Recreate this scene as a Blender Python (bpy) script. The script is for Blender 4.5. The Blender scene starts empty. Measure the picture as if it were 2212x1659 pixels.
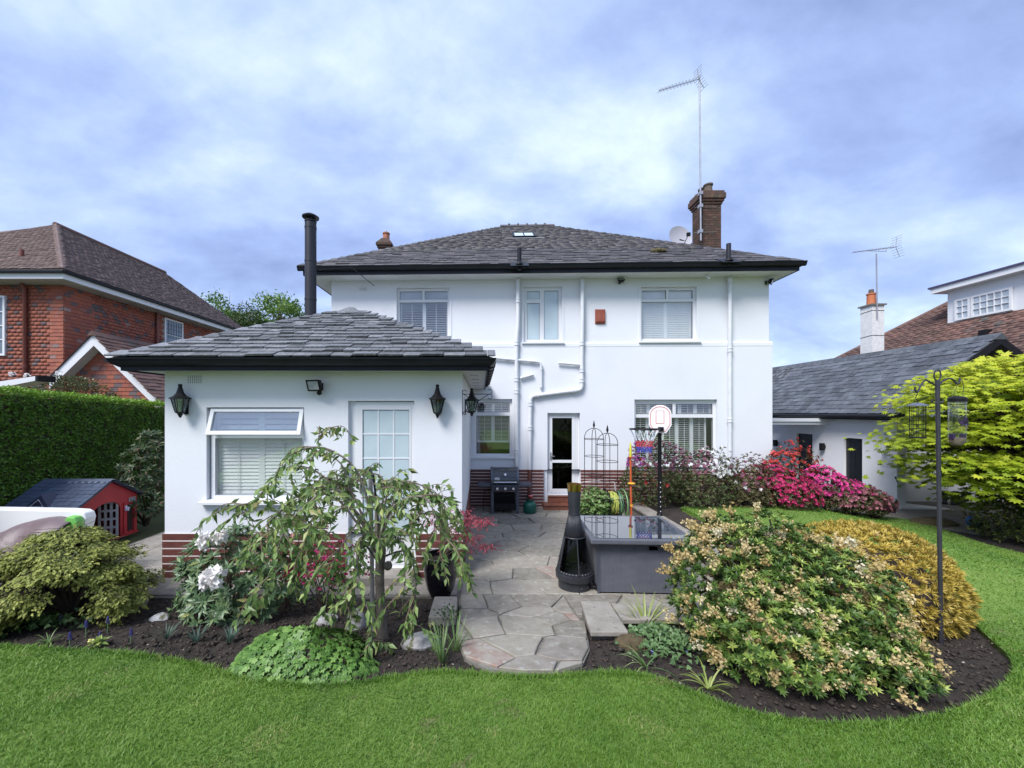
import bpy, math, random
import numpy as np
from mathutils import Vector, Matrix, geometry

random.seed(11)
RNG = np.random.default_rng(7)
SC = bpy.context.scene
COL = SC.collection

# ------------------------------------------------------------------ camera
F, XC, YC, ZC = 830.0, 1040.0, 890.0, 2.45      # focal length and horizon of the photo (2212 px wide)
cam_d = bpy.data.cameras.new('camera'); cam = bpy.data.objects.new('camera', cam_d); COL.objects.link(cam)
cam_d.sensor_width = 36.0; cam_d.lens = F / 2212 * 36.0
cam_d.shift_x = (1106 - XC) / 2212; cam_d.shift_y = (YC - 829.5) / 2212
cam_d.clip_start = 0.05; cam_d.clip_end = 2000
cam.location = (0, 0, ZC); cam.rotation_euler = (math.radians(90), 0, 0)
SC.camera = cam

# ------------------------------------------------------------------ world, sun, exposure
SUN_EL, SUN_AZ = math.radians(50), math.radians(220)   # azimuth clockwise from +Y: behind the camera, a little left
W = bpy.data.worlds.new('World'); SC.world = W; W.use_nodes = True
nt = W.node_tree; nt.nodes.clear()
def wn(t, **k):
    n = nt.nodes.new(t)
    for a, b in k.items(): setattr(n, a, b)
    return n
wl = nt.links.new
tc = wn('ShaderNodeTexCoord'); sep = wn('ShaderNodeSeparateXYZ'); wl(tc.outputs['Generated'], sep.inputs[0])
zz = wn('ShaderNodeMath', operation='MAXIMUM'); wl(sep.outputs[2], zz.inputs[0]); zz.inputs[1].default_value = 0.0
za = wn('ShaderNodeMath', operation='ADD'); wl(zz.outputs[0], za.inputs[0]); za.inputs[1].default_value = 0.42
dx = wn('ShaderNodeMath', operation='DIVIDE'); wl(sep.outputs[0], dx.inputs[0]); wl(za.outputs[0], dx.inputs[1])
dy = wn('ShaderNodeMath', operation='DIVIDE'); wl(sep.outputs[1], dy.inputs[0]); wl(za.outputs[0], dy.inputs[1])
cmb = wn('ShaderNodeCombineXYZ'); wl(dx.outputs[0], cmb.inputs[0]); wl(dy.outputs[0], cmb.inputs[1])
mp = wn('ShaderNodeMapping'); wl(cmb.outputs[0], mp.inputs[0])
mp.inputs['Rotation'].default_value = (0, 0, math.radians(-38)); mp.inputs['Scale'].default_value = (1.0, 1.9, 1); mp.inputs['Location'].default_value = (5.0, 1.0, 0)
n1 = wn('ShaderNodeTexNoise'); wl(mp.outputs[0], n1.inputs['Vector'])
n1.inputs['Scale'].default_value = 1.15; n1.inputs['Detail'].default_value = 7; n1.inputs['Roughness'].default_value = 0.50; n1.inputs['Distortion'].default_value = 0.2
mp2 = wn('ShaderNodeMapping'); wl(cmb.outputs[0], mp2.inputs[0]); mp2.inputs['Rotation'].default_value = (0, 0, math.radians(-50)); mp2.inputs['Scale'].default_value = (1.0, 1.35, 1)
n2 = wn('ShaderNodeTexNoise'); wl(mp2.outputs[0], n2.inputs['Vector']); n2.inputs['Scale'].default_value = 3.6; n2.inputs['Detail'].default_value = 9; n2.inputs['Roughness'].default_value = 0.58; n2.inputs['Distortion'].default_value = 0.15
nm = wn('ShaderNodeMix', data_type='FLOAT'); nm.inputs['Factor'].default_value = 0.34; wl(n1.outputs['Fac'], nm.inputs['A']); wl(n2.outputs['Fac'], nm.inputs['B'])
rp = wn('ShaderNodeValToRGB'); wl(nm.outputs['Result'], rp.inputs[0])
e = rp.color_ramp.elements
e[0].position = 0.36; e[0].color = (0.090, 0.120, 0.222, 1)
e[1].position = 0.64; e[1].color = (0.285, 0.335, 0.375, 1)
k = e.new(0.46); k.color = (0.134, 0.176, 0.300, 1)
k = e.new(0.545); k.color = (0.190, 0.240, 0.340, 1)
SKY_STR = 0.1
mul = wn('ShaderNodeVectorMath', operation='SCALE'); wl(rp.outputs[0], mul.inputs[0]); mul.inputs['Scale'].default_value = 1.0 / SKY_STR
sky = wn('ShaderNodeTexSky', sky_type='NISHITA'); sky.sun_disc = False
sky.sun_elevation = SUN_EL; sky.sun_rotation = SUN_AZ
mx = wn('ShaderNodeMix', data_type='RGBA'); mx.inputs['Factor'].default_value = 0.9
wl(sky.outputs[0], mx.inputs['A']); wl(mul.outputs[0], mx.inputs['B'])
bg = wn('ShaderNodeBackground'); wl(mx.outputs['Result'], bg.inputs[0]); bg.inputs[1].default_value = SKY_STR
wo = wn('ShaderNodeOutputWorld'); wl(bg.outputs[0], wo.inputs[0])

sd = bpy.data.lights.new('sun', 'SUN'); sun = bpy.data.objects.new('sun', sd); COL.objects.link(sun)
sd.energy = 1.5; sd.angle = math.radians(24); sd.color = (1.0, 0.975, 0.94)
sdir = Vector((math.sin(SUN_AZ) * math.cos(SUN_EL), math.cos(SUN_AZ) * math.cos(SUN_EL), math.sin(SUN_EL)))
sun.rotation_euler = sdir.to_track_quat('Z', 'Y').to_euler()
sun.location = sdir * 60
SC.view_settings.view_transform = 'Standard'; SC.view_settings.look = 'None'
SC.view_settings.exposure = 1.68; SC.view_settings.gamma = 1.0; SC.view_settings.use_curve_mapping = False
SC.cycles.max_bounces = 6; SC.cycles.diffuse_bounces = 3; SC.cycles.glossy_bounces = 3
SC.cycles.transparent_max_bounces = 10; SC.cycles.transmission_bounces = 4

# ------------------------------------------------------------------ terrain and measuring helpers
def sm(t): t = max(0.0, min(1.0, t)); return t * t * (3 - 2 * t)
def g(X, Y):
    q = (5.0 - Y) / 0.25
    b = 0.18 * 0.25 * (q if q > 30 else math.log1p(math.exp(max(-40, q))))
    r = 0.28 * sm((X - 3.45) / 0.25) * (1 - sm((X - 6.8) / 2.6)) * sm((Y - 4.2) / 1.6) * (1 - sm((Y - 9.9) / 0.2))
    return b + r
def P(x, y, Y): return Vector(((x - XC) / F * Y, Y, ZC + (YC - y) / F * Y))
def G(x, y):                                       # where the line of sight of a photo point meets the ground
    lo, Y = 0.5, 0.5
    while Y < 30:
        if ZC - (y - YC) / F * Y <= g((x - XC) / F * Y, Y): break
        lo = Y; Y += 0.1
    hi = Y
    for _ in range(30):
        m = (lo + hi) / 2
        if ZC - (y - YC) / F * m <= g((x - XC) / F * m, m): hi = m
        else: lo = m
    X = (x - XC) / F * hi
    return Vector((X, hi, g(X, hi)))

# ------------------------------------------------------------------ mesh helpers
def wm(o):
    m = o.matrix_basis.copy()
    while o.parent: o = o.parent; m = o.matrix_basis @ m
    return m
class MB:
    def __init__(s): s.V = []; s.F = []; s.I = []; s.m = 0
    def add(s, vs, fs):
        b = len(s.V); s.V += [tuple(v) for v in vs]
        for f in fs: s.F.append([b + i for i in f]); s.I.append(s.m)
    def quad(s, a, b, c, d): s.add([a, b, c, d], [(0, 1, 2, 3)])
    def poly(s, pts): s.add(pts, [tuple(range(len(pts)))])
    def box(s, x0, x1, y0, y1, z0, z1, M_=None):
        v = [(x, y, z) for z in (z0, z1) for y in (y0, y1) for x in (x0, x1)]
        if M_ is not None: v = [M_ @ Vector(p) for p in v]
        s.add(v, [(0, 2, 3, 1), (4, 5, 7, 6), (0, 1, 5, 4), (2, 6, 7, 3), (0, 4, 6, 2), (1, 3, 7, 5)])
    def hexa(s, v): s.add(v, [(0, 3, 2, 1), (4, 5, 6, 7), (0, 1, 5, 4), (1, 2, 6, 5), (2, 3, 7, 6), (3, 0, 4, 7)])
    def prism(s, pts, off):                        # closed polygon extruded by a vector
        n = len(pts); off = Vector(off); a = [Vector(p) for p in pts]
        s.add(a + [p + off for p in a], [tuple(reversed(range(n))), tuple(range(n, 2 * n))] + [(i, (i + 1) % n, n + (i + 1) % n, n + i) for i in range(n)])
    def tube(s, path, r, n=8, cap=True):
        path = [Vector(p) for p in path]; rs = r if isinstance(r, (list, tuple)) else [r] * len(path)
        rings = []; up = None
        for i, p in enumerate(path):
            d = (path[min(i + 1, len(path) - 1)] - path[max(i - 1, 0)])
            if d.length < 1e-9: d = Vector((0, 0, 1))
            d.normalize()
            if up is None: up = Vector((0, 0, 1)) if abs(d.z) < 0.9 else Vector((1, 0, 0))
            a = d.cross(up)
            if a.length < 1e-6: a = d.cross(Vector((0, 1, 0)))
            a.normalize(); b = a.cross(d); up = b
            rings.append([p + a * (rs[i] * math.cos(t * 2 * math.pi / n)) + b * (rs[i] * math.sin(t * 2 * math.pi / n)) for t in range(n)])
        V = [v for q in rings for v in q]; Fs = []
        for i in range(len(rings) - 1):
            for t in range(n):
                Fs.append((i * n + t, i * n + (t + 1) % n, (i + 1) * n + (t + 1) % n, (i + 1) * n + t))
        if cap: Fs += [tuple(reversed(range(n))), tuple(range((len(rings) - 1) * n, len(rings) * n))]
        s.add(V, Fs)
    def lathe(s, prof, c=(0, 0, 0), n=20, M_=None, sq=0):
        V = []; Fs = []; c = Vector(c)
        for (r, z) in prof:
            for t in range(n):
                a = (t + 0.5 * sq) * 2 * math.pi / n; v = Vector((r * math.cos(a), r * math.sin(a), z))
                V.append((M_ @ v if M_ is not None else v) + c)
        m = len(prof)
        for i in range(m - 1):
            for t in range(n): Fs.append((i * n + t, i * n + (t + 1) % n, (i + 1) * n + (t + 1) % n, (i + 1) * n + t))
        if prof[0][0] > 1e-4: Fs.append(tuple(reversed(range(n))))
        if prof[-1][0] > 1e-4: Fs.append(tuple(range((m - 1) * n, m * n)))
        s.add(V, Fs)
    def ball(s, c, r, n=14, k=9, sc=(1, 1, 1)):
        s.lathe([(r * math.sin(i * math.pi / k) * sc[0] + 1e-5, -r * math.cos(i * math.pi / k) * sc[2]) for i in range(k + 1)], c, n)
    def panel(s, u0, u1, z0, z1, holes, v0, dep, outer=True):
        """upright slab in the u-z plane with rectangular openings; v0 front, v0+dep back"""
        us = sorted({u0, u1} | {h[i] for h in holes for i in (0, 1) if u0 < h[i] < u1}); zs = sorted({z0, z1} | {h[i] for h in holes for i in (2, 3) if z0 < h[i] < z1})
        def hole(a, b): return any(h[0] < a < h[1] and h[2] < b < h[3] for h in holes)
        for i in range(len(us) - 1):
            for j in range(len(zs) - 1):
                if hole((us[i] + us[i + 1]) / 2, (zs[j] + zs[j + 1]) / 2): continue
                s.quad((us[i], v0, zs[j]), (us[i + 1], v0, zs[j]), (us[i + 1], v0, zs[j + 1]), (us[i], v0, zs[j + 1]))
                s.quad((us[i], v0 + dep, zs[j + 1]), (us[i + 1], v0 + dep, zs[j + 1]), (us[i + 1], v0 + dep, zs[j]), (us[i], v0 + dep, zs[j]))
        rects = [(h[0], h[1], h[2], h[3], 1) for h in holes] + ([(u0, u1, z0, z1, -1)] if outer else [])
        for a, b, c, d, sg in rects:
            c = max(c, z0); v1 = v0 + dep
            q = [((a, v0, c), (a, v0, d), (a, v1, d), (a, v1, c)), ((b, v1, c), (b, v1, d), (b, v0, d), (b, v0, c)), ((a, v0, d), (b, v0, d), (b, v1, d), (a, v1, d)), ((a, v1, c), (b, v1, c), (b, v0, c), (a, v0, c))]
            for t in q: s.quad(*(t if sg > 0 else reversed(t)))
    def build(s, name, mats, parent=None, local=False, smooth=False, bevel=0, **tags):
        me = bpy.data.meshes.new(name)
        V = s.V
        if parent is not None and not local:
            mi = wm(parent).inverted(); V = [tuple(mi @ Vector(v)) for v in V]
        me.from_pydata(V, [], s.F)
        if not isinstance(mats, (list, tuple)): mats = [mats]
        for m in mats: me.materials.append(m)
        if len(mats) > 1: me.polygons.foreach_set('material_index', s.I)
        if smooth:
            me.polygons.foreach_set('use_smooth', [True] * len(me.polygons)); me.set_sharp_from_angle(angle=math.radians(smooth if smooth > 1 else 40))
        me.update()
        o = bpy.data.objects.new(name, me); COL.objects.link(o); o.parent = parent
        if bevel:
            b = o.modifiers.new('bevel', 'BEVEL'); b.width = bevel; b.segments = 2; b.limit_method = 'ANGLE'; b.angle_limit = math.radians(40)
        tag(o, **tags)
        return o
def tag(o, label=None, cat=None, group=None, kind=None):
    if label: o['label'] = label
    if cat: o['category'] = cat
    if group: o['group'] = group
    if kind: o['kind'] = kind
    return o
def thing(name, label, cat, loc=(0, 0, 0), rz=0, group=None):
    o = bpy.data.objects.new(name, None); COL.objects.link(o); o.empty_display_size = 0.1
    o.location = loc; o.rotation_euler = (0, 0, rz)
    return tag(o, label, cat, group)
def piece(name, me, parent, M_):                   # one of many alike pieces; M_ is its place in its parent's frame
    o = bpy.data.objects.new(name, me); COL.objects.link(o); o.parent = parent; o.matrix_basis = M_
    return o
def copy_tree(o, parent=None):
    c = o.copy(); COL.objects.link(c); c.parent = parent
    for ch in list(o.children): copy_tree(ch, c)
    return c
def np_mesh(name, V, T, mats, var=None, smooth=False):
    me = bpy.data.meshes.new(name); V = np.asarray(V, np.float32); T = np.asarray(T, np.int32); k = T.shape[1]
    me.vertices.add(len(V)); me.vertices.foreach_set('co', V.ravel())
    me.loops.add(T.size); me.loops.foreach_set('vertex_index', T.ravel())
    me.polygons.add(len(T)); me.polygons.foreach_set('loop_start', np.arange(0, T.size, k, dtype=np.int32))
    if smooth: me.polygons.foreach_set('use_smooth', np.ones(len(T), bool))
    me.update(calc_edges=True)
    for m in (mats if isinstance(mats, (list, tuple)) else [mats]): me.materials.append(m)
    if var is not None:
        a = me.attributes.new('var', 'FLOAT', 'POINT'); a.data.foreach_set('value', np.asarray(var, np.float32))
        a = me.attributes.new('has', 'FLOAT', 'POINT'); a.data.foreach_set('value', np.ones(len(V), np.float32))
    return me
def np_obj(name, me, parent=None, **tags):
    o = bpy.data.objects.new(name, me); COL.objects.link(o); o.parent = parent
    return tag(o, **tags)
def sheet(poly, zf, res, z_off=0.0, skirt=0.0):
    """triangulated sheet over a 2-D outline that follows zf(X, Y)"""
    pts = [Vector((p[0], p[1])) for p in poly]
    x0, x1 = min(p.x for p in pts), max(p.x for p in pts); y0, y1 = min(p.y for p in pts), max(p.y for p in pts)
    pa = np.array([(p.x, p.y) for p in pts])
    gx, gy = np.meshgrid(np.arange(x0 + res / 2, x1, res), np.arange(y0 + res / 2, y1, res))
    q = np.stack([gx.ravel(), gy.ravel()], 1); q = q[inside(pa, q)]
    n = len(pts)
    vs, es, fs, *_ = geometry.delaunay_2d_cdt(pts + [Vector(p) for p in q], [], [list(range(n))], 1, 1e-5)
    mb = MB(); V = [(v.x, v.y, zf(v.x, v.y) + z_off) for v in vs]
    fl = []
    for f in fs:
        a, b, c = (vs[i] for i in f[:3])
        fl.append(list(f) if (b - a).cross(c - a) > 0 else list(reversed(f)))
    mb.add(V, fl)
    if skirt:
        for i in range(n):
            a, b = pts[i], pts[(i + 1) % n]
            za, zb = zf(a.x, a.y) + z_off, zf(b.x, b.y) + z_off
            mb.quad((a.x, a.y, za - skirt), (b.x, b.y, zb - skirt), (b.x, b.y, zb), (a.x, a.y, za))
    return mb
def inside(poly, q):
    r = np.zeros(len(q), bool); n = len(poly); j = n - 1
    for i in range(n):
        xi, yi = poly[i]; xj, yj = poly[j]
        c = ((yi > q[:, 1]) != (yj > q[:, 1])) & (q[:, 0] < (xj - xi) * (q[:, 1] - yi) / (yj - yi + 1e-12) + xi)
        r ^= c; j = i
    return r
def spline(pts, k=6):
    """Catmull-Rom through 2-D or 3-D points"""
    p = [Vector(a) for a in pts]; out = []
    for i in range(len(p) - 1):
        a, b, c, d = p[max(i - 1, 0)], p[i], p[i + 1], p[min(i + 2, len(p) - 1)]
        for t in range(k):
            t /= k
            out.append(0.5 * ((2 * b) + (c - a) * t + (2 * a - 5 * b + 4 * c - d) * t * t + (3 * b - a - 3 * c + d) * t ** 3))
    out.append(p[-1]); return out

# ------------------------------------------------------------------ materials (all procedural)
def mat(name, c1, c2=None, rough=0.6, scale=3.0, bump=0.0, bscale=60.0, metal=0.0, var=0.0, ramp=None, spec=0.5, trans=0.0, detail=5.0, contrast=(0.35, 0.65), coat=0.0, hvar=0.0, bdist=0.01, speck=None):
    m = bpy.data.materials.new(name); m.use_nodes = True; t = m.node_tree; N = t.nodes; L = t.links.new
    b = N['Principled BSDF']; b.inputs['Roughness'].default_value = rough; b.inputs['Metallic'].default_value = metal
    b.inputs['Specular IOR Level'].default_value = spec; b.inputs['Coat Weight'].default_value = coat
    geo = N.new('ShaderNodeNewGeometry')
    rnd = None
    if var or ramp:
        oi = N.new('ShaderNodeObjectInfo'); a1 = N.new('ShaderNodeAttribute'); a1.attribute_name = 'var'; a2 = N.new('ShaderNodeAttribute'); a2.attribute_name = 'has'
        mxr = N.new('ShaderNodeMix'); L(a2.outputs['Fac'], mxr.inputs['Factor']); L(oi.outputs['Random'], mxr.inputs['A']); L(a1.outputs['Fac'], mxr.inputs['B']); rnd = mxr.outputs['Result']
    if ramp:
        cr = N.new('ShaderNodeValToRGB'); L(rnd, cr.inputs[0]); els = cr.color_ramp.elements
        while len(els) > 1: els.remove(els[-1])
        els[0].position = ramp[0][0]; els[0].color = (*ramp[0][1], 1)
        for p, c in ramp[1:]: q = els.new(p); q.color = (*c, 1)
        col = cr.outputs[0]
    else:
        rgb = N.new('ShaderNodeRGB'); rgb.outputs[0].default_value = (*c1, 1); col = rgb.outputs[0]
    if c2 is not None:
        ns = N.new('ShaderNodeTexNoise'); L(geo.outputs['Position'], ns.inputs['Vector']); ns.inputs['Scale'].default_value = scale; ns.inputs['Detail'].default_value = detail; ns.inputs['Roughness'].default_value = 0.6
        mr = N.new('ShaderNodeMapRange'); L(ns.outputs['Fac'], mr.inputs[0]); mr.inputs[1].default_value, mr.inputs[2].default_value = contrast
        mc = N.new('ShaderNodeMix'); mc.data_type = 'RGBA'; L(mr.outputs[0], mc.inputs['Factor']); L(col, mc.inputs['A']); mc.inputs['B'].default_value = (*c2, 1); col = mc.outputs['Result']
    if speck:                                       # (colour, scale, threshold): lichen, chips
        ns = N.new('ShaderNodeTexNoise'); L(geo.outputs['Position'], ns.inputs['Vector']); ns.inputs['Scale'].default_value = speck[1]; ns.inputs['Detail'].default_value = 4
        mr = N.new('ShaderNodeMapRange'); L(ns.outputs['Fac'], mr.inputs[0]); mr.inputs[1].default_value = speck[2]; mr.inputs[2].default_value = speck[2] + 0.06
        mc = N.new('ShaderNodeMix'); mc.data_type = 'RGBA'; L(mr.outputs[0], mc.inputs['Factor']); L(col, mc.inputs['A']); mc.inputs['B'].default_value = (*speck[0], 1); col = mc.outputs['Result']
    if var:
        hs = N.new('ShaderNodeHueSaturation'); L(col, hs.inputs['Color'])
        mr = N.new('ShaderNodeMapRange'); L(rnd, mr.inputs[0]); mr.inputs[3].default_value = 1 - var; mr.inputs[4].default_value = 1 + var; L(mr.outputs[0], hs.inputs['Value'])
        if hvar:
            mm = N.new('ShaderNodeMath'); mm.operation = 'MULTIPLY_ADD'; fr = N.new('ShaderNodeMath'); fr.operation = 'FRACT'; m7 = N.new('ShaderNodeMath'); m7.operation = 'MULTIPLY'; L(rnd, m7.inputs[0]); m7.inputs[1].default_value = 7.31; L(m7.outputs[0], fr.inputs[0])
            L(fr.outputs[0], mm.inputs[0]); mm.inputs[1].default_value = hvar * 2; mm.inputs[2].default_value = 0.5 - hvar; L(mm.outputs[0], hs.inputs['Hue'])
        col = hs.outputs[0]
    L(col, b.inputs['Base Color'])
    if bump:
        nb = N.new('ShaderNodeTexNoise'); L(geo.outputs['Position'], nb.inputs['Vector']); nb.inputs['Scale'].default_value = bscale; nb.inputs['Detail'].default_value = 6; nb.inputs['Roughness'].default_value = 0.65
        bp = N.new('ShaderNodeBump'); bp.inputs['Strength'].default_value = bump; bp.inputs['Distance'].default_value = bdist; L(nb.outputs['Fac'], bp.inputs['Height']); L(bp.outputs[0], b.inputs['Normal'])
    if trans:
        tr = N.new('ShaderNodeBsdfTranslucent'); L(col, tr.inputs[0]); ms = N.new('ShaderNodeMixShader'); ms.inputs[0].default_value = trans
        L(b.outputs[0], ms.inputs[1]); L(tr.outputs[0], ms.inputs[2]); L(ms.outputs[0], N['Material Output'].inputs[0])
    return m
def glass_mat(name, refl, tint=(1, 1, 1), ior=1.5):
    m = bpy.data.materials.new(name); m.use_nodes = True; t = m.node_tree; N = t.nodes; L = t.links.new; N.remove(N['Principled BSDF'])
    tr = N.new('ShaderNodeBsdfTransparent'); tr.inputs[0].default_value = (*tint, 1)
    gl = N.new('ShaderNodeBsdfGlossy'); gl.inputs['Roughness'].default_value = 0.015
    lw = N.new('ShaderNodeLayerWeight'); lw.inputs[0].default_value = .5; fr = N.new('ShaderNodeMath'); fr.operation = 'POWER'; L(lw.outputs['Facing'], fr.inputs[0]); fr.inputs[1].default_value = 4.0
    ad = N.new('ShaderNodeMath'); ad.operation = 'ADD'; ad.use_clamp = True; L(fr.outputs[0], ad.inputs[0]); ad.inputs[1].default_value = refl
    ms = N.new('ShaderNodeMixShader'); L(ad.outputs[0], ms.inputs[0]); L(tr.outputs[0], ms.inputs[1]); L(gl.outputs[0], ms.inputs[2]); L(ms.outputs[0], N['Material Output'].inputs[0])
    return m
m_white = mat('white_render', (0.72, 0.735, 0.78), (0.67, 0.685, 0.725), rough=0.85, scale=1.1, bump=0.35, bscale=38, bdist=0.008, contrast=(0.35, 0.85), detail=8)
m_upvc = mat('white_upvc', (0.70, 0.71, 0.74), rough=0.35)
m_pipe = mat('white_pipe', (0.68, 0.70, 0.74), (0.60, 0.62, 0.66), rough=0.45, scale=6, bump=0.1, bscale=30)
m_soffit = mat('white_soffit', (0.70, 0.71, 0.72), (0.62, 0.63, 0.64), rough=0.7, scale=2)
m_black = mat('black_gloss_paint', (0.010, 0.011, 0.014), (0.014, 0.016, 0.021), rough=0.45, scale=4, bump=0.05, spec=0.2)
m_fascia = mat('black_fascia', (0.016, 0.019, 0.030), (0.010, 0.012, 0.018), rough=0.55, scale=3, bump=0.08, bscale=20, spec=0.2)
m_iron = mat('black_iron', (0.008, 0.008, 0.010), spec=0.25, rough=0.5, bump=0.1, bscale=120)
m_flue = mat('flue_steel', (0.022, 0.023, 0.03), (0.03, 0.03, 0.038), rough=0.42, scale=2, metal=0.3)
m_glass = glass_mat('window_glass', 0.14)
m_glassd = glass_mat('door_glass', 0.05, (0.25, 0.27, 0.27))
m_glassr = glass_mat('reflective_glass', 0.30, (0.8, 0.85, 0.88))
m_clear = glass_mat('clear_plastic', 0.10, (0.93, 0.95, 0.96))
m_frost = mat('frosted_glass', (0.50, 0.60, 0.64), (0.44, 0.54, 0.60), rough=0.16, scale=2, spec=0.8)
m_shutter = mat('shutter_paint', (0.74, 0.78, 0.79), rough=0.45)
m_bandbrown = mat('plinth_brown', (0.105, 0.034, 0.028), (0.135, 0.046, 0.038), rough=0.55, scale=7, bump=0.25, bscale=50, var=0.10)
m_bandwhite = mat('plinth_pointing', (0.74, 0.68, 0.68), (0.66, 0.58, 0.58), rough=0.7, scale=20)
m_slate_l = mat('slate_light', (0.10, 0.104, 0.115), (0.165, 0.17, 0.185), rough=0.62, scale=9, bump=0.5, bscale=35, var=0.42, hvar=0.02, contrast=(0.35, 0.7), speck=((0.27, 0.28, 0.27), 28, 0.60))
m_slate_m = mat('slate_main', (0.054, 0.049, 0.054), (0.095, 0.087, 0.09), rough=0.65, scale=7, bump=0.4, bscale=35, var=0.36, hvar=0.03, speck=((0.17, 0.17, 0.16), 22, 0.62))
m_slate_d = mat('slate_dark', (0.055, 0.060, 0.072), (0.10, 0.107, 0.125), rough=0.55, scale=6, bump=0.35, bscale=35, var=0.36, hvar=0.02, speck=((0.18, 0.19, 0.19), 16, 0.64))
m_tile_b = mat('roof_tile_brown', (0.11, 0.068, 0.062), (0.15, 0.10, 0.09), rough=0.75, scale=3, bump=0.3, var=0.28, speck=((0.20, 0.165, 0.15), 10, 0.63))
m_tile_r = mat('roof_tile_red', (0.155, 0.080, 0.064), (0.105, 0.060, 0.050), rough=0.75, scale=1.2, bump=0.3, var=0.24, speck=((0.10, 0.095, 0.09), 3, 0.62))
m_brickt = mat('hung_tile_red', None or (0.3, 0.1, 0.07), (0.20, 0.075, 0.055), rough=0.8, scale=7, bump=0.35, bscale=60, ramp=[(0.0, (0.29, 0.085, 0.052)), (0.35, (0.34, 0.105, 0.062)), (0.62, (0.25, 0.072, 0.05)), (0.80, (0.31, 0.11, 0.075)), (0.86, (0.13, 0.085, 0.085)), (0.96, (0.11, 0.09, 0.10)), (1.0, (0.34, 0.22, 0.19))], contrast=(0.5, 0.9))
m_chim = mat('chimney_brick', (0.105, 0.05, 0.036), (0.055, 0.04, 0.03), rough=0.85, scale=6, bump=0.4, var=0.25, speck=((0.10, 0.09, 0.05), 9, 0.62))
m_mortar = mat('mortar', (0.30, 0.27, 0.25), rough=0.9, bump=0.3)
m_terra = mat('terracotta_pot', (0.36, 0.13, 0.07), (0.28, 0.10, 0.06), rough=0.75, scale=8)
m_stone = mat('paving_stone', (0.17, 0.16, 0.142), (0.285, 0.265, 0.23), rough=0.8, scale=9, bump=0.55, bscale=28, var=0.16, hvar=0.012, ramp=[(0.0, (0.175, 0.155, 0.13)), (0.5, (0.215, 0.192, 0.162)), (0.94, (0.25, 0.225, 0.19)), (0.955, (0.23, 0.16, 0.13)), (1.0, (0.235, 0.16, 0.13))], speck=((0.33, 0.32, 0.28), 13, 0.60))
m_grout = mat('paving_mortar', (0.235, 0.22, 0.195), (0.14, 0.13, 0.112), rough=0.95, scale=10, bump=0.5, bscale=90)
m_slab = mat('coping_slab', (0.225, 0.205, 0.18), (0.30, 0.275, 0.245), rough=0.85, scale=7, bump=0.4, bscale=40, var=0.08, speck=((0.16, 0.15, 0.13), 18, 0.62))
m_conc = mat('concrete', (0.15, 0.138, 0.12), (0.20, 0.185, 0.16), rough=0.9, scale=2.5, bump=0.3, bscale=60)
m_soil = mat('bed_soil', (0.026, 0.019, 0.016), (0.058, 0.044, 0.036), rough=0.95, scale=14, bump=1.0, bscale=70, bdist=0.03, detail=8)
m_clod = mat('soil_clod', (0.032, 0.024, 0.02), (0.062, 0.047, 0.038), rough=0.95, scale=30, var=0.4, bump=0.6)
m_lawn = mat('lawn_turf', (0.10, 0.185, 0.025), (0.15, 0.23, 0.04), rough=0.9, scale=2.2, bump=0.6, bscale=160, speck=((0.17, 0.165, 0.07), 3.5, 0.66))
m_grass = mat('grass_blade', (0.1, 0.2, 0.03), rough=0.55, trans=0.35, ramp=[(0.0, (0.055, 0.135, 0.012)), (0.28, (0.10, 0.215, 0.020)), (0.55, (0.15, 0.285, 0.032)), (0.84, (0.23, 0.36, 0.07)), (1.0, (0.36, 0.33, 0.14))])
m_rock = mat('rockery_stone', (0.27, 0.26, 0.26), (0.50, 0.49, 0.49), rough=0.9, scale=11, bump=0.9, bscale=22, bdist=0.02, speck=((0.10, 0.10, 0.035), 6, 0.60))
m_bark = mat('bark', (0.115, 0.09, 0.075), (0.20, 0.17, 0.145), rough=0.9, scale=14, bump=0.8, bscale=40)
m_twig = mat('twig', (0.20, 0.145, 0.10), (0.13, 0.09, 0.07), rough=0.8, scale=20)
m_twigd = mat('dark_twig', (0.06, 0.042, 0.034), rough=0.9)
m_terrain = mat('terrain_earth', (0.06, 0.07, 0.03), (0.08, 0.10, 0.035), rough=0.95, scale=0.8)

# ================================================================== THE SETTING
# --- terrain to the horizon
mb = MB()
xs = [-600, -200, -80, -40, -20] + [-12 + i for i in range(28)] + [20, 40, 80, 200, 600]
ys = [-400, -100, -30, -10, -4] + [i * 0.8 for i in range(0, 15)] + [12.5, 16, 22, 40, 90, 250, 900]
V = [(x, y, (g(x, max(y, -3)) if y < 10.5 else 0.0) - 0.10) for y in ys for x in xs]; nx = len(xs)
mb.add(V, [(j * nx + i, j * nx + i + 1, (j + 1) * nx + i + 1, (j + 1) * nx + i) for j in range(len(ys) - 1) for i in range(nx - 1)])
mb.build('ground', m_terrain, smooth=89, kind='structure', label='earth and grass ground stretching beyond the gardens')

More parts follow.
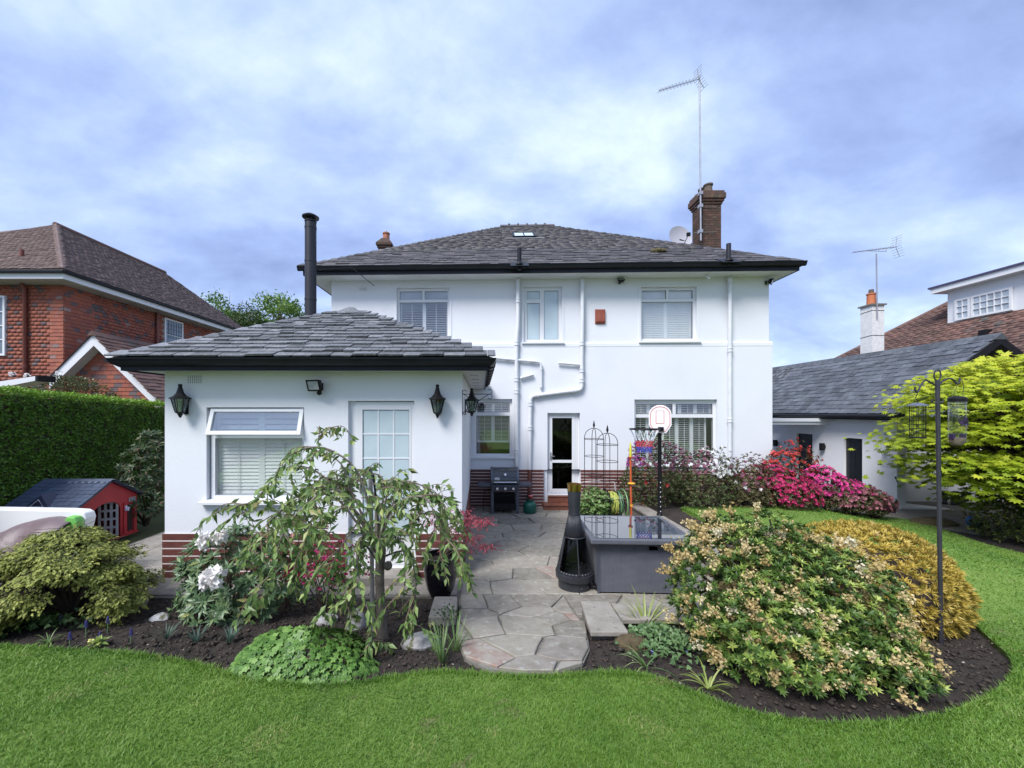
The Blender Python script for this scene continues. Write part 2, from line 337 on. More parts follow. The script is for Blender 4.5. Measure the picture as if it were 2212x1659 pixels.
# --- soil of the flower beds
def fbm(X, Y, seed):
    r = np.random.default_rng(seed); z = np.zeros_like(X)
    for k in range(14):
        f = 2.0 * 1.45 ** (k % 9); a = r.uniform(0, 6.28); p = r.uniform(0, 6.28)
        z += np.sin((X * math.cos(a) + Y * math.sin(a)) * f * 2.2 + p) / (1 + 0.35 * (k % 9))
    return z / 5
gv = np.vectorize(g)
def soil_sheet(name, x0, x1, y0, y1, res, amp, label):
    nx, ny = int((x1 - x0) / res), int((y1 - y0) / res)
    X, Y = np.meshgrid(np.linspace(x0, x1, nx), np.linspace(y0, y1, ny))
    Z = gv(X, Y) - 0.035 + amp * np.clip(0.5 + 0.5 * fbm(X, Y, 5) + RNG.normal(0, 0.28, X.shape), -0.3, 1.35)
    V = np.stack([X.ravel(), Y.ravel(), Z.ravel()], 1)
    i, j = np.meshgrid(np.arange(nx - 1), np.arange(ny - 1)); b = (j * nx + i).ravel()
    T = np.stack([b, b + 1, b + nx + 1, b + nx], 1)
    return np_obj(name, np_mesh(name, V, T, m_soil, smooth=True), kind='structure', label=label)
soil_sheet('flower_bed', -8.2, 7.6, 1.9, 5.0, 0.030, 0.034, 'dark crumbly soil of the front flower beds')
soil_sheet('flower_bed', 3.3, 12.5, 5.0, 9.62, 0.09, 0.03, 'dark soil of the raised bed along the house')

# --- lawn
edge_px = [(-60, 1392), (0, 1399), (120, 1406), (250, 1413), (330, 1422), (420, 1438), (500, 1460), (570, 1476), (660, 1486), (760, 1482), (850, 1467), (950, 1456), (1040, 1461), (1130, 1466), (1230, 1463), (1320, 1457), (1390, 1464), (1470, 1490), (1560, 1528), (1650, 1553), (1750, 1567), (1870, 1569), (1980, 1561), (2080, 1537), (2150, 1500), (2188, 1460), (2183, 1425), (2150, 1395)]
front_edge = [tuple(G(*p)[:2]) for p in edge_px]
fe = [tuple(v) for v in spline(front_edge, 4)]
back_edge = [(5.55, 4.55), (5.2, 5.2), (4.75, 5.7), (4.5, 6.3), (4.45, 7.2), (4.42, 8.2), (4.48, 8.55), (5.2, 8.62), (6.5, 8.66), (7.6, 8.75), (8.6, 8.95), (9.15, 9.05)]
right_edge = [tuple(G(*p)[:2]) for p in [(1985, 1126), (2015, 1138), (2060, 1153), (2130, 1177), (2212, 1198), (2330, 1230)]]
be = [tuple(v) for v in spline([fe[-1]] + back_edge, 4)][1:]
re_ = [tuple(v) for v in spline(right_edge, 4)]
lawn_poly = fe + be + re_ + [(11.0, 3.0), (9.0, -2.5), (-6.5, -2.5), (-7.5, 2.0)]
lawn = sheet(lawn_poly, g, 0.22, 0.022, skirt=0.10).build('lawn', m_lawn, smooth=30, kind='structure', label='mown green lawn curving round the flower beds')

LP = np.array(lawn_poly)
def grass(n, dist, hh, seed):
    r = np.random.default_rng(seed)
    q = dist(r, n); q = q[inside(LP, q)]; n = len(q)
    X, Y = q[:, 0], q[:, 1]; Z = gv(X, Y) + 0.018
    patch = 0.5 + 0.5 * fbm(X * 0.55, Y * 0.55, 21) + 0.35 * fbm(X * 2.2, Y * 2.2, 22)
    var = np.clip(0.46 + 0.62 * (patch - 0.5) + r.normal(0, 0.13, n), 0, 0.93)
    dry = (fbm(X * 1.1 + 3, Y * 1.1, 33) > 0.55) & (r.random(n) < 0.35); var[dry] = r.uniform(0.85, 1.0, dry.sum())
    d = np.hypot(X, Y)
    h = hh * r.uniform(0.55, 1.25, n) * (0.85 + 0.3 * patch); w = (0.0016 + 0.0010 * d) * r.uniform(0.7, 1.3, n)
    a = r.uniform(0, 2 * np.pi, n); bend = r.uniform(0.4, 1.4, n) * h; la = a + r.normal(0, 0.8, n) + np.pi / 2
    sx, sy = np.cos(a) * w / 2, np.sin(a) * w / 2; bx, by = np.cos(la) * bend, np.sin(la) * bend
    V = np.empty((n, 5, 3), np.float32)
    V[:, 0] = np.stack([X - sx, Y - sy, Z], 1); V[:, 1] = np.stack([X + sx, Y + sy, Z], 1)
    V[:, 2] = np.stack([X - sx * .8 + bx * .35, Y - sy * .8 + by * .35, Z + h * .6], 1); V[:, 3] = np.stack([X + sx * .8 + bx * .35, Y + sy * .8 + by * .35, Z + h * .6], 1)
    V[:, 4] = np.stack([X + bx, Y + by, Z + h], 1)
    T = (np.arange(n)[:, None, None] * 5 + np.array([[0, 1, 3], [0, 3, 2], [2, 3, 4]])[None]).reshape(-1, 3)
    return V.reshape(-1, 3), T, np.repeat(var, 5)
def near_d(r, n):
    Y = 1.5 + 2.1 * r.random(n); return np.stack([r.uniform(-1.5, 1.6, n) * Y, Y], 1)
def far_d(r, n):
    Y = 1.5 + 7.9 * r.random(n) ** 1.25; X = Y * r.uniform(0.15, 1.5, n); return np.stack([X, Y], 1)
parts = [grass(230000, near_d, 0.022, 1), grass(130000, far_d, 0.022, 2)]
# taller fringe at the cut edge
def edge_d(r, n):
    e2 = np.array(fe + be); i = r.integers(0, len(e2) - 1, n); t = r.random(n)[:, None]; p = e2[i] * (1 - t) + e2[i + 1] * t
    return p + r.normal(0, 0.035, (n, 2))
parts.append(grass(26000, edge_d, 0.036, 3))
o = 0; VV = []; TT = []; vv = []
for v, t, a in parts: VV.append(v); TT.append(t + o); vv.append(a); o += len(v)
np_obj('grass', np_mesh('grass', np.concatenate(VV), np.concatenate(TT), m_grass, np.concatenate(vv)), kind='stuff', label='short green grass blades of the mown lawn', cat='grass')

# --- soil clods and scattered bits
def scatter_blobs(name, pts, rmin, rmax, material, label, cat, seed):
    r = np.random.default_rng(seed); n = len(pts)
    ico = np.array([(0, 0, 1), (.9, 0, .4), (.28, .86, .4), (-.73, .53, .4), (-.73, -.53, .4), (.28, -.86, .4), (0, 0, -.3)], np.float32)
    tri = np.array([(0, 1, 2), (0, 2, 3), (0, 3, 4), (0, 4, 5), (0, 5, 1), (6, 2, 1), (6, 3, 2), (6, 4, 3), (6, 5, 4), (6, 1, 5)])
    R = r.uniform(rmin, rmax, n) * r.choice([0.6, 0.8, 1.0, 1.5], n)
    a = r.uniform(0, 6.28, n); ca, sa = np.cos(a), np.sin(a)
    L = ico[None] * (1 + r.normal(0, 0.22, (n, 7, 3))); x = L[..., 0] * ca[:, None] - L[..., 1] * sa[:, None]; y = L[..., 0] * sa[:, None] + L[..., 1] * ca[:, None]
    V = np.stack([x, y, L[..., 2] * 0.75], 2) * R[:, None, None] + np.asarray(pts)[:, None, :]
    T = (np.arange(n)[:, None, None] * 7 + tri[None]).reshape(-1, 3)
    return np_obj(name, np_mesh(name, V.reshape(-1, 3), T, material, np.repeat(r.random(n), 7)), kind='stuff', label=label, cat=cat)
def bed_pts(n, x0, x1, y0, y1, seed, zo=-0.012):
    r = np.random.default_rng(seed); q = np.stack([r.uniform(x0, x1, n), r.uniform(y0, y1, n)], 1); q = q[~inside(LP, q)]
    return np.column_stack([q, gv(q[:, 0], q[:, 1]) + zo])
scatter_blobs('soil_clods', bed_pts(16000, -6, 6.5, 2.0, 4.9, 4), 0.006, 0.019, m_clod, 'loose crumbs of dark soil in the beds', 'soil', 8)
m_chip = mat('pale_debris', (0.40, 0.36, 0.32), (0.25, 0.2, 0.16), rough=0.9, scale=40, var=0.4)
scatter_blobs('debris', bed_pts(420, -6, 6.5, 2.0, 4.7, 6, 0.004), 0.004, 0.011, m_chip, 'pale stone chips and fallen petals on the soil', 'debris', 9)

# --- patio: mortar bed with every paving stone its own piece
def clip(poly, a, b, c):                            # keep a*x + b*y <= c
    out = []
    for i in range(len(poly)):
        p, q = poly[i], poly[(i + 1) % len(poly)]; fp, fq = a * p[0] + b * p[1] - c, a * q[0] + b * q[1] - c
        if fp <= 0: out.append(p)
        if (fp < 0) != (fq < 0) and abs(fp - fq) > 1e-12: t = fp / (fp - fq); out.append((p[0] + (q[0] - p[0]) * t, p[1] + (q[1] - p[1]) * t))
    return out
def inset(poly, d):
    cx = sum(p[0] for p in poly) / len(poly); cy = sum(p[1] for p in poly) / len(poly); out = poly
    for i in range(len(poly)):
        p, q = poly[i], poly[(i + 1) % len(poly)]; ex, ey = q[0] - p[0], q[1] - p[1]; l = math.hypot(ex, ey)
        if l < 1e-6: continue
        nx_, ny_ = ey / l, -ex / l
        if (cx - p[0]) * nx_ + (cy - p[1]) * ny_ > 0: nx_, ny_ = -nx_, -ny_
        out = clip(out, nx_, ny_, nx_ * p[0] + ny_ * p[1] - d)
        if len(out) < 3: return []
    return out
def dedupe(poly):
    out = []
    for p in poly:
        if not out or math.hypot(p[0] - out[-1][0], p[1] - out[-1][1]) > 0.012: out.append(p)
    if len(out) > 2 and math.hypot(out[0][0] - out[-1][0], out[0][1] - out[-1][1]) < 0.012: out.pop()
    return out
def area(p): return 0.5 * sum(p[i][0] * p[(i + 1) % len(p)][1] - p[(i + 1) % len(p)][0] * p[i][1] for i in range(len(p)))
def pave(parent, region, seeds, ax, joint, lift, material, rough=0.012):
    for i, s in enumerate(seeds):
        c = [(p[0] / ax, p[1]) for p in region]; s_ = (s[0] / ax, s[1])
        for j, t in enumerate(seeds):
            if i == j: continue
            t_ = (t[0] / ax, t[1]); a, b = t_[0] - s_[0], t_[1] - s_[1]
            c = clip(c, a, b, a * (s_[0] + t_[0]) / 2 + b * (s_[1] + t_[1]) / 2)
            if len(c) < 3: break
        if len(c) < 3: continue
        c = dedupe([(p[0] * ax, p[1]) for p in c]); c = inset(c, joint)
        if len(c) < 3: continue
        c = dedupe(c)
        if len(c) < 3: continue
        if area(c) < 0: c.reverse()
        if area(c) < 0.006: continue
        # uneven broken edges
        e2 = []
        for k_ in range(len(c)):
            p, q = c[k_], c[(k_ + 1) % len(c)]; l = math.hypot(q[0] - p[0], q[1] - p[1]); m_ = max(1, int(l / 0.16))
            for t in range(m_):
                u = t / m_; jx = random.uniform(-1, 1) * rough if t else random.uniform(-1, 1) * rough * .6; jy = random.uniform(-1, 1) * rough if t else random.uniform(-1, 1) * rough * .6
                e2.append((p[0] + (q[0] - p[0]) * u + jx, p[1] + (q[1] - p[1]) * u + jy))
        cx = sum(p[0] for p in e2) / len(e2); cy = sum(p[1] for p in e2) / len(e2); n = len(e2)
        dz = lift + random.uniform(-0.004, 0.005); tx, ty = random.uniform(-.006, .006), random.uniform(-.006, .006)
        def zf(p): return g(*p) + dz + tx * (p[0] - cx) + ty * (p[1] - cy)
        top = [(cx + (p[0] - cx) * (1 - 0.010 / max(0.05, math.hypot(p[0] - cx, p[1] - cy))), cy + (p[1] - cy) * (1 - 0.010 / max(0.05, math.hypot(p[0] - cx, p[1] - cy)))) for p in e2]
        mb = MB(); V = [(p[0], p[1], zf(p)) for p in top] + [(p[0], p[1], zf(p) - 0.007) for p in e2] + [(p[0], p[1], zf(p) - 0.045) for p in e2] + [(cx, cy, zf((cx, cy)))]
        mb.add(V, [(i_, (i_ + 1) % n, 3 * n) for i_ in range(n)] + [(n + i_, n + (i_ + 1) % n, (i_ + 1) % n, i_) for i_ in range(n)] + [(2 * n + i_, 2 * n + (i_ + 1) % n, n + (i_ + 1) % n, n + i_) for i_ in range(n)])
        mb.build('paving_stone', material, parent)
path_px = [(1000, 1285), (992, 1330), (986, 1385), (1004, 1425), (1055, 1447), (1130, 1456), (1205, 1455), (1258, 1440), (1274, 1405), (1264, 1345), (1258, 1305)]
path_poly = [tuple(G(*p)[:2]) for p in path_px]
path_poly = [(-0.28, 5.05)] + path_poly[1:-1] + [(1.08, 4.36), (1.08, 5.05)]
main = [(-0.28, 5.05), (3.42, 5.05), (3.42, 9.97), (-0.28, 9.97)]
tabl = [(1.08, 4.36), (3.42, 4.36), (3.42, 5.05), (1.08, 5.05)]
pat = sheet([(-0.30, 9.98), (-0.30, 5.0)] + [tuple(p) for p in path_poly[1:-2]] + [(1.10, 4.34), (3.45, 4.34), (3.45, 9.98)], g, 0.25, 0.006, skirt=0.06).build('patio', m_grout, smooth=30, kind='structure', label='crazy-paved stone patio and path')
def jit(x0, x1, y0, y1, dx_, dy_, j, seed):
    r = random.Random(seed); out = []; y = y0 + dy_ / 2; k_ = 0
    while y < y1:
        x = x0 + dx_ * (0.5 if k_ % 2 else 0.15)
        while x < x1 + dx_ / 2:
            out.append((x + r.uniform(-j, j) * dx_, y + r.uniform(-j, j) * dy_)); x += dx_ * r.uniform(0.75, 1.3)
        y += dy_ * r.uniform(0.85, 1.15); k_ += 1
    return out
pave(pat, main, jit(-0.28, 3.42, 5.05, 9.97, 0.72, 0.46, 0.30, 3), 1.7, 0.009, 0.030, m_stone)
pave(pat, path_poly, jit(-0.3, 1.1, 2.9, 5.05, 0.46, 0.40, 0.36, 5), 1.25, 0.010, 0.030, m_stone)
pave(pat, tabl, jit(1.08, 3.42, 4.36, 5.05, 0.75, 0.5, 0.2, 6), 1.5, 0.009, 0.030, m_stone)
# slabbed strip in front of the garden room and the side path
fp_ = sheet([(-0.30, 5.02), (-0.30, 5.66), (-4.6, 5.66), (-4.6, 9.6), (-6.5, 9.6), (-6.5, 5.6), (-5.7, 4.98)], g, 0.3, 0.006, skirt=0.06).build('side_path', m_grout, kind='structure', label='concrete slab path round the garden room')
def grid_slabs(parent, x0, x1, y0, y1, nx_, ny_):
    w, h = (x1 - x0) / nx_, (y1 - y0) / ny_
    for i in range(nx_):
        for j in range(ny_):
            a, b, c, d = x0 + i * w + .006, x0 + (i + 1) * w - .006, y0 + j * h + .006, y0 + (j + 1) * h - .006
            z = 0.026 + random.uniform(-.003, .003)
            mb = MB(); V = [(x, y, g(x, y) + z) for x, y in ((a, c), (b, c), (b, d), (a, d))]; mb.add(V + [(v[0], v[1], v[2] - .04) for v in V], [(0, 1, 2, 3), (0, 4, 5, 1), (1, 5, 6, 2), (2, 6, 7, 3), (3, 7, 4, 0)])
            mb.build('paving_slab', m_slab, parent)
grid_slabs(fp_, -5.55, -0.32, 5.04, 5.62, 9, 1); grid_slabs(fp_, -6.4, -4.72, 5.66, 9.4, 3, 6)

# --- concrete yard by the outbuilding
sheet([(9.1, 9.02), (10.2, 7.4), (14.5, 7.0), (16, 11.2), (13, 11.2), (7.6, 11.2), (7.6, 9.4), (8.4, 9.05)], g, 0.5, -0.002, skirt=0.1).build('yard', m_conc, kind='structure', label='grey concrete yard beside the white outbuilding')
sheet([(7.5, 9.5), (10.7, 9.5), (10.7, 30), (7.5, 30)], lambda x, y: 0, 2.5, 0.003).build('driveway', m_conc, kind='structure', label='concrete drive between the house and the outbuilding')

# --- low retaining wall with coping slabs on two sides of the patio
rw = thing('retaining_wall', 'low stone wall with pale coping slabs edging the patio', 'wall', (3.5, 4.3, 0))
mb = MB(); mb.box(1.12, 3.55, 4.06, 4.28, -0.1, 0.245); mb.box(3.5, 3.72, 4.06, 9.15, -0.1, 0.245)
mb.build('wall_core', m_conc, rw)
def slab(parent, x0, x1, y0, y1, z, th=0.05, name='coping_slab'):
    mb = MB(); mb.box(x0, x1, y0, y1, z, z + th); return mb.build(name, m_slab, parent, bevel=0.008)
for i in range(3): slab(rw, 1.46 + i * .72, 1.46 + i * .72 + .705, 3.99, 4.33, 0.246 + .003 * (i % 2))
for i in range(7): slab(rw, 3.46, 3.78, 4.36 + i * .69, 4.36 + i * .69 + .675, 0.247 + .003 * (i % 2))
st = thing('step_slab', 'thick pale stone slab lying at the corner of the path', 'slab', (1.25, 4.0, 0.2))
mb = MB(); mb.box(1.12, 1.38, 3.80, 4.04, 0.10, 0.262); mb.build('support_block', m_conc, st)
mb = MB(); mb.add([(1.06, 3.73, .265), (1.43, 3.73, .265), (1.435, 4.33, .268), (1.12, 4.34, .268), (1.06, 3.73, .318), (1.43, 3.73, .318), (1.435, 4.33, .320), (1.12, 4.34, .320)], [(0, 3, 2, 1), (4, 5, 6, 7), (0, 1, 5, 4), (1, 2, 6, 5), (2, 3, 7, 6), (3, 0, 4, 7)])
mb.build('slab', m_slab, st, bevel=0.012)
p = G(960, 1345)
kb = thing('edging_block', 'grey stone block at the left edge of the path', 'block', p)
mb = MB(); mb.hexa([(p.x - .17, p.y - .05, p.z - .05), (p.x + .13, p.y - .05, p.z - .05), (p.x + .12, p.y + .42, p.z - .05), (p.x - .16, p.y + .42, p.z - .05), (p.x - .17, p.y - .05, p.z + .09), (p.x + .13, p.y - .05, p.z + .085), (p.x + .12, p.y + .42, p.z + .09), (p.x - .16, p.y + .42, p.z + .09)])
mb.build('block', m_slab, kb, bevel=0.015)

# ================================================================== THE WHITE HOUSE
TH = math.radians(1.6); tx_, ty_ = math.cos(TH), -math.sin(TH); nx_h, ny_h = math.sin(TH), math.cos(TH)
_A = ((1215 - XC) / F * 9.88, 9.88); _c = _A[0] * nx_h + _A[1] * ny_h
_d = (716 - XC) / F; _Y = _c / (_d * nx_h + ny_h); HO = (_d * _Y, _Y)          # left corner of the facade
def FP(x, y, v=0.0):                               # photo point -> (u, z) on the plane v metres behind the facade
    d = (x - XC) / F; Y = (v + _c) / (d * nx_h + ny_h)
    return ((d * Y - HO[0]) * tx_ + (Y - HO[1]) * ty_, ZC + (YC - y) / F * Y)
def FR(x0, y0, x1, y1, v=0.0):
    a, b = FP(x0, y1, v), FP(x1, y0, v); return (a[0], b[0], a[1], b[1])
house = thing('white_house', 'large white rendered two-storey house with grey slate hipped roof', 'house', (HO[0], HO[1], 0), -TH)
UW = FP(1661, 700)[0]; DEP = 9.2
OV = 0.45
ez = 5.86                                           # underside of the fascia
w1 = FR(857, 621, 971, 737); w2 = FR(1131, 619, 1214, 739); w3 = FR(1384, 619, 1505, 737)
w4 = FR(1024, 862, 1106, 985); w5 = FR(1369, 863, 1547, 1003); dr = FR(1182, 892, 1252, 1068)
plz = FP(1150, 1014)[1]                             # top of the brown plinth
mb = MB(); mb.panel(0, UW, plz, 6.02, [w1, w2, w3, w4, w5, dr], 0, 0.16)
mb.build('wall', m_white, house, local=True)
mb = MB(); mb.box(0, 0.16, 0.163, DEP, 0, 6.0); mb.box(UW - .16, UW, 0.163, DEP, 0, 6.0); mb.box(0, UW, DEP, DEP + .16, 0, 6.0); mb.box(.16, UW - .16, .17, DEP, 2.75, 2.85)
mb.build('side_wall', m_white, house, local=True)
# thicker lower storey with a string course
sz = FP(1400, 744)[1]
holes = [w4, w5, dr]
mb = MB(); mb.panel(-.05, UW + .05, plz, sz - .06, holes, -0.05, 0.048)
mb.build('lower_wall_skin', m_white, house, local=True)
mb = MB(); mb.prism([(-.06, -.012, sz + .06), (-.06, -.052, sz + .03), (-.06, -.055, sz - .058), (-.06, -.004, sz - .058), (-.06, -.004, sz + .06)], (UW + .12, 0, 0))
mb.build('string_course', m_white, house, local=True)
# brown plinth, course by course
def plinth(parent, u0, u1, z0, z1, v0, n, gaps=(), gap_h=0.017):
    segs = [(u0, u1)]
    for a, b in gaps:
        segs = [t for s in segs for t in ((s[0], min(s[1], a)), (max(s[0], b), s[1])) if t[1] - t[0] > .02]
    h = (z1 - z0) / n
    for a, b in segs:
        mb = MB(); mb.box(a, b, v0 + .004, v0 + .05, z0, z1 - .002); mb.build('pointing', m_bandwhite, parent, local=True)
        for i in range(n):
            L_ = b - a; k_ = max(1, round(L_ / 0.9)); 
            for j in range(k_):
                mb = MB(); mb.box(a + L_ * j / k_ + (.0008 if j else -.003), a + L_ * (j + 1) / k_ - (.0008 if j < k_ - 1 else -.003), v0, v0 + .0118, z0 + i * h + (gap_h if i else 0), z0 + (i + 1) * h - .001)
                mb.build('brick_course', m_bandbrown, parent, local=True)
plinth(house, 0.0, UW + .06, 0, plz, -0.062, 12, [(dr[0] - .1, dr[1] + .02)])
mb = MB(); mb.box(0.02, dr[0], 0.0, 0.15, -.05, plz); mb.box(dr[1], UW - .02, 0.0, 0.15, -.05, plz); mb.box(dr[0], dr[1], 0, .15, -.05, dr[2] - .003); mb.build('plinth_backing', m_white, house, local=True)

def shutters(parent, u0, u1, z0, z1, v, n, nl, tilt, mid=None):
    """plantation shutters: n leaves side by side, each with louvres"""
    pw = (u1 - u0) / n; st_ = 0.045
    holes = [(u0 + i * pw + st_, u0 + (i + 1) * pw - st_, z0 + .05, z1 - .05) for i in range(n)]
    mb = MB(); mb.panel(u0, u1, z0, z1, holes, v, 0.028); mb.build('shutter_frame', m_shutter, parent, local=True)
    lw = pw - 2 * st_; h = (z1 - z0 - .10) / nl
    mb = MB(); mb.box(-lw / 2, lw / 2, -.030, .030, -.0045, .0045); me = mb.build('louvre', m_shutter, parent, local=True)
    first = True
    for i in range(n):
        for j in range(nl):
            M_ = Matrix.Translation((u0 + (i + .5) * pw, v + .016, z0 + .05 + (j + .5) * h)) @ Matrix.Rotation(tilt, 4, 'X')
            if first: me.matrix_basis = M_; first = False
            else: piece('louvre', me.data, parent, M_)
    mb = MB()
    for i in range(n): mb.box(u0 + (i + .5) * pw - .005, u0 + (i + .5) * pw + .005, v - .020, v - .012, z0 + .06, z1 - .06)
    mb.build('tilt_rod', m_shutter, parent, local=True)
def window(parent, rect, panes, v, label=None, sill=None, glass=None, depth=0.06, inner=None):
    mb = MB(); mb.panel(*rect, panes, v, depth); w = mb.build('window', m_upvc, parent, local=True, bevel=0.006)
    if label: w['label'] = label
    for q in panes:
        mb = MB(); mb.box(q[0] - .002, q[1] + .002, v + .024, v + .032, q[2] - .002, q[3] + .002); mb.build('glass_pane', glass or m_glass, w, local=True)
        mb = MB(); mb.panel(q[0] - .004, q[1] + .004, q[2] - .004, q[3] + .004, [(q[0] + .009, q[1] - .009, q[2] + .009, q[3] - .009)], v + .008, .008); mb.build('gasket', m_black if inner is None else inner, w, local=True)
    if sill:
        mb = MB(); mb.prism([(rect[0] - sill, v + .05, rect[2] - .002), (rect[0] - sill, -.10, rect[2] - .022), (rect[0] - sill, -.10, rect[2] - .055), (rect[0] - sill, v + .05, rect[2] - .045)], (rect[1] - rect[0] + 2 * sill, 0, 0)); mb.build('sill', m_upvc, w, local=True)
    return w
m_gask = mat('grey_gasket', (0.25, 0.27, 0.30), rough=0.5)
def trim(rect, w, v0, d): 
    mb = MB(); mb.panel(rect[0] - w, rect[1] + w, rect[2] - w, rect[3] + w, [rect], v0, d); return mb
def ins(r, a): return (r[0] + a, r[1] - a, r[2] + a, r[3] - a)
def grid_panes(r, fw, ucuts, ztop=None, zbar=0.05, ub=0.05):
    """fixed lights: columns cut at ucuts (fractions), optional top row from ztop (fraction)"""
    us = [r[0] + fw] + [r[0] + (r[1] - r[0]) * c for c in ucuts] + [r[1] - fw]
    out = []
    zc_ = r[2] + (r[3] - r[2]) * ztop if ztop else None
    for i in range(len(us) - 1):
        a = us[i] + (ub / 2 if i else 0); b = us[i + 1] - (ub / 2 if i < len(us) - 2 else 0)
        if zc_: out += [(a, b, r[2] + fw, zc_ - zbar / 2), (a, b, zc_ + zbar / 2, r[3] - fw)]
        else: out.append((a, b, r[2] + fw, r[3] - fw))
    return out
V0 = 0.07
for r_, lb, tilt in ((w1, 'white four-light window with half-open slatted shutters above the garden room', 0.25), (w3, 'white four-light window with closed slatted shutters at the upper right', 1.05)):
    us_ = (r_[1] - r_[0]); zb = r_[2] + (r_[3] - r_[2]) * .765
    panes = [(r_[0] + .06, r_[0] + us_ * .5 - .03, zb + .035, r_[3] - .07), (r_[0] + us_ * .5 + .03, r_[1] - .06, zb + .035, r_[3] - .07), (r_[0] + .06, r_[1] - .06, r_[2] + .07, zb - .035)]
    w = window(house, r_, panes, V0, lb, sill=.07, inner=m_gask)
    shutters(w, r_[0] + .05, r_[1] - .05, r_[2] + .05, zb + .02, V0 + .11, 2, 20, tilt)
    shutters(w, r_[0] + .05, r_[1] - .05, zb + .03, r_[3] - .04, V0 + .11, 2, 5, tilt if tilt > .6 else .7)
    trim(r_, .055, -.012, .014).build('window_surround', m_white, house, local=True)
    mb = MB(); mb.box((r_[0] + r_[1]) / 2 - .22, (r_[0] + r_[1]) / 2 + .22, V0 - .02, V0, r_[3] - .055, r_[3] - .02); mb.build('trickle_vent', m_upvc, w, local=True, bevel=.005)
us_ = w2[1] - w2[0]
panes = [(w2[0] + .09, w2[0] + us_ * .43, w2[3] - .30, w2[3] - .09), (w2[0] + .09, w2[0] + us_ * .43, w2[2] + .08, w2[3] - .40), (w2[0] + us_ * .5 + .04, w2[1] - .08, w2[2] + .08, w2[3] - .08)]
w = window(house, w2, panes, V0, 'white bathroom window with frosted panes and small top light', sill=.05, glass=m_frost, inner=m_gask)
trim(w2, .05, -.012, .014).build('window_surround', m_white, house, local=True)
# kitchen window
zb = w4[2] + (w4[3] - w4[2]) * .735
w = window(house, w4, [(w4[0] + .075, w4[1] - .06, zb + .05, w4[3] - .09), (w4[0] + .06, w4[1] - .06, w4[2] + .06, zb - .04)], .04, 'white kitchen window with open slatted shutters above the barbecue', sill=.10)
shutters(w, w4[0] + .04, w4[1] - .04, w4[2] + .34, zb, .17, 2, 18, 0.06); shutters(w, w4[0] + .04, w4[1] - .04, zb + .02, w4[3] - .04, .17, 2, 4, 0.06)
mb = MB(); mb.box((w4[0] + w4[1]) / 2 - .2, (w4[0] + w4[1]) / 2 + .2, .02, .04, w4[3] - .06, w4[3] - .03); mb.build('trickle_vent', m_upvc, w, local=True, bevel=.005)
mb = MB(); mb.box(w4[0], w4[1], .16, .34, w4[2] - .04, w4[2] + .0); mb.build('inner_sill', m_upvc, w, local=True)
# dining window
zb = w5[2] + (w5[3] - w5[2]) * .745; um = (w5[0] + w5[1]) / 2
w = window(house, w5, [(w5[0] + .07, um - .04, zb + .05, w5[3] - .11), (um + .04, w5[1] - .07, zb + .05, w5[3] - .11), (w5[0] + .06, w5[1] - .06, w5[2] + .07, zb - .04)], .04, 'wide white window with open slatted shutters behind the azaleas', sill=.10)
shutters(w, w5[0] + .04, w5[1] - .16, w5[2] + .06, zb, .17, 5, 22, 0.06); shutters(w, w5[0] + .04, w5[1] - .04, zb + .02, w5[3] - .06, .17, 5, 4, 0.06)
# a dark room behind every window
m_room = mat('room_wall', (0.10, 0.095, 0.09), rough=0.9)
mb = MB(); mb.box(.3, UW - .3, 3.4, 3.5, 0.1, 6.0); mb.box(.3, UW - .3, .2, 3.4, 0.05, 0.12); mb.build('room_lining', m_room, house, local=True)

# back door
dv = .05
d_fr = (dr[0] + .0, dr[1] - .05, dr[2], dr[3])
mb = MB(); mb.panel(*d_fr, [(d_fr[0] + .055, d_fr[1] - .055, d_fr[2] + .03, d_fr[3] - .055)], dv, .07); door = mb.build('door', m_upvc, house, local=True, bevel=.005)
leaf = (d_fr[0] + .06, d_fr[1] - .06, d_fr[2] + .035, d_fr[3] - .06)
zm = FP(1215, 997)[1]
gp = [(leaf[0] + .075, leaf[1] - .075, leaf[2] + .10, zm - .035), (leaf[0] + .075, leaf[1] - .075, zm + .035, leaf[3] - .07)]
mb = MB(); mb.panel(*leaf, gp, dv - .012, .05); mb.build('door_leaf', m_upvc, door, local=True, bevel=.005)
for q in gp: mb = MB(); mb.box(q[0] - .002, q[1] + .002, dv + .012, dv + .02, q[2] - .002, q[3] + .002); mb.build('glass_pane', m_glassd, door, local=True)
mb = MB(); mb.box(leaf[0] + .02, leaf[0] + .05, dv - .035, dv - .012, zm + .03, zm + .24); mb.box(leaf[0] + .02, leaf[0] + .13, dv - .06, dv - .04, zm + .12, zm + .145); mb.build('handle', mat('steel', (.45, .45, .47), rough=.3, metal=.9), door, local=True, bevel=.004)
mb = MB(); mb.box(dr[1] - .05, dr[1], .06, .12, dr[2], dr[3]); mb.build('door_side_panel', m_upvc, door, local=True)
# tiled steps
m_step = mat('red_quarry_tile', (0.21, 0.075, 0.045), (0.155, 0.055, 0.036), rough=0.55, scale=9, var=.15, bump=.15)
for k_, (a, b, vd, zt, zb_) in enumerate([(dr[0], dr[1] - .02, -.16, dr[2] - .004, dr[2] - .17), (dr[0] - .14, dr[1] + .06, -.42, dr[2] - .175, 0.0)]):
    mb = MB(); mb.box(a, b, vd, -.063, zb_, zt - .022); s_ = mb.build('step', m_step, house, local=True)
    n_ = 4 if k_ == 0 else 5
    for j in range(n_): mb = MB(); mb.box(a + (b - a) * j / n_ + .003, a + (b - a) * (j + 1) / n_ - .003, vd - .02, -.064, zt - .021, zt); mb.build('tile', m_step, s_, local=True, bevel=.004)

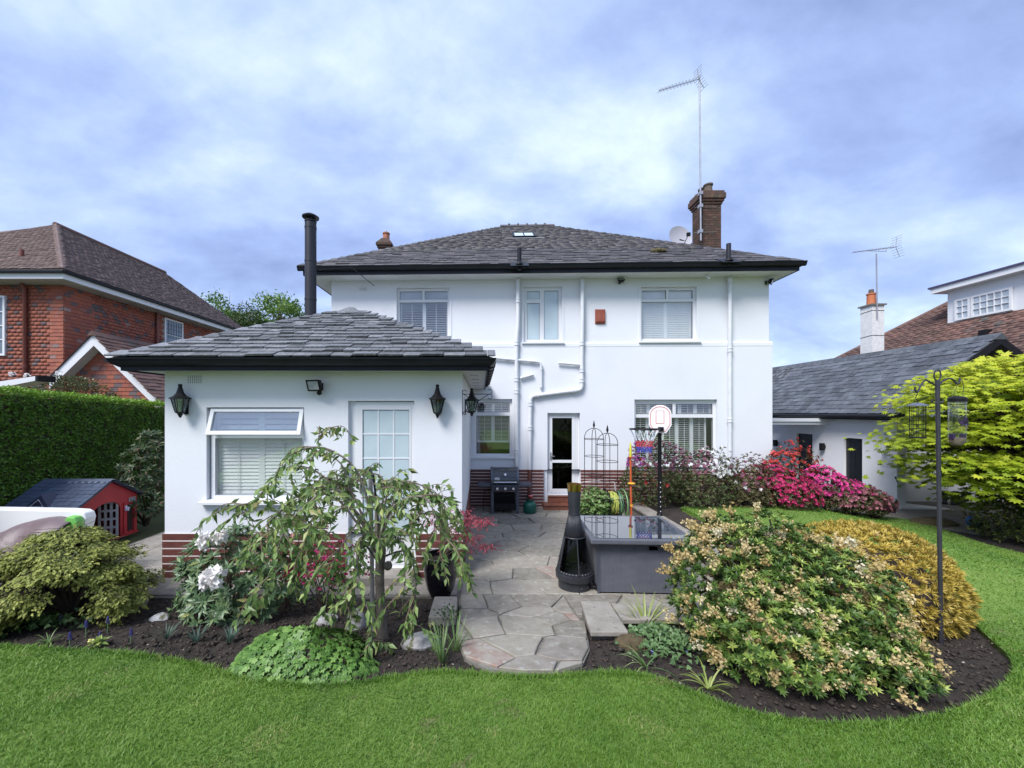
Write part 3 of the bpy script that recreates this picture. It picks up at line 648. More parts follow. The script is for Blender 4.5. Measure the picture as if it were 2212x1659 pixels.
# soffit, fascia, gutter
su0, su1, sv0, sv1 = -OV - .05, UW + OV - .08, -OV, DEP + OV
mb = MB(); mb.box(su0, su1, sv0, sv1, ez + .012, ez + .035); mb.build('soffit', m_soffit, house, local=True)
mb = MB(); mb.panel(su0 - .02, su1 + .02, ez, ez + .11, [], sv0 - .022, .022); mb.box(su0 - .022, su0, sv0, sv1, ez, ez + .11); mb.box(su1, su1 + .022, sv0, sv1, ez, ez + .11); mb.build('fascia', m_fascia, house, local=True)
def gutter_prof(sgn=1): return [(0.0, 0.0), (-.035, -.012), (-.075, .01), (-.088, .05), (-.105, .085), (-.105, .095), (-.0, .095)]
mb = MB(); pf = gutter_prof(); mb.prism([(su0 - .13, sv0 - .024 + a, ez + .105 + b) for a, b in pf], (su1 - su0 + .26, 0, 0)); mb.prism([(su1 + .024 - a, sv0 - .02, ez + .105 + b) for a, b in reversed(pf)], (0, sv1 - sv0, 0)); mb.build('gutter', m_black, house, local=True)
mb = MB()
for i in range(13): mb.box(su0 + .5 + i * .93, su0 + .53 + i * .93, sv0 - .028, sv0 - .022, ez + .03, ez + .10)
mb.build('gutter_bracket', m_black, house, local=True)

# ---- slate roofs: every slate a real overlapping piece
def slate_mesh(name, th, material):
    mb = MB(); c = .06
    pts = [(-.5 + c, 0), (.5 - c * .8, 0), (.5, .09), (.5, 1), (-.5, 1), (-.5, .06)]
    top = [(x, y, th * 2 - th * y * 1.7) for x, y in pts]; bot = [(x, y, th - th * y * 1.7) for x, y in pts]
    n = len(pts); mb.add(top + bot, [tuple(range(n))] + [(i, n + i, n + (i + 1) % n, (i + 1) % n) for i in range(n)])
    me = bpy.data.meshes.new(name); me.from_pydata(mb.V, [], mb.F); me.materials.append(material); me.update(); return me
def slates(parent, A, B, C, D, s, wmin, wmax, material, th, seed, limit=300, name='slate', lap=1.75, order='low', jit=0.02, taper=0.0):
    """slope with eave A-B and ridge D-C, all in the parent's frame; pieces first `limit` as parts, the rest joined"""
    r = random.Random(seed); A, B, C, D = (Vector(p) for p in (A, B, C, D))
    ea = (B - A).normalized(); nrm = (B - A).cross(D - A).normalized(); eb = nrm.cross(ea)
    if eb.dot(D - A) < 0: eb = -eb
    H = (D - A).dot(eb); aC, aD, aB = (C - A).dot(ea), (D - A).dot(ea), (B - A).dot(ea)
    me = slate_mesh(name, th, material); out = []; b = 0.0; k_ = 0
    while b < H - s * .3:
        t = b / H; lo = aD * t; hi = aB + (aC - aB) * t
        a = lo - (wmin * r.random() * .5 if lo == 0 else 0)
        while a < hi - wmin * .3:
            w = r.uniform(wmin, wmax) * (1 - taper * t); w = min(w, hi - a) if hi - a < w * 1.4 else w
            if w < wmin * .45: break
            pos = A + ea * (a + w / 2) + eb * (b + r.uniform(-jit, jit) * s)
            rot = r.gauss(0, 0.010)
            ca, sa = math.cos(rot), math.sin(rot); x_ = ea * ca + eb * sa; y_ = -ea * sa + eb * ca; up = r.uniform(0.85, 1.5)
            L_ = min(s * lap, (H - b) * 1.0 + .02)
            M_ = Matrix(((x_.x * (w - .006), y_.x * L_, nrm.x * up, pos.x), (x_.y * (w - .006), y_.y * L_, nrm.y * up, pos.y), (x_.z * (w - .006), y_.z * L_, nrm.z * up, pos.z), (0, 0, 0, 1)))
            out.append(M_); a += w
        b += s * (1 - .35 * taper * t); k_ += 1
    if order == 'near':
        pw_ = wm(parent); out.sort(key=lambda m: (pw_ @ m.translation).y)
    for M_ in out[:limit]: piece(name, me, parent, M_)
    rest = out[limit:]
    if rest:
        bv = np.array([v.co[:] + (1,) for v in me.vertices]); tris = []
        for p_ in me.polygons:
            vs = list(p_.vertices)
            for i in range(1, len(vs) - 1): tris.append((vs[0], vs[i], vs[i + 1]))
        MM = np.array([[list(rw_) for rw_ in m] for m in rest]); Vv = np.einsum('nij,kj->nki', MM, bv)[..., :3]
        T = (np.arange(len(rest))[:, None, None] * len(bv) + np.array(tris)[None]).reshape(-1, 3)
        var = np.repeat(np.random.default_rng(seed).random(len(rest)), len(bv))
        np_obj(name + '_courses', np_mesh(name, Vv.reshape(-1, 3), T, material, var), parent, kind='stuff')
    return nrm
rz0, rzt = ez + .19, 9.62
e0, e1, ev0, ev1 = su0 - .07, su1 + .07, sv0 - .09, sv1 + .09
rv = 4.95; r0, r1 = (e0 + e1) / 2 - .95, (e0 + e1) / 2 + .95
m_under = mat('roof_felt', (.05, .05, .055), rough=.9)
mb = MB(); h_ = -.02
c_ = [(e0, ev0, rz0 + h_), (e1, ev0, rz0 + h_), (e1, ev1, rz0 + h_), (e0, ev1, rz0 + h_), (r0, rv, rzt + h_), (r1, rv, rzt + h_)]
mb.add(c_, [(0, 1, 5, 4)]); roof = mb.build('roof', m_under, house, local=True, label='grey slate hipped roof of the white house')
mb = MB(); mb.add([(e0 - .02, ev0, rz0), (e1 + .02, ev0, rz0), (e1 + .02, ev1, rz0), (e0 - .02, ev1, rz0), (r0, rv, rzt), (r1, rv, rzt)], [(1, 2, 5), (2, 3, 4, 5), (3, 0, 4)]); mb.build('side_slope', m_slate_m, roof, local=True)
slates(roof, (e0, ev0, rz0), (e1, ev0, rz0), (r1, rv, rzt), (r0, rv, rzt), .205, .22, .42, m_slate_m, .013, 5)
mb = MB()
n_ = 6
for i in range(n_):
    a, b = r0 - .08 + (r1 - r0 + .16) * i / n_, r0 - .08 + (r1 - r0 + .16) * (i + 1) / n_ + .02
    mb.prism([(a, rv - .16, rzt - .05), (a, rv - .02, rzt + .07), (a, rv + .02, rzt + .07), (a, rv + .16, rzt - .05)], (b - a, 0, 0))
    if i: mb.ball((a, rv, rzt + .075), .05, 8, 6)
mb.build('ridge_tile', m_slate_m, roof, local=True)
slope = (rzt - rz0) / (rv - ev0); sang = math.atan(slope)
def on_roof(x, y):                                  # photo point -> point of the front roof slope (house frame)
    d = (x - XC) / F; lo, hi = 8.0, 20.0
    for _ in range(40):
        Y = (lo + hi) / 2; X = d * Y; v = (X - HO[0]) * nx_h + (Y - HO[1]) * ny_h; z = ZC + (YC - y) / F * Y
        if z < rz0 + (v - ev0) * slope: hi = Y
        else: lo = Y
    # above the plane while in front of it
    u = (d * Y - HO[0]) * tx_ + (Y - HO[1]) * ty_
    return Vector((u, v, rz0 + (v - ev0) * slope))
def frame_at(p): return Matrix.Translation(p) @ Matrix.Rotation(sang, 4, 'X')
# roof light
p = on_roof(1131, 511); Mr = frame_at(p)
mb = MB(); mb.panel(-.38, .38, -.44, .44, [(-.31, -.015, -.36, .36), (.015, .31, -.36, .36)], 0, .05); 
for i, v in enumerate(mb.V): mb.V[i] = tuple(Mr @ Vector((v[0], v[2], .085 - v[1])))
sk = mb.build('roof_light', m_black, roof, local=True)
mb = MB(); mb.box(-.31, .31, -.36, .36, .06, .07, Mr); mb.build('glass_pane', mat('skylight_glass', (.60, .68, .75), rough=.06, spec=1.0), sk, local=True)
mb = MB(); mb.box(-.62, .62, -.56, -.47, .028, .04, Mr); mb.build('lead_flashing', mat('lead', (.30, .31, .32), (.22, .22, .23), rough=.6, scale=9), sk, local=True)
# roof vent pipes
for (x, y, h2, lb) in ((1122, 574, .42, 'black vent pipe at the middle of the slates'), (1574, 566, .44, 'grey vent pipe near the right end of the slates')):
    p = on_roof(x, y); mb = MB(); mb.tube([p + Vector((0, 0, -.1)), p + Vector((0, 0, h2))], .052, 12); vp = mb.build('vent_pipe', m_black if x < 1300 else m_flue, roof, local=True, smooth=True, label=lb)
    mb = MB(); mb.box(-.22, .22, -.16, .2, .022, .036, frame_at(p)); mb.lathe([(.10, .02), (.085, .06), (.055, .10)], p, 12); mb.build('flashing', m_black, vp, local=True, smooth=True)
# moss tuft
p = on_roof(1420, 546); mb = MB()
for _ in range(26): mb.ball(p + Vector((random.gauss(0, .13), random.gauss(0, .08), 0)) + Vector((0, 0, .04)), random.uniform(.02, .05), 6, 4)
mb.build('moss_tuft', mat('moss', (.09, .085, .03), (.16, .12, .05), rough=1, scale=30), roof, local=True)

# ---- chimneys
def brick_stack(parent, x0, x1, y0, y1, z0, z1, name='brick', limit=True):
    """masonry shaft of separate bricks round a core (parent frame)"""
    mb = MB(); mb.box(x0 + .012, x1 - .012, y0 + .012, y1 - .012, z0, z1); mb.build('core', m_mortar, parent, local=True)
    bh = .075; n = int((z1 - z0) / bh); bm = MB(); bm.box(-.5, .5, -.5, .5, -.5, .5); src = None
    for k_ in range(n):
        zc_ = z1 - (k_ + .5) * bh
        for ax in (0, 1):
            a, b = (x0, x1) if ax == 0 else (y0, y1); L_ = b - a; m_ = max(2, round(L_ / .22)); off = .5 if (k_ + ax) % 2 else 0
            cuts = [a] + [a + L_ * (i + off) / m_ for i in range(0 if off else 1, m_)] + [b]
            for i in range(len(cuts) - 1):
                if cuts[i + 1] - cuts[i] < .02: continue
                cx, w = (cuts[i] + cuts[i + 1]) / 2, cuts[i + 1] - cuts[i] - .009
                T_ = Matrix.Translation((cx, y0 + .048 + random.uniform(-.002, .002), zc_)) @ Matrix.Diagonal((w, .10, bh - .009, 1)) if ax == 0 else Matrix.Translation((x0 + .047 + random.uniform(-.002, .002), cx, zc_)) @ Matrix.Diagonal((.10, w, bh - .0095, 1))
                if src is None: src = bm.build(name, m_chim, parent, local=True); src.matrix_basis = T_
                else: piece(name, src.data, parent, T_)
ch = thing('brick_chimney', 'tall dark brick chimney with corbelled cap on the right of the white house roof', 'chimney', (7.2, 12.2, 7.0))
cx0, cx1, cy0, cy1 = (1515 - XC) / F * 12.2 - 7.2, (1558 - XC) / F * 12.2 - 7.2, 0, .52
brick_stack(ch, cx0, cx1, cy0, cy1, -.6, 2.05)
mb = MB()
for k_, (o_, za, zb_) in enumerate([(.03, 2.05, 2.125), (.065, 2.127, 2.20), (.10, 2.202, 2.38), (.07, 2.382, 2.46)]): mb.box(cx0 - o_, cx1 + o_, cy0 - o_, cy1 + o_, za, zb_)
mb.build('corbel_cap', m_chim, ch, local=True, bevel=.012)
m_potd = mat('weathered_pot', (.14, .10, .08), (.09, .075, .06), rough=.9, scale=9)
for px_, py_ in (((cx0 + cx1) / 2 - .02, .14), ((cx0 + cx1) / 2 - .05, .38)):
    mb = MB(); mb.lathe([(.15, 2.44), (.13, 2.5), (.115, 2.68), (.14, 2.70), (.145, 2.74), (.12, 2.75), (.10, 2.75), (.095, 2.6)], (px_, py_, 0), 16); mb.build('chimney_pot', m_potd, ch, local=True, smooth=True)
ch2 = thing('brick_chimney', 'small dark brick chimney with orange pot behind the left of the white house roof', 'chimney', ((830 - XC) / F * 14, 14, 7.72))
brick_stack(ch2, -.21, .21, 0, .6, -.6, .72)
mb = MB(); mb.box(-.25, .25, -.04, .64, .72, .80); mb.box(-.29, .29, -.08, .68, .802, .88); mb.add([(-.29, -.08, .882), (.29, -.08, .882), (.29, .68, .882), (-.29, .68, .882), (-.12, .1, 1.12), (.12, .1, 1.12), (.12, .5, 1.12), (-.12, .5, 1.12)], [(0, 1, 5, 4), (1, 2, 6, 5), (2, 3, 7, 6), (3, 0, 4, 7), (4, 5, 6, 7)]); mb.build('corbel_cap', m_chim, ch2, local=True)
mb = MB(); mb.lathe([(.13, 1.10), (.115, 1.32), (.135, 1.34), (.135, 1.38), (.10, 1.38), (.09, 1.2)], (0, .3, 0), 14); pt = mb.build('chimney_pot', m_terra, ch2, local=True, smooth=True)
mb = MB(); mb.tube([(math.cos(t * .35) * .11, .3, 1.38 + math.sin(t * .35) * .10) for t in range(10)], .008, 5); mb.tube([(0, .3 + math.cos(t * .35) * .11, 1.38 + math.sin(t * .35) * .10) for t in range(10)], .008, 5); mb.build('bird_guard', m_upvc, pt, local=True)

# aerial on the chimney
m_alu = mat('aluminium', (.42, .42, .46), (.34, .34, .38), rough=.4, metal=.5, scale=6)
def yagi(parent, p0, dr_, n, el, refl, up=(0, 0, 1)):
    d = Vector(dr_).normalized(); L_ = Vector(dr_).length; s_ = d.cross(Vector(up)).normalized(); u_ = s_.cross(d)
    mb = MB(); mb.tube([p0, p0 + d * L_], .011, 6); mb.build('boom', m_alu, parent, local=True)
    for i in range(n):
        c = p0 + d * (L_ * (.16 + .83 * i / (n - 1))); mb = MB(); e_ = el * (1 - .25 * i / n)
        mb.tube([c - s_ * e_, c + s_ * e_], .006, 5); mb.tube([c - u_ * e_ * .5, c + u_ * e_ * .5], .006, 5); mb.build('element', m_alu, parent, local=True)
    mb = MB(); c = p0 + d * .06
    for sg in (-1, 1):
        t_ = c - d * .10 + u_ * (refl * sg)
        for k_ in range(5): q = c + (t_ - c) * (k_ / 4); mb.tube([q - s_ * .16, q + s_ * .16], .006, 5)
        mb.tube([c, t_], .008, 5)
    mb.build('reflector', m_alu, parent, local=True)
mast = P(1514, 520, 12.08); ae = thing('television_aerial', 'tall aluminium mast with yagi aerial strapped to the right chimney', 'aerial', mast)
top = P(1511, 163, 12.08) - mast
mb = MB(); mb.tube([(0, 0, 0), (top.x * .4, 0, top.z * .4), (top.x, 0, top.z)], .024, 8); mb.build('mast', m_alu, ae, local=True, smooth=True)
yagi(ae, Vector((top.x, -.02, top.z - .12)), (P(1418, 201, 11.7) - P(1506, 175, 12.08)), 11, .14, .30)
for zf_ in (.25, 1.05, 1.45):
    mb = MB(); mb.box(-.05, .05, -.035, .10, zf_, zf_ + .10); mb.tube([(-.16, .1, zf_ + .05), (.55, .085, zf_ + .07)], .006, 5); mb.build('lashing_bracket', m_alu, ae, local=True)
mb = MB(); mb.tube([(.03, -.01, .0), (.035, -.012, 1.6), (.05, .05, 1.7)], .008, 5); mb.build('cable', m_iron, ae, local=True)
# satellite dish
dp = P(1470, 512, 12.0); dish = thing('satellite_dish', 'pale round satellite dish beside the right brick chimney', 'satellite dish', dp)
Md = Matrix.Rotation(math.radians(78), 4, 'X') @ Matrix.Rotation(math.radians(8), 4, 'Y')
mb = MB(); prof = [(1e-5, -.075)] + [(.37 * t, -.075 + .075 * t * t) for t in (.25, .5, .75, .95, 1.0)] + [(.385, .006), (.37, -.012)] + [(.37 * t, -.09 + .075 * t * t) for t in (.75, .5, .25)] + [(1e-5, -.092)]
mb.lathe(prof, (0, 0, 0), 28, Md); mb.build('reflector_dish', mat('dish_grey', (.40, .39, .43), rough=.5), dish, local=True, smooth=60)
mb = MB(); mb.tube([(0, .05, -.3), (.02, -.2, -.28), (.05, -.36, -.10)], .012, 6); mb.box(.0, .10, -.40, -.34, -.14, -.04); mb.build('feed_arm', m_iron, dish, local=True)
mb = MB(); mb.tube([(.0, .06, -.05), (.25, .08, -.12), (.42, .10, -.18)], .018, 6); mb.build('wall_bracket', m_iron, dish, local=True)

# ---- soil and waste pipes on the facade
def pipe(pts, r, name='drainpipe', m_=None, collars=(), v=-.05, label=None):
    q = [Vector((*FP(x, y, v)[:1], v, FP(x, y, v)[1])) for x, y in pts]
    path = []
    for i, p in enumerate(q):
        if 0 < i < len(q) - 1:
            a = (q[i - 1] - p).normalized(); b = (q[i + 1] - p).normalized(); k_ = min(.09, (q[i - 1] - p).length * .4, (q[i + 1] - p).length * .4)
            path += [p + a * k_, p + (a + b) * (k_ * .28), p + b * k_]
        else: path.append(p)
    mb = MB(); mb.tube(path, r, 12); o = mb.build(name, m_ or m_pipe, house, local=True, smooth=50, label=label)
    for (x, y) in collars:
        c = FP(x, y, v); c = Vector((c[0], v, c[1])); best = None
        for i in range(len(q) - 1):
            d = q[i + 1] - q[i]; t = max(0, min(1, (c - q[i]).dot(d) / d.length_squared)); e_ = q[i] + d * t
            if best is None or (e_ - c).length < best[0]: best = ((e_ - c).length, e_, d.normalized())
        _, e_, d = best; mb = MB(); mb.tube([e_ - d * .055, e_ - d * .05, e_ - d * .03, e_ - d * .028, e_ + d * .028, e_ + d * .03, e_ + d * .05, e_ + d * .055], [r * 1.05, r * 1.32, r * 1.32, r * 1.14, r * 1.14, r * 1.32, r * 1.32, r * 1.05], 12); mb.build('collar', m_pipe, o, local=True, smooth=35)
    return o
pv = -.11
pipe([(1119, 604), (1119, 700), (1116, 735), (1116, 1014)], .052, collars=[(1119, 650), (1117, 742), (1116, 820), (1116, 846), (1116, 975)], v=pv)
pipe([(1258, 604), (1258, 700), (1257, 740), (1257, 842), (1146, 856), (1144, 1014)], .050, collars=[(1257, 742), (1257, 800), (1257, 822), (1240, 844), (1160, 855), (1145, 873), (1144, 925)], v=pv)
pipe([(1144, 1015), (1144, 1090)], .050, m_=m_bandbrown, v=pv, name='lower_drainpipe')
pipe([(1577, 600), (1577, 735), (1577, 1010)], .045, collars=[(1577, 607), (1577, 756), (1577, 908)], v=pv)
pipe([(1066, 773), (1120, 778), (1169, 782), (1169, 838)], .032, name='waste_pipe', collars=[(1095, 776), (1150, 780), (1169, 795), (1169, 832)], v=pv)
pipe([(1124, 817), (1152, 809)], .036, name='waste_pipe', v=pv); pipe([(1206, 784), (1255, 788)], .028, name='waste_pipe', collars=[(1246, 787)], v=pv)
pipe([(1013, 868), (1013, 1016)], .045, name='waste_pipe', v=-.30)
pipe([(1012, 1017), (1010, 1094)], .055, m_=m_bandbrown, name='lower_drainpipe', v=-.30)
# red-brown alarm box and vents
r_ = FR(1285, 668, 1307, 701)
mb = MB(); mb.hexa([(r_[0], 0, r_[2]), (r_[1], 0, r_[2]), (r_[1], 0, r_[3]), (r_[0], 0, r_[3]), (r_[0] + .015, -.07, r_[2] + .06), (r_[1] - .015, -.07, r_[2] + .06), (r_[1] - .015, -.07, r_[3] - .02), (r_[0] + .015, -.07, r_[3] - .02)])
mb.F = [list(reversed(f)) for f in mb.F]
mb.build('alarm_box', mat('faded_red_box', (.24, .05, .03), (.30, .085, .05), rough=.5, scale=12, speck=((.5, .4, .35), 9, .66)), house, local=True, bevel=.008, label='faded red-brown alarm box on the upper wall')
def vent(parent, r_, v, nx_, nz_, local=True):
    mb = MB(); hs = []
    pw, ph = (r_[1] - r_[0]) / nx_, (r_[3] - r_[2]) / nz_
    for i in range(nx_):
        for j in range(nz_): hs.append((r_[0] + pw * (i + .25), r_[0] + pw * (i + .75), r_[2] + ph * (j + .22), r_[2] + ph * (j + .78)))
    mb.panel(*r_, hs, v - .008, .014); o = mb.build('air_vent', m_white, parent, local=local)
    mb = MB(); mb.box(r_[0], r_[1], v + .004, v + .0055, r_[2], r_[3]); return o, mb
o_, b_ = vent(house, FR(777, 621, 792, 628), -.012, 6, 1); b_.V = [(a, -.009, c) for a, b, c in b_.V[:4]] + [(a, -.0075, c) for a, b, c in b_.V[4:]]

# ================================================================== GARDEN ROOM (white extension in front)
EY = 5.65; EX0 = (356 - XC) / F * EY; EX1 = (998 - XC) / F * EY; EW = EX1 - EX0
def XP(x, y, v=0.0):
    Y = EY + v; return ((x - XC) / F * Y - EX0, ZC + (YC - y) / F * Y)
def XR(x0, y0, x1, y1, v=0.0):
    a, b = XP(x0, y1, v), XP(x1, y0, v); return (a[0], b[0], a[1], b[1])
ext = thing('garden_room', 'white single-storey garden room with hipped slate roof and black fascia', 'extension', (EX0, EY, 0))
EDEP = 9.86 - EY - .02
ewz = 3.02; eplz = XP(400, 1152)[1]
xw = XR(446, 880, 657, 1080); xd = XR(752, 866, 895, 1222); xd = (xd[0], xd[1], .16, xd[3])
mb = MB(); mb.panel(0, EW, eplz, ewz + .02, [xw, xd], 0, .14); mb.build('wall', m_white, ext, local=True)
mb = MB(); mb.box(0, .14, .142, EDEP, 0, ewz); mb.box(EW - .14, EW, .142, EDEP, eplz, ewz); mb.box(EW - .14, EW - .004, .142, EDEP, 0, eplz); mb.build('side_wall', m_white, ext, local=True)
mb = MB(); mb.box(0.01, xd[0], 0.004, .13, -.02, eplz); mb.box(xd[1], EW - .012, 0.004, .13, -.02, eplz); mb.box(xd[0], xd[1], 0.004, .13, -.02, .157); mb.build('plinth_backing', m_white, ext, local=True)
plinth(ext, -.012, EW + .012, 0, eplz, -.03, 6, [(xd[0] - .03, xd[1] + .03)], gap_h=.021)
# plinth on the right side wall
h_ = eplz / 6
mb = MB(); mb.box(EW + .002, EW + .0135, -.016, EDEP - .1, 0, eplz - .002); mb.build('pointing', m_bandwhite, ext, local=True)
for i in range(6): mb = MB(); mb.box(EW + .003, EW + .016, -.017, EDEP - .1, i * h_ + (.021 if i else 0), (i + 1) * h_ - .001); mb.build('brick_course', m_bandbrown, ext, local=True)
# window: open top light over a fixed pane, closed shutters behind
zt = XP(550, 943)[1]
q = (xw[0] + .085, xw[1] - .055, xw[2] + .055, zt - .03); top = (xw[0] + .055, xw[1] - .055, zt + .04, xw[3] - .04)
w = window(ext, (xw[0] + .03, xw[1] - .01, xw[2], xw[3] - .02), [q, top], .06, 'wide white window with top light ajar and closed shutters', sill=None, inner=m_gask, glass=m_glass)
bpy.data.objects.remove([c for c in w.children if c.name.startswith('glass_pane')][1]); bpy.data.objects.remove([c for c in w.children if c.name.startswith('gasket')][-1])
mb = MB(); mb.prism([(xw[0] - .07, .12, xw[2]), (xw[0] - .07, -.10, xw[2] - .018), (xw[0] - .07, -.10, xw[2] - .05), (xw[0] - .07, .12, xw[2] - .05)], (xw[1] - xw[0] + .14, 0, 0)); mb.build('sill', m_upvc, w, local=True)
shutters(w, q[0] - .03, q[1] + .03, q[2] - .03, q[3] + .02, .14, 2, 15, 1.25)
shutters(w, q[0] - .03, q[1] + .03, top[2], top[3], .14, 2, 3, 1.25)
lt = (xw[0] + .045, xw[1] - .02, zt + .012, xw[3] - .02); hh = lt[3] - lt[2]
Mo = Matrix.Translation((0, .045, lt[3])) @ Matrix.Rotation(math.radians(-17), 4, 'X')
mb = MB(); mb.panel(lt[0], lt[1], -hh, 0, [(lt[0] + .055, lt[1] - .055, -hh + .055, -.05)], -.02, .055); mb.V = [tuple(Mo @ Vector(v)) for v in mb.V]; tl = mb.build('top_light', m_upvc, w, local=True, bevel=.005)
mb = MB(); mb.box(lt[0] + .05, lt[1] - .05, .005, .012, -hh + .05, -.045, Mo); mb.build('glass_pane', m_glassr, w, local=True)
# door
dfr = (xd[0] + .09, xd[1] - .005, xd[2], xd[3] - .01)
gl = XR(778, 885, 881, 1150); gl = (gl[0] + .02, gl[1] + .01, gl[2], gl[3])
mb = MB(); mb.panel(*dfr, [(dfr[0] + .05, dfr[1] - .05, dfr[2] + .03, dfr[3] - .05)], .05, .07); door = mb.build('door', m_upvc, ext, local=True, bevel=.005, label='white glazed door with small frosted panes')
lf = (dfr[0] + .052, dfr[1] - .052, dfr[2] + .032, dfr[3] - .052)
mb = MB(); mb.panel(*lf, [gl], .045, .05); mb.build('door_leaf', m_upvc, door, local=True, bevel=.005)
cw, rh = (gl[1] - gl[0]) / 3, (gl[3] - gl[2]) / 5
for i in range(3):
    for j in range(5): mb = MB(); mb.box(gl[0] + i * cw + .008, gl[0] + (i + 1) * cw - .008, .064, .072, gl[2] + j * rh + .008, gl[2] + (j + 1) * rh - .008); mb.build('glass_pane', m_frost, door, local=True)
mb = MB()
for i in (1, 2): mb.box(gl[0] + i * cw - .010, gl[0] + i * cw + .010, .056, .078, gl[2], gl[3])
for j in range(1, 5): mb.box(gl[0], gl[1], .0575, .0765, gl[2] + j * rh - .010, gl[2] + j * rh + .010)
mb.build('glazing_bar', m_upvc, door, local=True)
mb = MB(); mb.box(lf[0] + .02, lf[0] + .05, .02, .045, 1.25, 1.47); mb.box(lf[0] + .02, lf[0] + .13, -.005, .015, 1.37, 1.395); mb.build('handle', mat('pewter', (.35, .35, .36), rough=.35, metal=.9), door, local=True)
mb = MB(); mb.box(xd[0], xd[0] + .088, .07, .13, xd[2], xd[3]); mb.build('door_side_panel', m_upvc, door, local=True)
mb = MB(); mb.box(xd[0] - .08, xd[1] + .06, -.34, .13, 0.0, .155); mb.build('door_step', m_slab, ext, local=True, bevel=.012)
# eaves
eo_l, eo_r, eo_f = .30, .36, .33
a0, a1 = -eo_l, EW + eo_r
mb = MB(); mb.box(a0, a1, -eo_f, EDEP, ewz + .022, ewz + .04); mb.build('soffit', m_soffit, ext, local=True)
mb = MB()
for i in range(5): mb.box(EW + .10, EW + .24, .5 + i * .8, .53 + i * .8, ewz + .018, ewz + .0225)
mb.build('soffit_vent', m_iron, ext, local=True)
mb = MB(); mb.box(a0 - .02, a1 + .02, -eo_f - .022, -eo_f, ewz, ewz + .085); mb.box(a0 - .022, a0, -eo_f, EDEP, ewz, ewz + .085); mb.box(a1, a1 + .022, -eo_f, EDEP, ewz, ewz + .085); mb.build('fascia', m_fascia, ext, local=True)
pf = [(0.0, -.005), (-.035, -.014), (-.075, .01), (-.09, .045), (-.108, .075), (-.108, .083), (-.0, .083)]
mb = MB()
L0 = [(a0 - .02, -eo_f - .024 + a, ewz + .080 + b) for a, b in pf]; L1 = [(a1 + .02 - 1.0 * a, -eo_f - .024 + a, ewz + .080 + b) for a, b in pf]; L0 = [(a0 - .02 + 1.0 * a, -eo_f - .024 + a, ewz + .080 + b) for a, b in pf]
L2 = [(a1 + .02 - a, EDEP, ewz + .080 + b) for a, b in pf]; L3 = [(a0 - .02 + a, EDEP, ewz + .080 + b) for a, b in pf]
for A_, B_ in ((L0, L1), (L1, L2), (L3, L0)):
    n = len(pf); mb.add(A_ + B_, [(i, (i + 1) % n, n + (i + 1) % n, n + i) for i in range(n)])
mb.build('gutter', m_black, ext, local=True)
# swan-neck upsweep at the left corner of the eaves
mb = MB(); mb.prism([(a0 - .02, -eo_f - .02, ewz + .04), (a0 - .26, -eo_f - .02, ewz + .135), (a0 - .30, -eo_f - .02, ewz + .162), (a0 - .02, -eo_f - .02, ewz + .162)], (0, .10, 0)); mb.build('eaves_return', m_black, ext, local=True)
mb = MB()
for i in range(9): mb.tube([(a1 + .03, -.1 + i * .45, ewz + .16), (a1 + .13, -.1 + i * .45, ewz + .155), (a1 + .115, -.1 + i * .45, ewz + .08), (a1 + .05, -.1 + i * .45, ewz + .06), (a1 + .03, -.1 + i * .45, ewz + .07)], .012, 5)
mb.build('gutter_bracket', m_iron, ext, local=True)
# roof
z0 = ewz + .168; yf = -eo_f - .11; xl, xr = a0 - .10, a1 + .10
ap = P(757, 672, 7.3); apx = ap.x - EX0; apy = ap.y - EY; apz = ap.z
mb = MB(); mb.add([(xl, yf, z0 - .02), (xr, yf, z0 - .02), (apx + .12, apy, apz - .02), (apx - .12, apy, apz - .02)], [(0, 1, 2, 3)]); roof2 = mb.build('roof', m_under, ext, local=True, label='weathered grey slate roof of the garden room')
mb = MB(); mb.add([(xl, yf, z0), (xr, yf, z0), (xr, EDEP, z0), (xl, EDEP, z0), (apx, apy, apz), (apx, EDEP, apz)], [(1, 2, 5, 4), (3, 0, 4, 5), (0, 1, 2, 3)]); mb.V = [(v[0], v[1], v[2] - .006) for v in mb.V]; mb.build('side_slope', m_slate_l, roof2, local=True)
slates(roof2, (xl - .02, yf, z0), (xr + .02, yf, z0), (apx + .14, apy, apz), (apx - .14, apy, apz), .158, .22, .40, m_slate_l, .019, 12, taper=.35, jit=.07)
mb = MB(); mb.add([(apx - .26, apy - .24, apz - .10), (apx + .26, apy - .24, apz - .10), (apx + .26, apy + .3, apz - .06), (apx - .26, apy + .3, apz - .06), (apx - .05, apy + .02, apz + .09), (apx + .05, apy + .02, apz + .09)], [(0, 1, 5, 4), (1, 2, 5), (2, 3, 4, 5), (3, 0, 4)]); mb.build('apex_cap', m_slate_l, roof2, local=True, bevel=.02)
o_, b_ = vent(ext, XR(405, 811, 437, 828), 0, 7, 5); b_.V = [(v[0], -.003 if v[1] < .005 else -.0015, v[2]) for v in b_.V]; b_.build('vent_hole_backing', m_iron, o_, local=True)

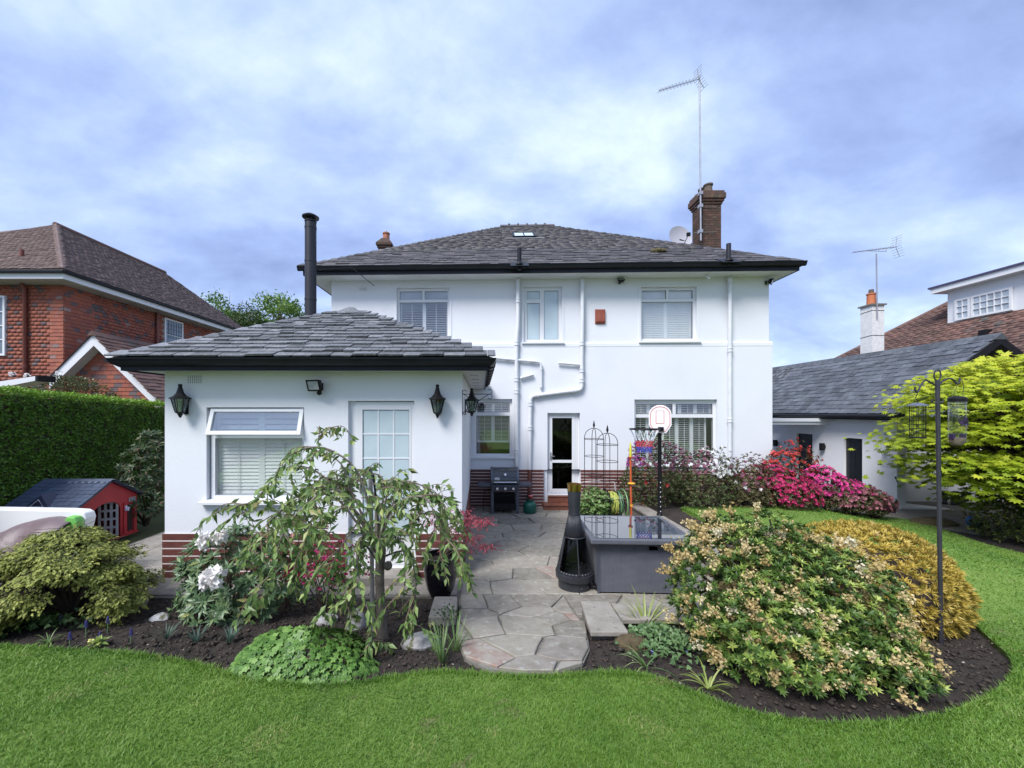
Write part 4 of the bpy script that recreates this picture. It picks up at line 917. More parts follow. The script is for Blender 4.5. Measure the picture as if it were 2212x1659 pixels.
# ---- flue
fx, fy = (671 - XC) / F * 7.6, 7.6
fl = thing('flue_pipe', 'tall dark grey steel stove flue with rain cap behind the garden room', 'flue', (fx, fy, 3.9))
ft = P(671, 482, 7.6).z - 3.9
mb = MB(); mb.tube([(0, 0, -.4), (0, 0, ft)], .108, 24); mb.build('pipe', m_flue, fl, local=True, smooth=True)
for zf_ in (ft - .12, ft - .78, .75): mb = MB(); mb.lathe([(.109, zf_), (.113, zf_ + .004), (.113, zf_ + .05), (.109, zf_ + .054)], (0, 0, 0), 24); mb.build('locking_band', m_flue, fl, local=True, smooth=True)
mb = MB(); mb.lathe([(.09, ft - .01), (.09, ft + .035), (.112, ft + .035), (.112, ft + .02)], (0, 0, 0), 24)
for i in range(6):
    a = i * math.pi / 3; mb.tube([(.09 * math.cos(a), .09 * math.sin(a), ft + .02), (.09 * math.cos(a), .09 * math.sin(a), ft + .10)], .012, 6)
mb.build('cowl_cage', m_flue, fl, local=True, smooth=True)
mb = MB(); mb.lathe([(.11, ft + .085), (.155, ft + .10), (.16, ft + .12), (.10, ft + .16), (.02, ft + .185), (1e-5, ft + .186)], (0, 0, 0), 24); mb.build('rain_cap', m_flue, fl, local=True, smooth=50)
mb = MB(); mb.tube([(.12, .02, P(671, 681, 7.6).z - 3.9 + .9), (.5, .9, 1.75), (.62, 2.3, 1.8)], .008, 5); mb.build('stay_wire', m_iron, fl, local=True)

# ---- wall lanterns
m_lglass = glass_mat('lantern_glass', .12, (.55, .6, .6))
m_bulb = mat('bulb_green_white', (.45, .55, .48), rough=.3)
def lantern(label, loc, rz, sc=1.0):
    t = thing('wall_lantern', label, 'lantern', loc, rz, 'black lanterns on the garden room')
    S = lambda pr: [(r * sc, z * sc) for r, z in pr]
    n = 6; c = (0, -.13 * sc, 0)
    mb = MB(); mb.lathe(S([(.02, .315), (.028, .31), (.03, .28), (.022, .275), (.034, .25), (.036, .235), (.055, .17), (.09, .125), (.145, .095), (.15, .083), (.135, .080), (.02, .09)]), c, n, sq=1); mb.build('hood', m_iron, t, local=True)
    mb = MB()
    for i in range(n):
        a = (i + .5) * 2 * math.pi / n
        mb.tube([(math.cos(a) * .118 * sc, c[1] + math.sin(a) * .118 * sc, .085 * sc), (math.cos(a) * .062 * sc, c[1] + math.sin(a) * .062 * sc, -.13 * sc)], .008 * sc, 5)
    mb.build('cage', m_iron, t, local=True)
    mb = MB(); mb.lathe(S([(.113, .083), (.059, -.128)]), c, n, sq=1); mb.F = [f for f in mb.F if len(f) == 4]; mb.build('lantern_glass', m_lglass, t, local=True)
    mb = MB(); mb.lathe(S([(1e-5, -.215), (.018, -.205), (.022, -.18), (.032, -.175), (.034, -.155), (.066, -.132), (.066, -.122), (.02, -.12)]), c, n, sq=1); mb.build('finial', m_iron, t, local=True)
    mb = MB(); mb.tube([(0, c[1], -.12 * sc), (0, c[1], -.06 * sc)], .02 * sc, 8); mb.tube([(0, c[1], -.06 * sc), (0, c[1], .05 * sc)], .022 * sc, 8); mb.build('bulb', m_bulb, t, local=True)
    mb = MB(); mb.box(-.035 * sc, .035 * sc, -.016, .0, -.16 * sc, .10 * sc); mb.tube([(0, -.01, -.10 * sc), (0, -.06, -.14 * sc), (0, c[1], -.14 * sc)], .011, 6); mb.build('wall_plate', m_iron, t, local=True)
    return t
pz = P(403, 870, EY)
lantern('black six-sided lantern on the garden room wall left of the wide window', (pz.x, EY, P(403, 873, EY - .13).z), 0, .92)
pz = P(947, 870, EY)
lantern('black six-sided lantern on the garden room wall right of the door', (pz.x, EY, P(947, 874, EY - .13).z), 0, .92)
lantern('black lantern on the side wall of the garden room, half hidden', (EX1, EY + 1.0, P(1008, 875, EY + 1.0).z), math.radians(90), .92)
# scrolled hanging bracket at the corner
hb = thing('hanging_bracket', 'thin black scrolled hanging-basket bracket at the garden room corner', 'bracket', (EX1, EY + .06, P(1000, 851, EY).z))
def arc(c, r, a0_, a1_, n=10): return [(c[0] + r * math.cos(math.radians(a0_ + (a1_ - a0_) * i / n)), 0, c[1] + r * math.sin(math.radians(a0_ + (a1_ - a0_) * i / n))) for i in range(n + 1)]
mb = MB(); mb.box(.0, .008, -.008, .008, -.32, .06); mb.tube([(.0, 0, -.0), (.41, 0, .0)], .006, 6); mb.tube([(.01, 0, -.29), (.10, 0, -.19), (.40, 0, .0)], .006, 6)
mb.tube(arc((.41, .035), .035, -90, 150), .005, 6); mb.tube(arc((.41, -.035), .035, 90, -150), .005, 6); mb.tube(arc((.035, .03), .03, 200, 20), .005, 6); mb.tube([(.01, 0, .01), (.19, 0, -.115)], .005, 6); mb.tube(arc((.175, -.085), .032, -60, 170), .005, 6); mb.tube(arc((.04, -.27), .032, 150, 330), .005, 6)
mb.build('scrollwork', m_iron, hb, local=True)
# floodlights
def floodlight(label, loc, rz, tilt, sc=1.0, pir=True):
    t = thing('floodlight', label, 'floodlight', loc, rz, 'black security floodlights')
    M_ = Matrix.Translation((0, -.13 * sc, 0)) @ Matrix.Rotation(tilt, 4, 'X')
    mb = MB(); f = .10 * sc; b_ = .07 * sc; hh = .075 * sc
    mb.hexa([M_ @ Vector(v) for v in [(-b_, .05 * sc, -hh * .5), (b_, .05 * sc, -hh * .5), (b_, .05 * sc, hh * .7), (-b_, .05 * sc, hh * .7), (-f, -.04 * sc, -hh), (f, -.04 * sc, -hh), (f, -.04 * sc, hh), (-f, -.04 * sc, hh)]]); mb.F = [list(reversed(q)) for q in mb.F]
    mb.build('housing', m_iron, t, local=True)
    mb = MB(); mb.panel(-f - .006, f + .006, -hh - .006, hh + .006, [(-f + .014, f - .014, -hh + .014, hh - .014)], -.05 * sc, .010); mb.V = [tuple(M_ @ Vector(v)) for v in mb.V]; mb.build('bezel', m_iron, t, local=True)
    mb = MB(); mb.box(-f + .012, f - .012, -.0455 * sc, -.0425 * sc, -hh + .012, hh - .012, M_); mb.build('lens', mat('floodlight_lens', (.42, .45, .45), (.30, .32, .33), rough=.12, scale=14, spec=.9), t, local=True)
    mb = MB(); mb.box(-.03 * sc, .03 * sc, -.03, 0, -.07 * sc, .03 * sc); mb.tube([(0, -.02, 0), (0, -.10 * sc, 0)], .012, 6); mb.build('mount', m_iron, t, local=True)
    if pir: mb = MB(); mb.ball((.035 * sc, -.09 * sc, -.115 * sc), .034 * sc, 12, 8); mb.tube([(.03 * sc, -.02, -.05 * sc), (.035 * sc, -.08 * sc, -.10 * sc)], .014, 6); mb.build('motion_sensor', m_iron, t, local=True, smooth=True)
    return t
pz = P(687, 831, EY - .12); floodlight('black floodlight with motion sensor on the garden room wall above the window and door', (pz.x, EY, pz.z), math.radians(-16), math.radians(18), 1.02)
def on_facade(x, y, v):
    u, z = FP(x, y, v); return Vector((HO[0] + u * tx_ + v * nx_h, HO[1] + u * ty_ + v * ny_h, z))
pz = on_facade(1341, 606, -.10); floodlight('small black floodlight under the eaves left of the upper right window', (pz.x, pz.y + .10, pz.z), 0, math.radians(-50), .80, False)
pz = on_facade(1663, 606, -.14); floodlight('black floodlight under the eaves at the far right corner of the house', (pz.x - .02, pz.y + .13, pz.z), math.radians(50), math.radians(25), .85, False)
pz = on_facade(1528, 599, -.25); cm = thing('security_camera', 'small white bullet camera under the eaves near the right downpipe', 'camera', pz)
mb = MB(); mb.tube([(-.015, .02, .05), (0, -.01, .02), (.02, -.05, -.05)], [.018, .03, .03], 10); mb.build('camera_body', m_upvc, cm, local=True, smooth=True)
mb = MB(); mb.tube([(-.015, .02, .03), (-.015, .02, .075)], .012, 8); mb.build('mount', m_upvc, cm, local=True)

# ================================================================== RED BRICK NEIGHBOUR ON THE LEFT
bh = thing('brick_house', 'red tile-hung brick house with brown tiled roof behind the hedge', 'house', (-11.9, 10.95, 0))
BX, BY = -11.9, 10.95
def to(*p): return (p[0] - BX, p[1] - BY, p[2])
b_ez = 6.12; bx_e, by_e = -11.43, 10.5; by_b = 18.86; bxl = -20.5
mb = MB(); mb.box(bxl - BX + .5, 0, 0, by_b - BY - .3, 0, b_ez - .05); mb.build('wall', m_mortar, bh, local=True)
# hung tiles on front and right walls: pieces
def hung(parent, org, ea, nrm, L_, z0, z1, holes, seed, limit, tw=.172, th_=.105, sortkey=None):
    r = random.Random(seed); ea, nrm = Vector(ea), Vector(nrm); up = Vector((0, 0, 1))
    bm = MB(); bm.add([(-.5, 0, 0), (.5, 0, 0), (.5, 0, 1), (-.5, 0, 1), (-.5, -1, 0), (.5, -1, 0), (.5, -.25, 1), (-.5, -.25, 1)], [(4, 5, 6, 7), (0, 1, 5, 4), (1, 2, 6, 5), (3, 0, 4, 7), (2, 3, 7, 6)])
    me = bpy.data.meshes.new('hung_tile'); me.from_pydata(bm.V, [], bm.F); me.materials.append(m_brickt); me.update()
    out = []; z = z0; k_ = 0
    while z < z1 - .02:
        a = -tw * (.5 if k_ % 2 else 0)
        while a < L_:
            w = min(tw, L_ - a) if a >= 0 else tw + a; aa = max(a, 0); c = aa + w / 2
            if w > .03 and not any(h[0] < c < h[1] and h[2] < z + th_ / 2 < h[3] for h in holes):
                p = Vector(org) + ea * c + up * (z - z0 + r.uniform(-.003, .003)); d_ = r.uniform(.015, .021); n_ = -nrm
                hgt = min(th_ * 1.02, z1 - z)
                out.append(Matrix(((ea.x * (w - .0012), n_.x * d_, 0, p.x), (ea.y * (w - .0012), n_.y * d_, 0, p.y), (0, 0, hgt, p.z), (0, 0, 0, 1))))
            a += tw
        z += th_; k_ += 1
    if sortkey: out.sort(key=sortkey)
    for M_ in out[:limit]: piece('hung_tile', me, parent, M_)
    rest = out[limit:]
    bv = np.array([v.co[:] + (1,) for v in me.vertices]); tris = [t for p_ in me.polygons for t in ((p_.vertices[0], p_.vertices[1], p_.vertices[2]), (p_.vertices[0], p_.vertices[2], p_.vertices[3]))]
    MM = np.array([[list(q) for q in m] for m in rest]); Vv = np.einsum('nij,kj->nki', MM, bv)[..., :3]; T = (np.arange(len(rest))[:, None, None] * len(bv) + np.array(tris)[None]).reshape(-1, 3)
    np_obj('hung_tile_courses', np_mesh('hung_tile_courses', Vv.reshape(-1, 3), T, m_brickt, np.repeat(np.random.default_rng(seed).random(len(rest)), len(bv))), parent, kind='stuff')
bwin_f = (-3.0, -1.62, 4.05, 5.75)                     # front window, u measured from the corner (negative = left)
hung(bh, (-4.6, -.002, 2.4), (1, 0, 0), (0, -1, 0), 4.6, 2.4, b_ez - .06, [(4.6 + bwin_f[0], 4.6 + bwin_f[1], bwin_f[2], bwin_f[3])], 3, 110, sortkey=lambda m: -m.translation.x)
Yw0, Yw1 = 11.9 * F / (XC - 353) - BY, 11.9 * F / (XC - 393) - BY
zw0, zw1 = ZC + (YC - 757) / F * 14.4, ZC + (YC - 686) / F * 14.4
hung(bh, (.002, 0, 2.4), (0, 1, 0), (1, 0, 0), 7.6, 2.4, b_ez - .06, [(Yw0, Yw1, zw0, zw1)], 4, 190, sortkey=lambda m: m.translation.y)
def plain_window(parent, M_, w, h, nx_, nz_, name='window', extra=None, bars=.018, glass=None, label=None):
    fw = .06; ps = []
    pw, ph = (w - 2 * fw) / nx_, (h - 2 * fw) / nz_
    for i in range(nx_):
        for j in range(nz_): ps.append((fw + i * pw + (bars / 2 if i else 0), fw + (i + 1) * pw - (bars / 2 if i < nx_ - 1 else 0), fw + j * ph + (bars / 2 if j else 0), fw + (j + 1) * ph - (bars / 2 if j < nz_ - 1 else 0)))
    mb = MB(); mb.panel(0, w, 0, h, ps, -.03, .06); mb.V = [tuple(M_ @ Vector(v)) for v in mb.V]; o = mb.build(name, m_upvc, parent, local=True, label=label)
    for q in ps: mb = MB(); mb.box(q[0] - .003, q[1] + .003, 0, .006, q[2] - .003, q[3] + .003, M_); mb.build('glass_pane', glass or m_farglass, o, local=True)
    return o
m_farglass = mat('far_window_glass', (.16, .20, .24), (.10, .13, .16), rough=.06, scale=1.5, spec=1.0)
Mw = Matrix.Translation((.03, Yw0, zw0)) @ Matrix.Rotation(math.radians(90), 4, 'Z')
plain_window(bh, Mw, Yw1 - Yw0, zw1 - zw0, 1, 2, label='white side window with leaded panes')
mb = MB()
for i in range(1, 6): mb.box(.07 + i * .125 - .004, .07 + i * .125 + .004, -.012, -.006, .62 if False else .5, zw1 - zw0 - .07, Mw)
for j in range(1, 4): mb.box(.06, Yw1 - Yw0 - .06, -.0125, -.0065, .5 + j * .17, .507 + j * .17, Mw)
mb.build('leading', m_flue, bh, local=True)
plain_window(bh, Matrix.Translation((bwin_f[0], -.03, bwin_f[2])), bwin_f[1] - bwin_f[0], bwin_f[3] - bwin_f[2], 3, 4, bars=.03, label='white front window at the photo edge')
# eaves
mb = MB(); mb.box(bxl - BX, bx_e - BX, by_e - BY, by_b - BY, b_ez - .045, b_ez - .02); mb.build('soffit', mat('grey_soffit', (.42, .40, .37), (.34, .33, .30), rough=.8), bh, local=True)
mb = MB(); mb.box(bxl - BX, bx_e - BX + .02, by_e - BY - .022, by_e - BY, b_ez - .03, b_ez + .12); mb.box(bx_e - BX, bx_e - BX + .022, by_e - BY, by_b - BY, b_ez - .03, b_ez + .12); mb.build('fascia', m_upvc, bh, local=True)
mb = MB(); mb.box(bxl - BX, bx_e - BX + .12, by_e - BY - .12, by_e - BY - .024, b_ez + .11, b_ez + .19); mb.box(bx_e - BX + .024, bx_e - BX + .12, by_e - BY - .024, by_b - BY, b_ez + .11, b_ez + .19); mb.build('gutter', m_black, bh, local=True, bevel=.02)
rz_ = b_ez + .20; AP = to(-15.5, 14.0, 9.26); BP = to(-15.5, 18.8, 9.26)
A_ = to(bxl - 2, by_e - .1, rz_); B_ = to(bx_e + .1, by_e - .1, rz_); C_ = to(bx_e + .1, by_b, rz_)
mb = MB(); mb.add([A_, B_, C_, AP, BP, to(-19.8, 18.8, rz_)], [(0, 1, 3), (1, 2, 4, 3), (2, 5, 4), (0, 3, 4, 5)]); mb.V = [(v[0], v[1], v[2] - .012) for v in mb.V]; broof = mb.build('roof', m_tile_b, bh, local=True, label='brown plain-tiled hipped roof')
Ax = to(-19.6, by_e - .1, rz_)
slates(broof, B_, C_, BP, AP, .11, .16, .18, m_tile_b, .011, 21, limit=0, name='roof_tile', jit=.06)
slates(broof, Ax, B_, AP, AP, .11, .16, .18, m_tile_b, .011, 22, limit=0, name='roof_tile', jit=.06)
mb = MB(); q0, q1 = Vector(AP), Vector(BP); mb.tube([q0 + Vector((0, -.05, .0)), q1], .10, 10); mb.build('ridge_tile', m_tile_r, broof, local=True, smooth=True)
mb = MB(); mb.tube([Vector(B_) + Vector((-.02, .02, .0)), q0], .055, 8); mb.build('hip_tile', m_tile_b, broof, local=True, smooth=True)
m_red = mat('red_paint_pipe', (.17, .045, .03), rough=.5)
mb = MB(); mb.tube([to(-12.93, 10.88, 1.0), to(-12.93, 10.88, b_ez - .2), to(-12.93, 10.8, b_ez - .06)], .05, 10); mb.lathe([(.065, 3.7), (.065, 3.8)], to(-12.93, 10.88, 0), 10); mb.build('downpipe', m_red, bh, local=True, smooth=True)
mb = MB(); yq = 11.83 * F / (XC - 340); mb.tube([to(-11.83, yq, 2.5), to(-11.83, yq, b_ez - .06)], .05, 10); mb.build('downpipe', m_red, bh, local=True, smooth=True)
for (x, y, Yv, lb) in ((47, 570, 11.2, 'front'), (344, 645, 16.0, 'side')):
    p = P(x, y, Yv); q = to(*p); mb = MB(); mb.tube([(q[0], q[1], q[2] - .45), (q[0], q[1], q[2] + .42)], .05, 10); mb.build('roof_vent_pipe', m_red, broof, local=True, smooth=True)
# lean-to garage with gable
gg = thing('brick_garage', 'brick side wing with white bargeboards and red tiled gable roof', 'garage', (-10.9, 11.0, 0))
gx, gz, gY = 0, 4.64, 0
rl = (-1.25, gz - 1.25); rr = (2.5, gz - 2.5)
mb = MB(); mb.prism([(rl[0] + .15, .12, 0), (rr[0] - .25, .12, 0), (rr[0] - .25, .12, rr[1] + .12), (0, .12, gz - .14), (rl[0] + .15, .12, rl[1])], (0, 5, 0)); mb.build('wall', m_mortar, gg, local=True)
r_ = random.Random(5); bm = MB(); bm.add([(-.5, 0, 0), (.5, 0, 0), (.5, 0, 1), (-.5, 0, 1), (-.5, -1, 0), (.5, -1, 0), (.5, -.25, 1), (-.5, -.25, 1)], [(4, 5, 6, 7), (0, 1, 5, 4), (1, 2, 6, 5), (3, 0, 4, 7), (2, 3, 7, 6)])
me_ = bpy.data.meshes.new('hung_tile'); me_.from_pydata(bm.V, [], bm.F); me_.materials.append(m_brickt); me_.update()
z = 2.45; k_ = 0
while z < gz - .35:
    x = -1.15 - (.11 if k_ % 2 else 0)
    while x < 2.2:
        top_ = gz - .16 - abs(x)
        if z < top_: piece('hung_tile', me_, gg, Matrix(((.215, 0, 0, x), (0, .018, 0, .118), (0, 0, min(.122, max(.03, top_ - z + .08)), z), (0, 0, 0, 1))))
        x += .22
    z += .12; k_ += 1
def barge(s, x1, z1):
    mb = MB(); w = .24; mb.prism([(0, -.20, gz), (x1, -.20, z1), (x1, -.20, z1 - w * 1.2), (0, -.20, gz - w * 1.35)], (0, .03, 0)); return mb.build('bargeboard', m_upvc, gg, local=True)
barge(-1, *rl); barge(1, *rr)
mb = MB(); mb.add([(0, -.17, gz - .30), (rr[0], -.17, rr[1] - .26), (rr[0], .12, rr[1] - .26), (0, .12, gz - .30), (rl[0], -.17, rl[1] - .26), (rl[0], .12, rl[1] - .26)], [(0, 1, 2, 3), (4, 0, 3, 5)]); mb.build('soffit', m_soffit, gg, local=True)
mb = MB(); mb.add([(0, -.24, gz + .02), (rr[0] + .06, -.24, rr[1] - .04), (rr[0] + .06, 5, rr[1] - .04), (0, 5, gz + .02), (rl[0], -.24, rl[1] + .02), (rl[0], 5, rl[1] + .02)], [(0, 1, 2, 3), (4, 0, 3, 5)]); groof = mb.build('roof', m_tile_b, gg, local=True)
slates(groof, (rr[0] + .06, -.26, rr[1] - .03), (rr[0] + .06, 5, rr[1] - .03), (0, 5, gz + .03), (0, -.26, gz + .03), .15, .26, .28, m_tile_r, .014, 31, limit=300, name='roof_tile', order='near')
mb = MB()
for i in range(9): mb.prism([(-.13, -.26 + i * .45, gz - .05), (0, -.26 + i * .45, gz + .085), (.13, -.26 + i * .45, gz - .05)], (0, .44, 0))
mb.build('ridge_tile', m_tile_r, groof, local=True)
# canopy arm above the hedge, far left
ca_ = thing('canopy_beam', 'white canopy gutter with black end above the hedge at far left', 'canopy', P(40, 828, 9.4))
c_ = P(84, 818, 9.4) - P(40, 828, 9.4)
mb = MB(); mb.hexa([(-1.6, -.06, -.35), (c_.x, -.06, c_.z - .05), (c_.x, .30, c_.z - .05), (-1.6, .30, -.35), (-1.6, -.06, -.14), (c_.x, -.06, c_.z + .06), (c_.x, .30, c_.z + .06), (-1.6, .30, -.14)]); mb.build('beam', m_upvc, ca_, local=True)
mb = MB(); mb.box(c_.x, c_.x + .06, -.08, .32, c_.z - .07, c_.z + .08); mb.build('end_cap', m_iron, ca_, local=True)
mb = MB(); mb.box(-1.6, -1.5, .05, .2, -2.6, -.2); mb.build('post', m_upvc, ca_, local=True)

# ================================================================== WHITE OUTBUILDING ON THE RIGHT
ob = thing('white_outbuilding', 'long low white outbuilding with dark slate roof right of the house', 'outbuilding', (10.6, 9.8, 0))
oez, orz, orx = 2.30, 4.34, 2.3; oL = 11.0
def OY(x): return 10.6 * F / (x - XC) - 9.8
d1 = (OY(1755), OY(1720)); d2 = (OY(1875), OY(1822))
dt1, dt2 = ZC - (937 - YC) / F * 12.6, ZC - (947 - YC) / F * 10.9
Mo = Matrix.Rotation(math.radians(90), 4, 'Z')          # u runs along +Y
def opan(mb): mb.V = [(-v[1] if False else v[1], v[0], v[2]) for v in mb.V]; mb.F = [list(reversed(f)) for f in mb.F]; return mb
mb = MB(); mb.panel(0, oL, -.05, oez, [(d1[0], d1[1], -.04, dt1), (d2[0], d2[1], -.04, dt2)], 0, .22); opan(mb).build('wall', m_white, ob, local=True)
mb = MB(); mb.prism([(.22, .75, -.05), (4.6, .75, -.05), (4.6, .75, oez), (orx, .75, orz - .1), (.22, .75, oez)], (0, .2, 0)); mb.box(0.004, .216, .004, .9, -.05, oez - .003); mb.build('gable_wall', m_white, ob, local=True)
mb = MB(); mb.box(-.28, -.05, -.02, 0, 0, .01) if False else mb.hexa([(.0, -.10, 0), (1.2, -.22, 0), (1.2, .0, 0), (.0, .75, 0), (.0, -.10, .05), (1.2, -.22, .012), (1.2, .0, .012), (.0, .75, .06)]); mb.build('kerb', m_upvc, ob, local=True)
m_doorb = mat('black_door', (.008, .009, .012), (.014, .016, .02), rough=.3, scale=3)
for (a, b), t_ in ((d1, dt1), (d2, dt2)):
    mb = MB(); mb.box(.09, .13, a, b, -.04, t_); dd = mb.build('door', m_doorb, ob, local=True, label='black boarded outbuilding door')
    n_ = 5
    for j in range(n_): mb = MB(); mb.box(.075, .0895, a + (b - a) * j / n_ + .004, a + (b - a) * (j + 1) / n_ - .004, -.03, t_ - .01); mb.build('plank', m_doorb, dd, local=True)
mb = MB(); yv = OY(1920); hs = []
mb.panel(yv - .18, yv + .18, 1.02, 1.36, [(yv - .16, yv + .16, 1.04 + j * .031, 1.058 + j * .031) for j in range(10)], -.012, .013); opan(mb).build('louvre_vent', m_white, ob, local=True)
mb = MB(); yk = OY(1936); mb.tube([(-.0, yk, .78), (-.03, yk, .80), (-.05, yk - .03, .76), (-.04, yk - .05, .70), (-.01, yk - .03, .68)], .012, 6); mb.build('wall_hook', m_iron, ob, local=True)
for x_, y_ in ((1680, 957), (1782, 965)):
    yl = OY(x_); zl = ZC - (y_ - YC) / F * (yl + 9.8); t_ = thing('wall_light', 'small black up-down light %s on the outbuilding wall' % ('nearest the house' if x_ < 1700 else 'between the two black doors'), 'wall light', (10.6, 9.8 + yl, zl), 0, 'up-down lights on the outbuilding')
    mb = MB(); mb.box(-.14, -.04, -.05, .05, -.11, .11); mb.build('lamp_body', m_iron, t_, local=True, bevel=.006); mb = MB(); mb.box(-.04, -.001, -.03, .03, -.05, .05); mb.build('wall_mount', m_iron, t_, local=True)
# flat white canopy between house and outbuilding
mb = MB(); yc0 = OY(1790); mb.box(-2.6, -.002, yc0, yc0 + 1.6, 2.09 - .02, 2.24); mb.box(-2.62, -.002, yc0 - .05, yc0 - .002, 2.16, 2.26); mb.build('porch_canopy', m_upvc, ob, local=True)
# roof
oe = -.30
mb = MB(); mb.box(oe + .03, oe + .055, -.25, oL, oez - .06, oez + .05); mb.build('fascia', m_fascia, ob, local=True)
mb = MB(); mb.tube([(oe - .02, -.28, oez + .035), (oe - .02, oL, oez + .035)], .058, 10); mb.build('gutter', m_black, ob, local=True, smooth=True)
mb = MB(); mb.box(oe + .05, 0, -.25, oL, oez - .05, oez - .03); mb.build('soffit', m_fascia, ob, local=True)
mb = MB(); mb.add([(oe, -.25, oez + .08), (oe, oL, oez + .08), (orx, oL, orz), (orx, -.25, orz), (2 * orx - oe, -.25, oez + .08), (2 * orx - oe, oL, oez + .08)], [(0, 3, 2, 1), (3, 4, 5, 2)]); oroof = mb.build('roof', m_under, ob, local=True, label='dark blue-grey slate roof of the outbuilding')
slates(oroof, (oe, oL, oez + .10), (oe, -.25, oez + .10), (orx, -.25, orz + .02), (orx, oL, orz + .02), .215, .24, .36, m_slate_d, .010, 41, order='near', name='slate')
mb = MB(); mb.add([(orx, -.25, orz + .01), (2 * orx - oe, -.25, oez + .09), (2 * orx - oe, oL, oez + .09), (orx, oL, orz + .01)], [(0, 1, 2, 3)]); mb.build('far_slope', m_slate_d, oroof, local=True)
for i in range(24): mb = MB(); mb.prism([(orx - .17, -.28 + i * .47, orz - .09), (orx, -.28 + i * .47, orz + .085), (orx + .17, -.28 + i * .47, orz - .09)], (0, .462, 0)); mb.build('ridge_tile', m_slate_d, oroof, local=True)
for sg in (-1, 1):
    mb = MB(); x1 = orx + sg * (orx - oe); mb.prism([(orx, -.27, orz + .0), (x1, -.27, oez + .06), (x1, -.27, oez - .10), (orx, -.27, orz - .2)], (0, .03, 0)); mb.build('bargeboard', m_black, ob, local=True)

# ================================================================== RED-ROOFED HOUSE FAR RIGHT
rh_ = thing('red_roof_house', 'house with red tiled roof and white flat dormer far right', 'house', (14.2, 8.0, 0))
def tr(x, y, z): return (x - 14.2, y - 8.0, z)
mb = MB(); mb.box(0, 9.5, -3, 9.2, 0, 3.6); mb.build('wall', m_white, rh_, local=True)
def rz_at(X): return 5.45 + .84 * (X - 16)
e_ = 13.6; rx_ = 18.6
A_ = tr(e_, 18.0, rz_at(e_)); B_ = tr(e_, 3.0, rz_at(e_)); C_ = tr(rx_, 3.0, rz_at(rx_)); D_ = tr(rx_, 12.7, rz_at(rx_))
mb = MB(); mb.add([A_, B_, C_, D_, tr(23.6, 18.0, rz_at(e_)), tr(23.6, 3, rz_at(e_))], [(0, 3, 2, 1), (0, 4, 3), (3, 4, 5, 2)]); rroof = mb.build('roof', m_tile_r, rh_, local=True, label='red plain-tiled hipped roof')
slates(rroof, A_, B_, C_, D_, .13, .26, .28, m_tile_r, .016, 51, limit=0, name='roof_tile', jit=.05)
mb = MB(); mb.tube([A_, D_], .07, 8); mb.build('hip_tile', m_tile_r, rroof, local=True, smooth=True)
dm = MB(); Yd0, Yd1 = 10.9, 16 * F / (2047 - XC)
dz0, dz1 = ZC + (YC - 696) / F * 13.2, ZC + (YC - 634) / F * 13.35
dm.box(1.8, 4.6, Yd0 - 8, Yd1 - 8, 5.2, dz1); dorm = dm.build('dormer', m_upvc, rh_, local=True, label='white flat-roofed dormer with lattice window')
mb = MB(); mb.box(1.5, 4.9, Yd0 - 8.2, Yd1 - 8 + .25, dz1, dz1 + .17); mb.build('dormer_fascia', m_upvc, dorm, local=True); mb = MB(); mb.box(1.46, 4.9, Yd0 - 8.25, Yd1 - 8 + .3, dz1 + .17, dz1 + .23); mb.build('dormer_roof', mat('felt_blue', (.06, .055, .12), rough=.8), dorm, local=True)
yA, yB, yC = 16 * F / (2190 - XC) - 8, 16 * F / (2101 - XC) - 8, 16 * F / (2066 - XC) - 8
zz0, zz1 = ZC + (YC - 688) / F * 12.6, ZC + (YC - 612) / F * 12.0 - .25
Mr_ = Matrix.Translation((1.76, yC, zz0)) @ Matrix.Rotation(math.radians(-90), 4, 'Z')
m_netc = mat('net_curtain_glass', (.45, .50, .56), (.34, .40, .46), rough=.08, scale=5, spec=.9)
plain_window(dorm, Mr_, yC - yB - .02, zz1 - zz0, 2, 3, glass=m_netc); plain_window(dorm, Matrix.Translation((1.76, yB, zz0)) @ Matrix.Rotation(math.radians(-90), 4, 'Z'), yB - yA, zz1 - zz0, 5, 3, glass=m_netc)
p = tr(*P(2128, 735, 11.6)); mb = MB(); mb.box(p[0] - .14, p[0] + .14, p[1] - .14, p[1] + .14, p[2] - .4, p[2] + .12); mb.box(p[0] - .1, p[0] + .1, p[1] - .1, p[1] + .1, p[2] + .12, p[2] + .32); mb.build('ridge_vent', m_iron, rroof, local=True, bevel=.02)
# white chimney with orange pot and its aerial
wc = thing('white_chimney', 'white rendered chimney with orange clay pot far right', 'chimney', ((1884 - XC) / F * 13.4, 13.4, 3.2))
wz = ZC + (YC - 659) / F * 13.4 - 3.2
m_rough = mat('roughcast', (.72, .72, .72), (.60, .60, .61), rough=.95, scale=12, bump=.8, bscale=25)
mb = MB(); mb.box(0, .42, 0, .42, -1.2, wz); mb.build('stack', m_rough, wc, local=True); mb = MB(); mb.box(-.05, .47, -.05, .47, wz, wz + .05); mb.build('capping', m_conc, wc, local=True)
mb = MB(); mb.lathe([(.13, wz + .05), (.125, wz + .1), (.115, wz + .40), (.135, wz + .42), (.135, wz + .46), (.10, wz + .46), (.09, wz + .3)], (.17, .2, 0), 16); pt = mb.build('chimney_pot', mat('orange_pot', (.48, .15, .06), rough=.7), wc, local=True, smooth=True)
mb = MB(); mb.lathe([(.075, wz + .46), (.07, wz + .60), (.05, wz + .6)], (.17, .2, 0), 12); mb.build('pot_insert', m_potd, pt, local=True, smooth=True)
mb = MB(); 
for zq in (wz - .18, wz - 1.05): mb.tube([(-.004, .42, zq - .03), (-.006, -.006, zq), (.42, -.006, zq - .01)], .008, 5)
mb.build('lashing_wire', m_iron, wc, local=True)
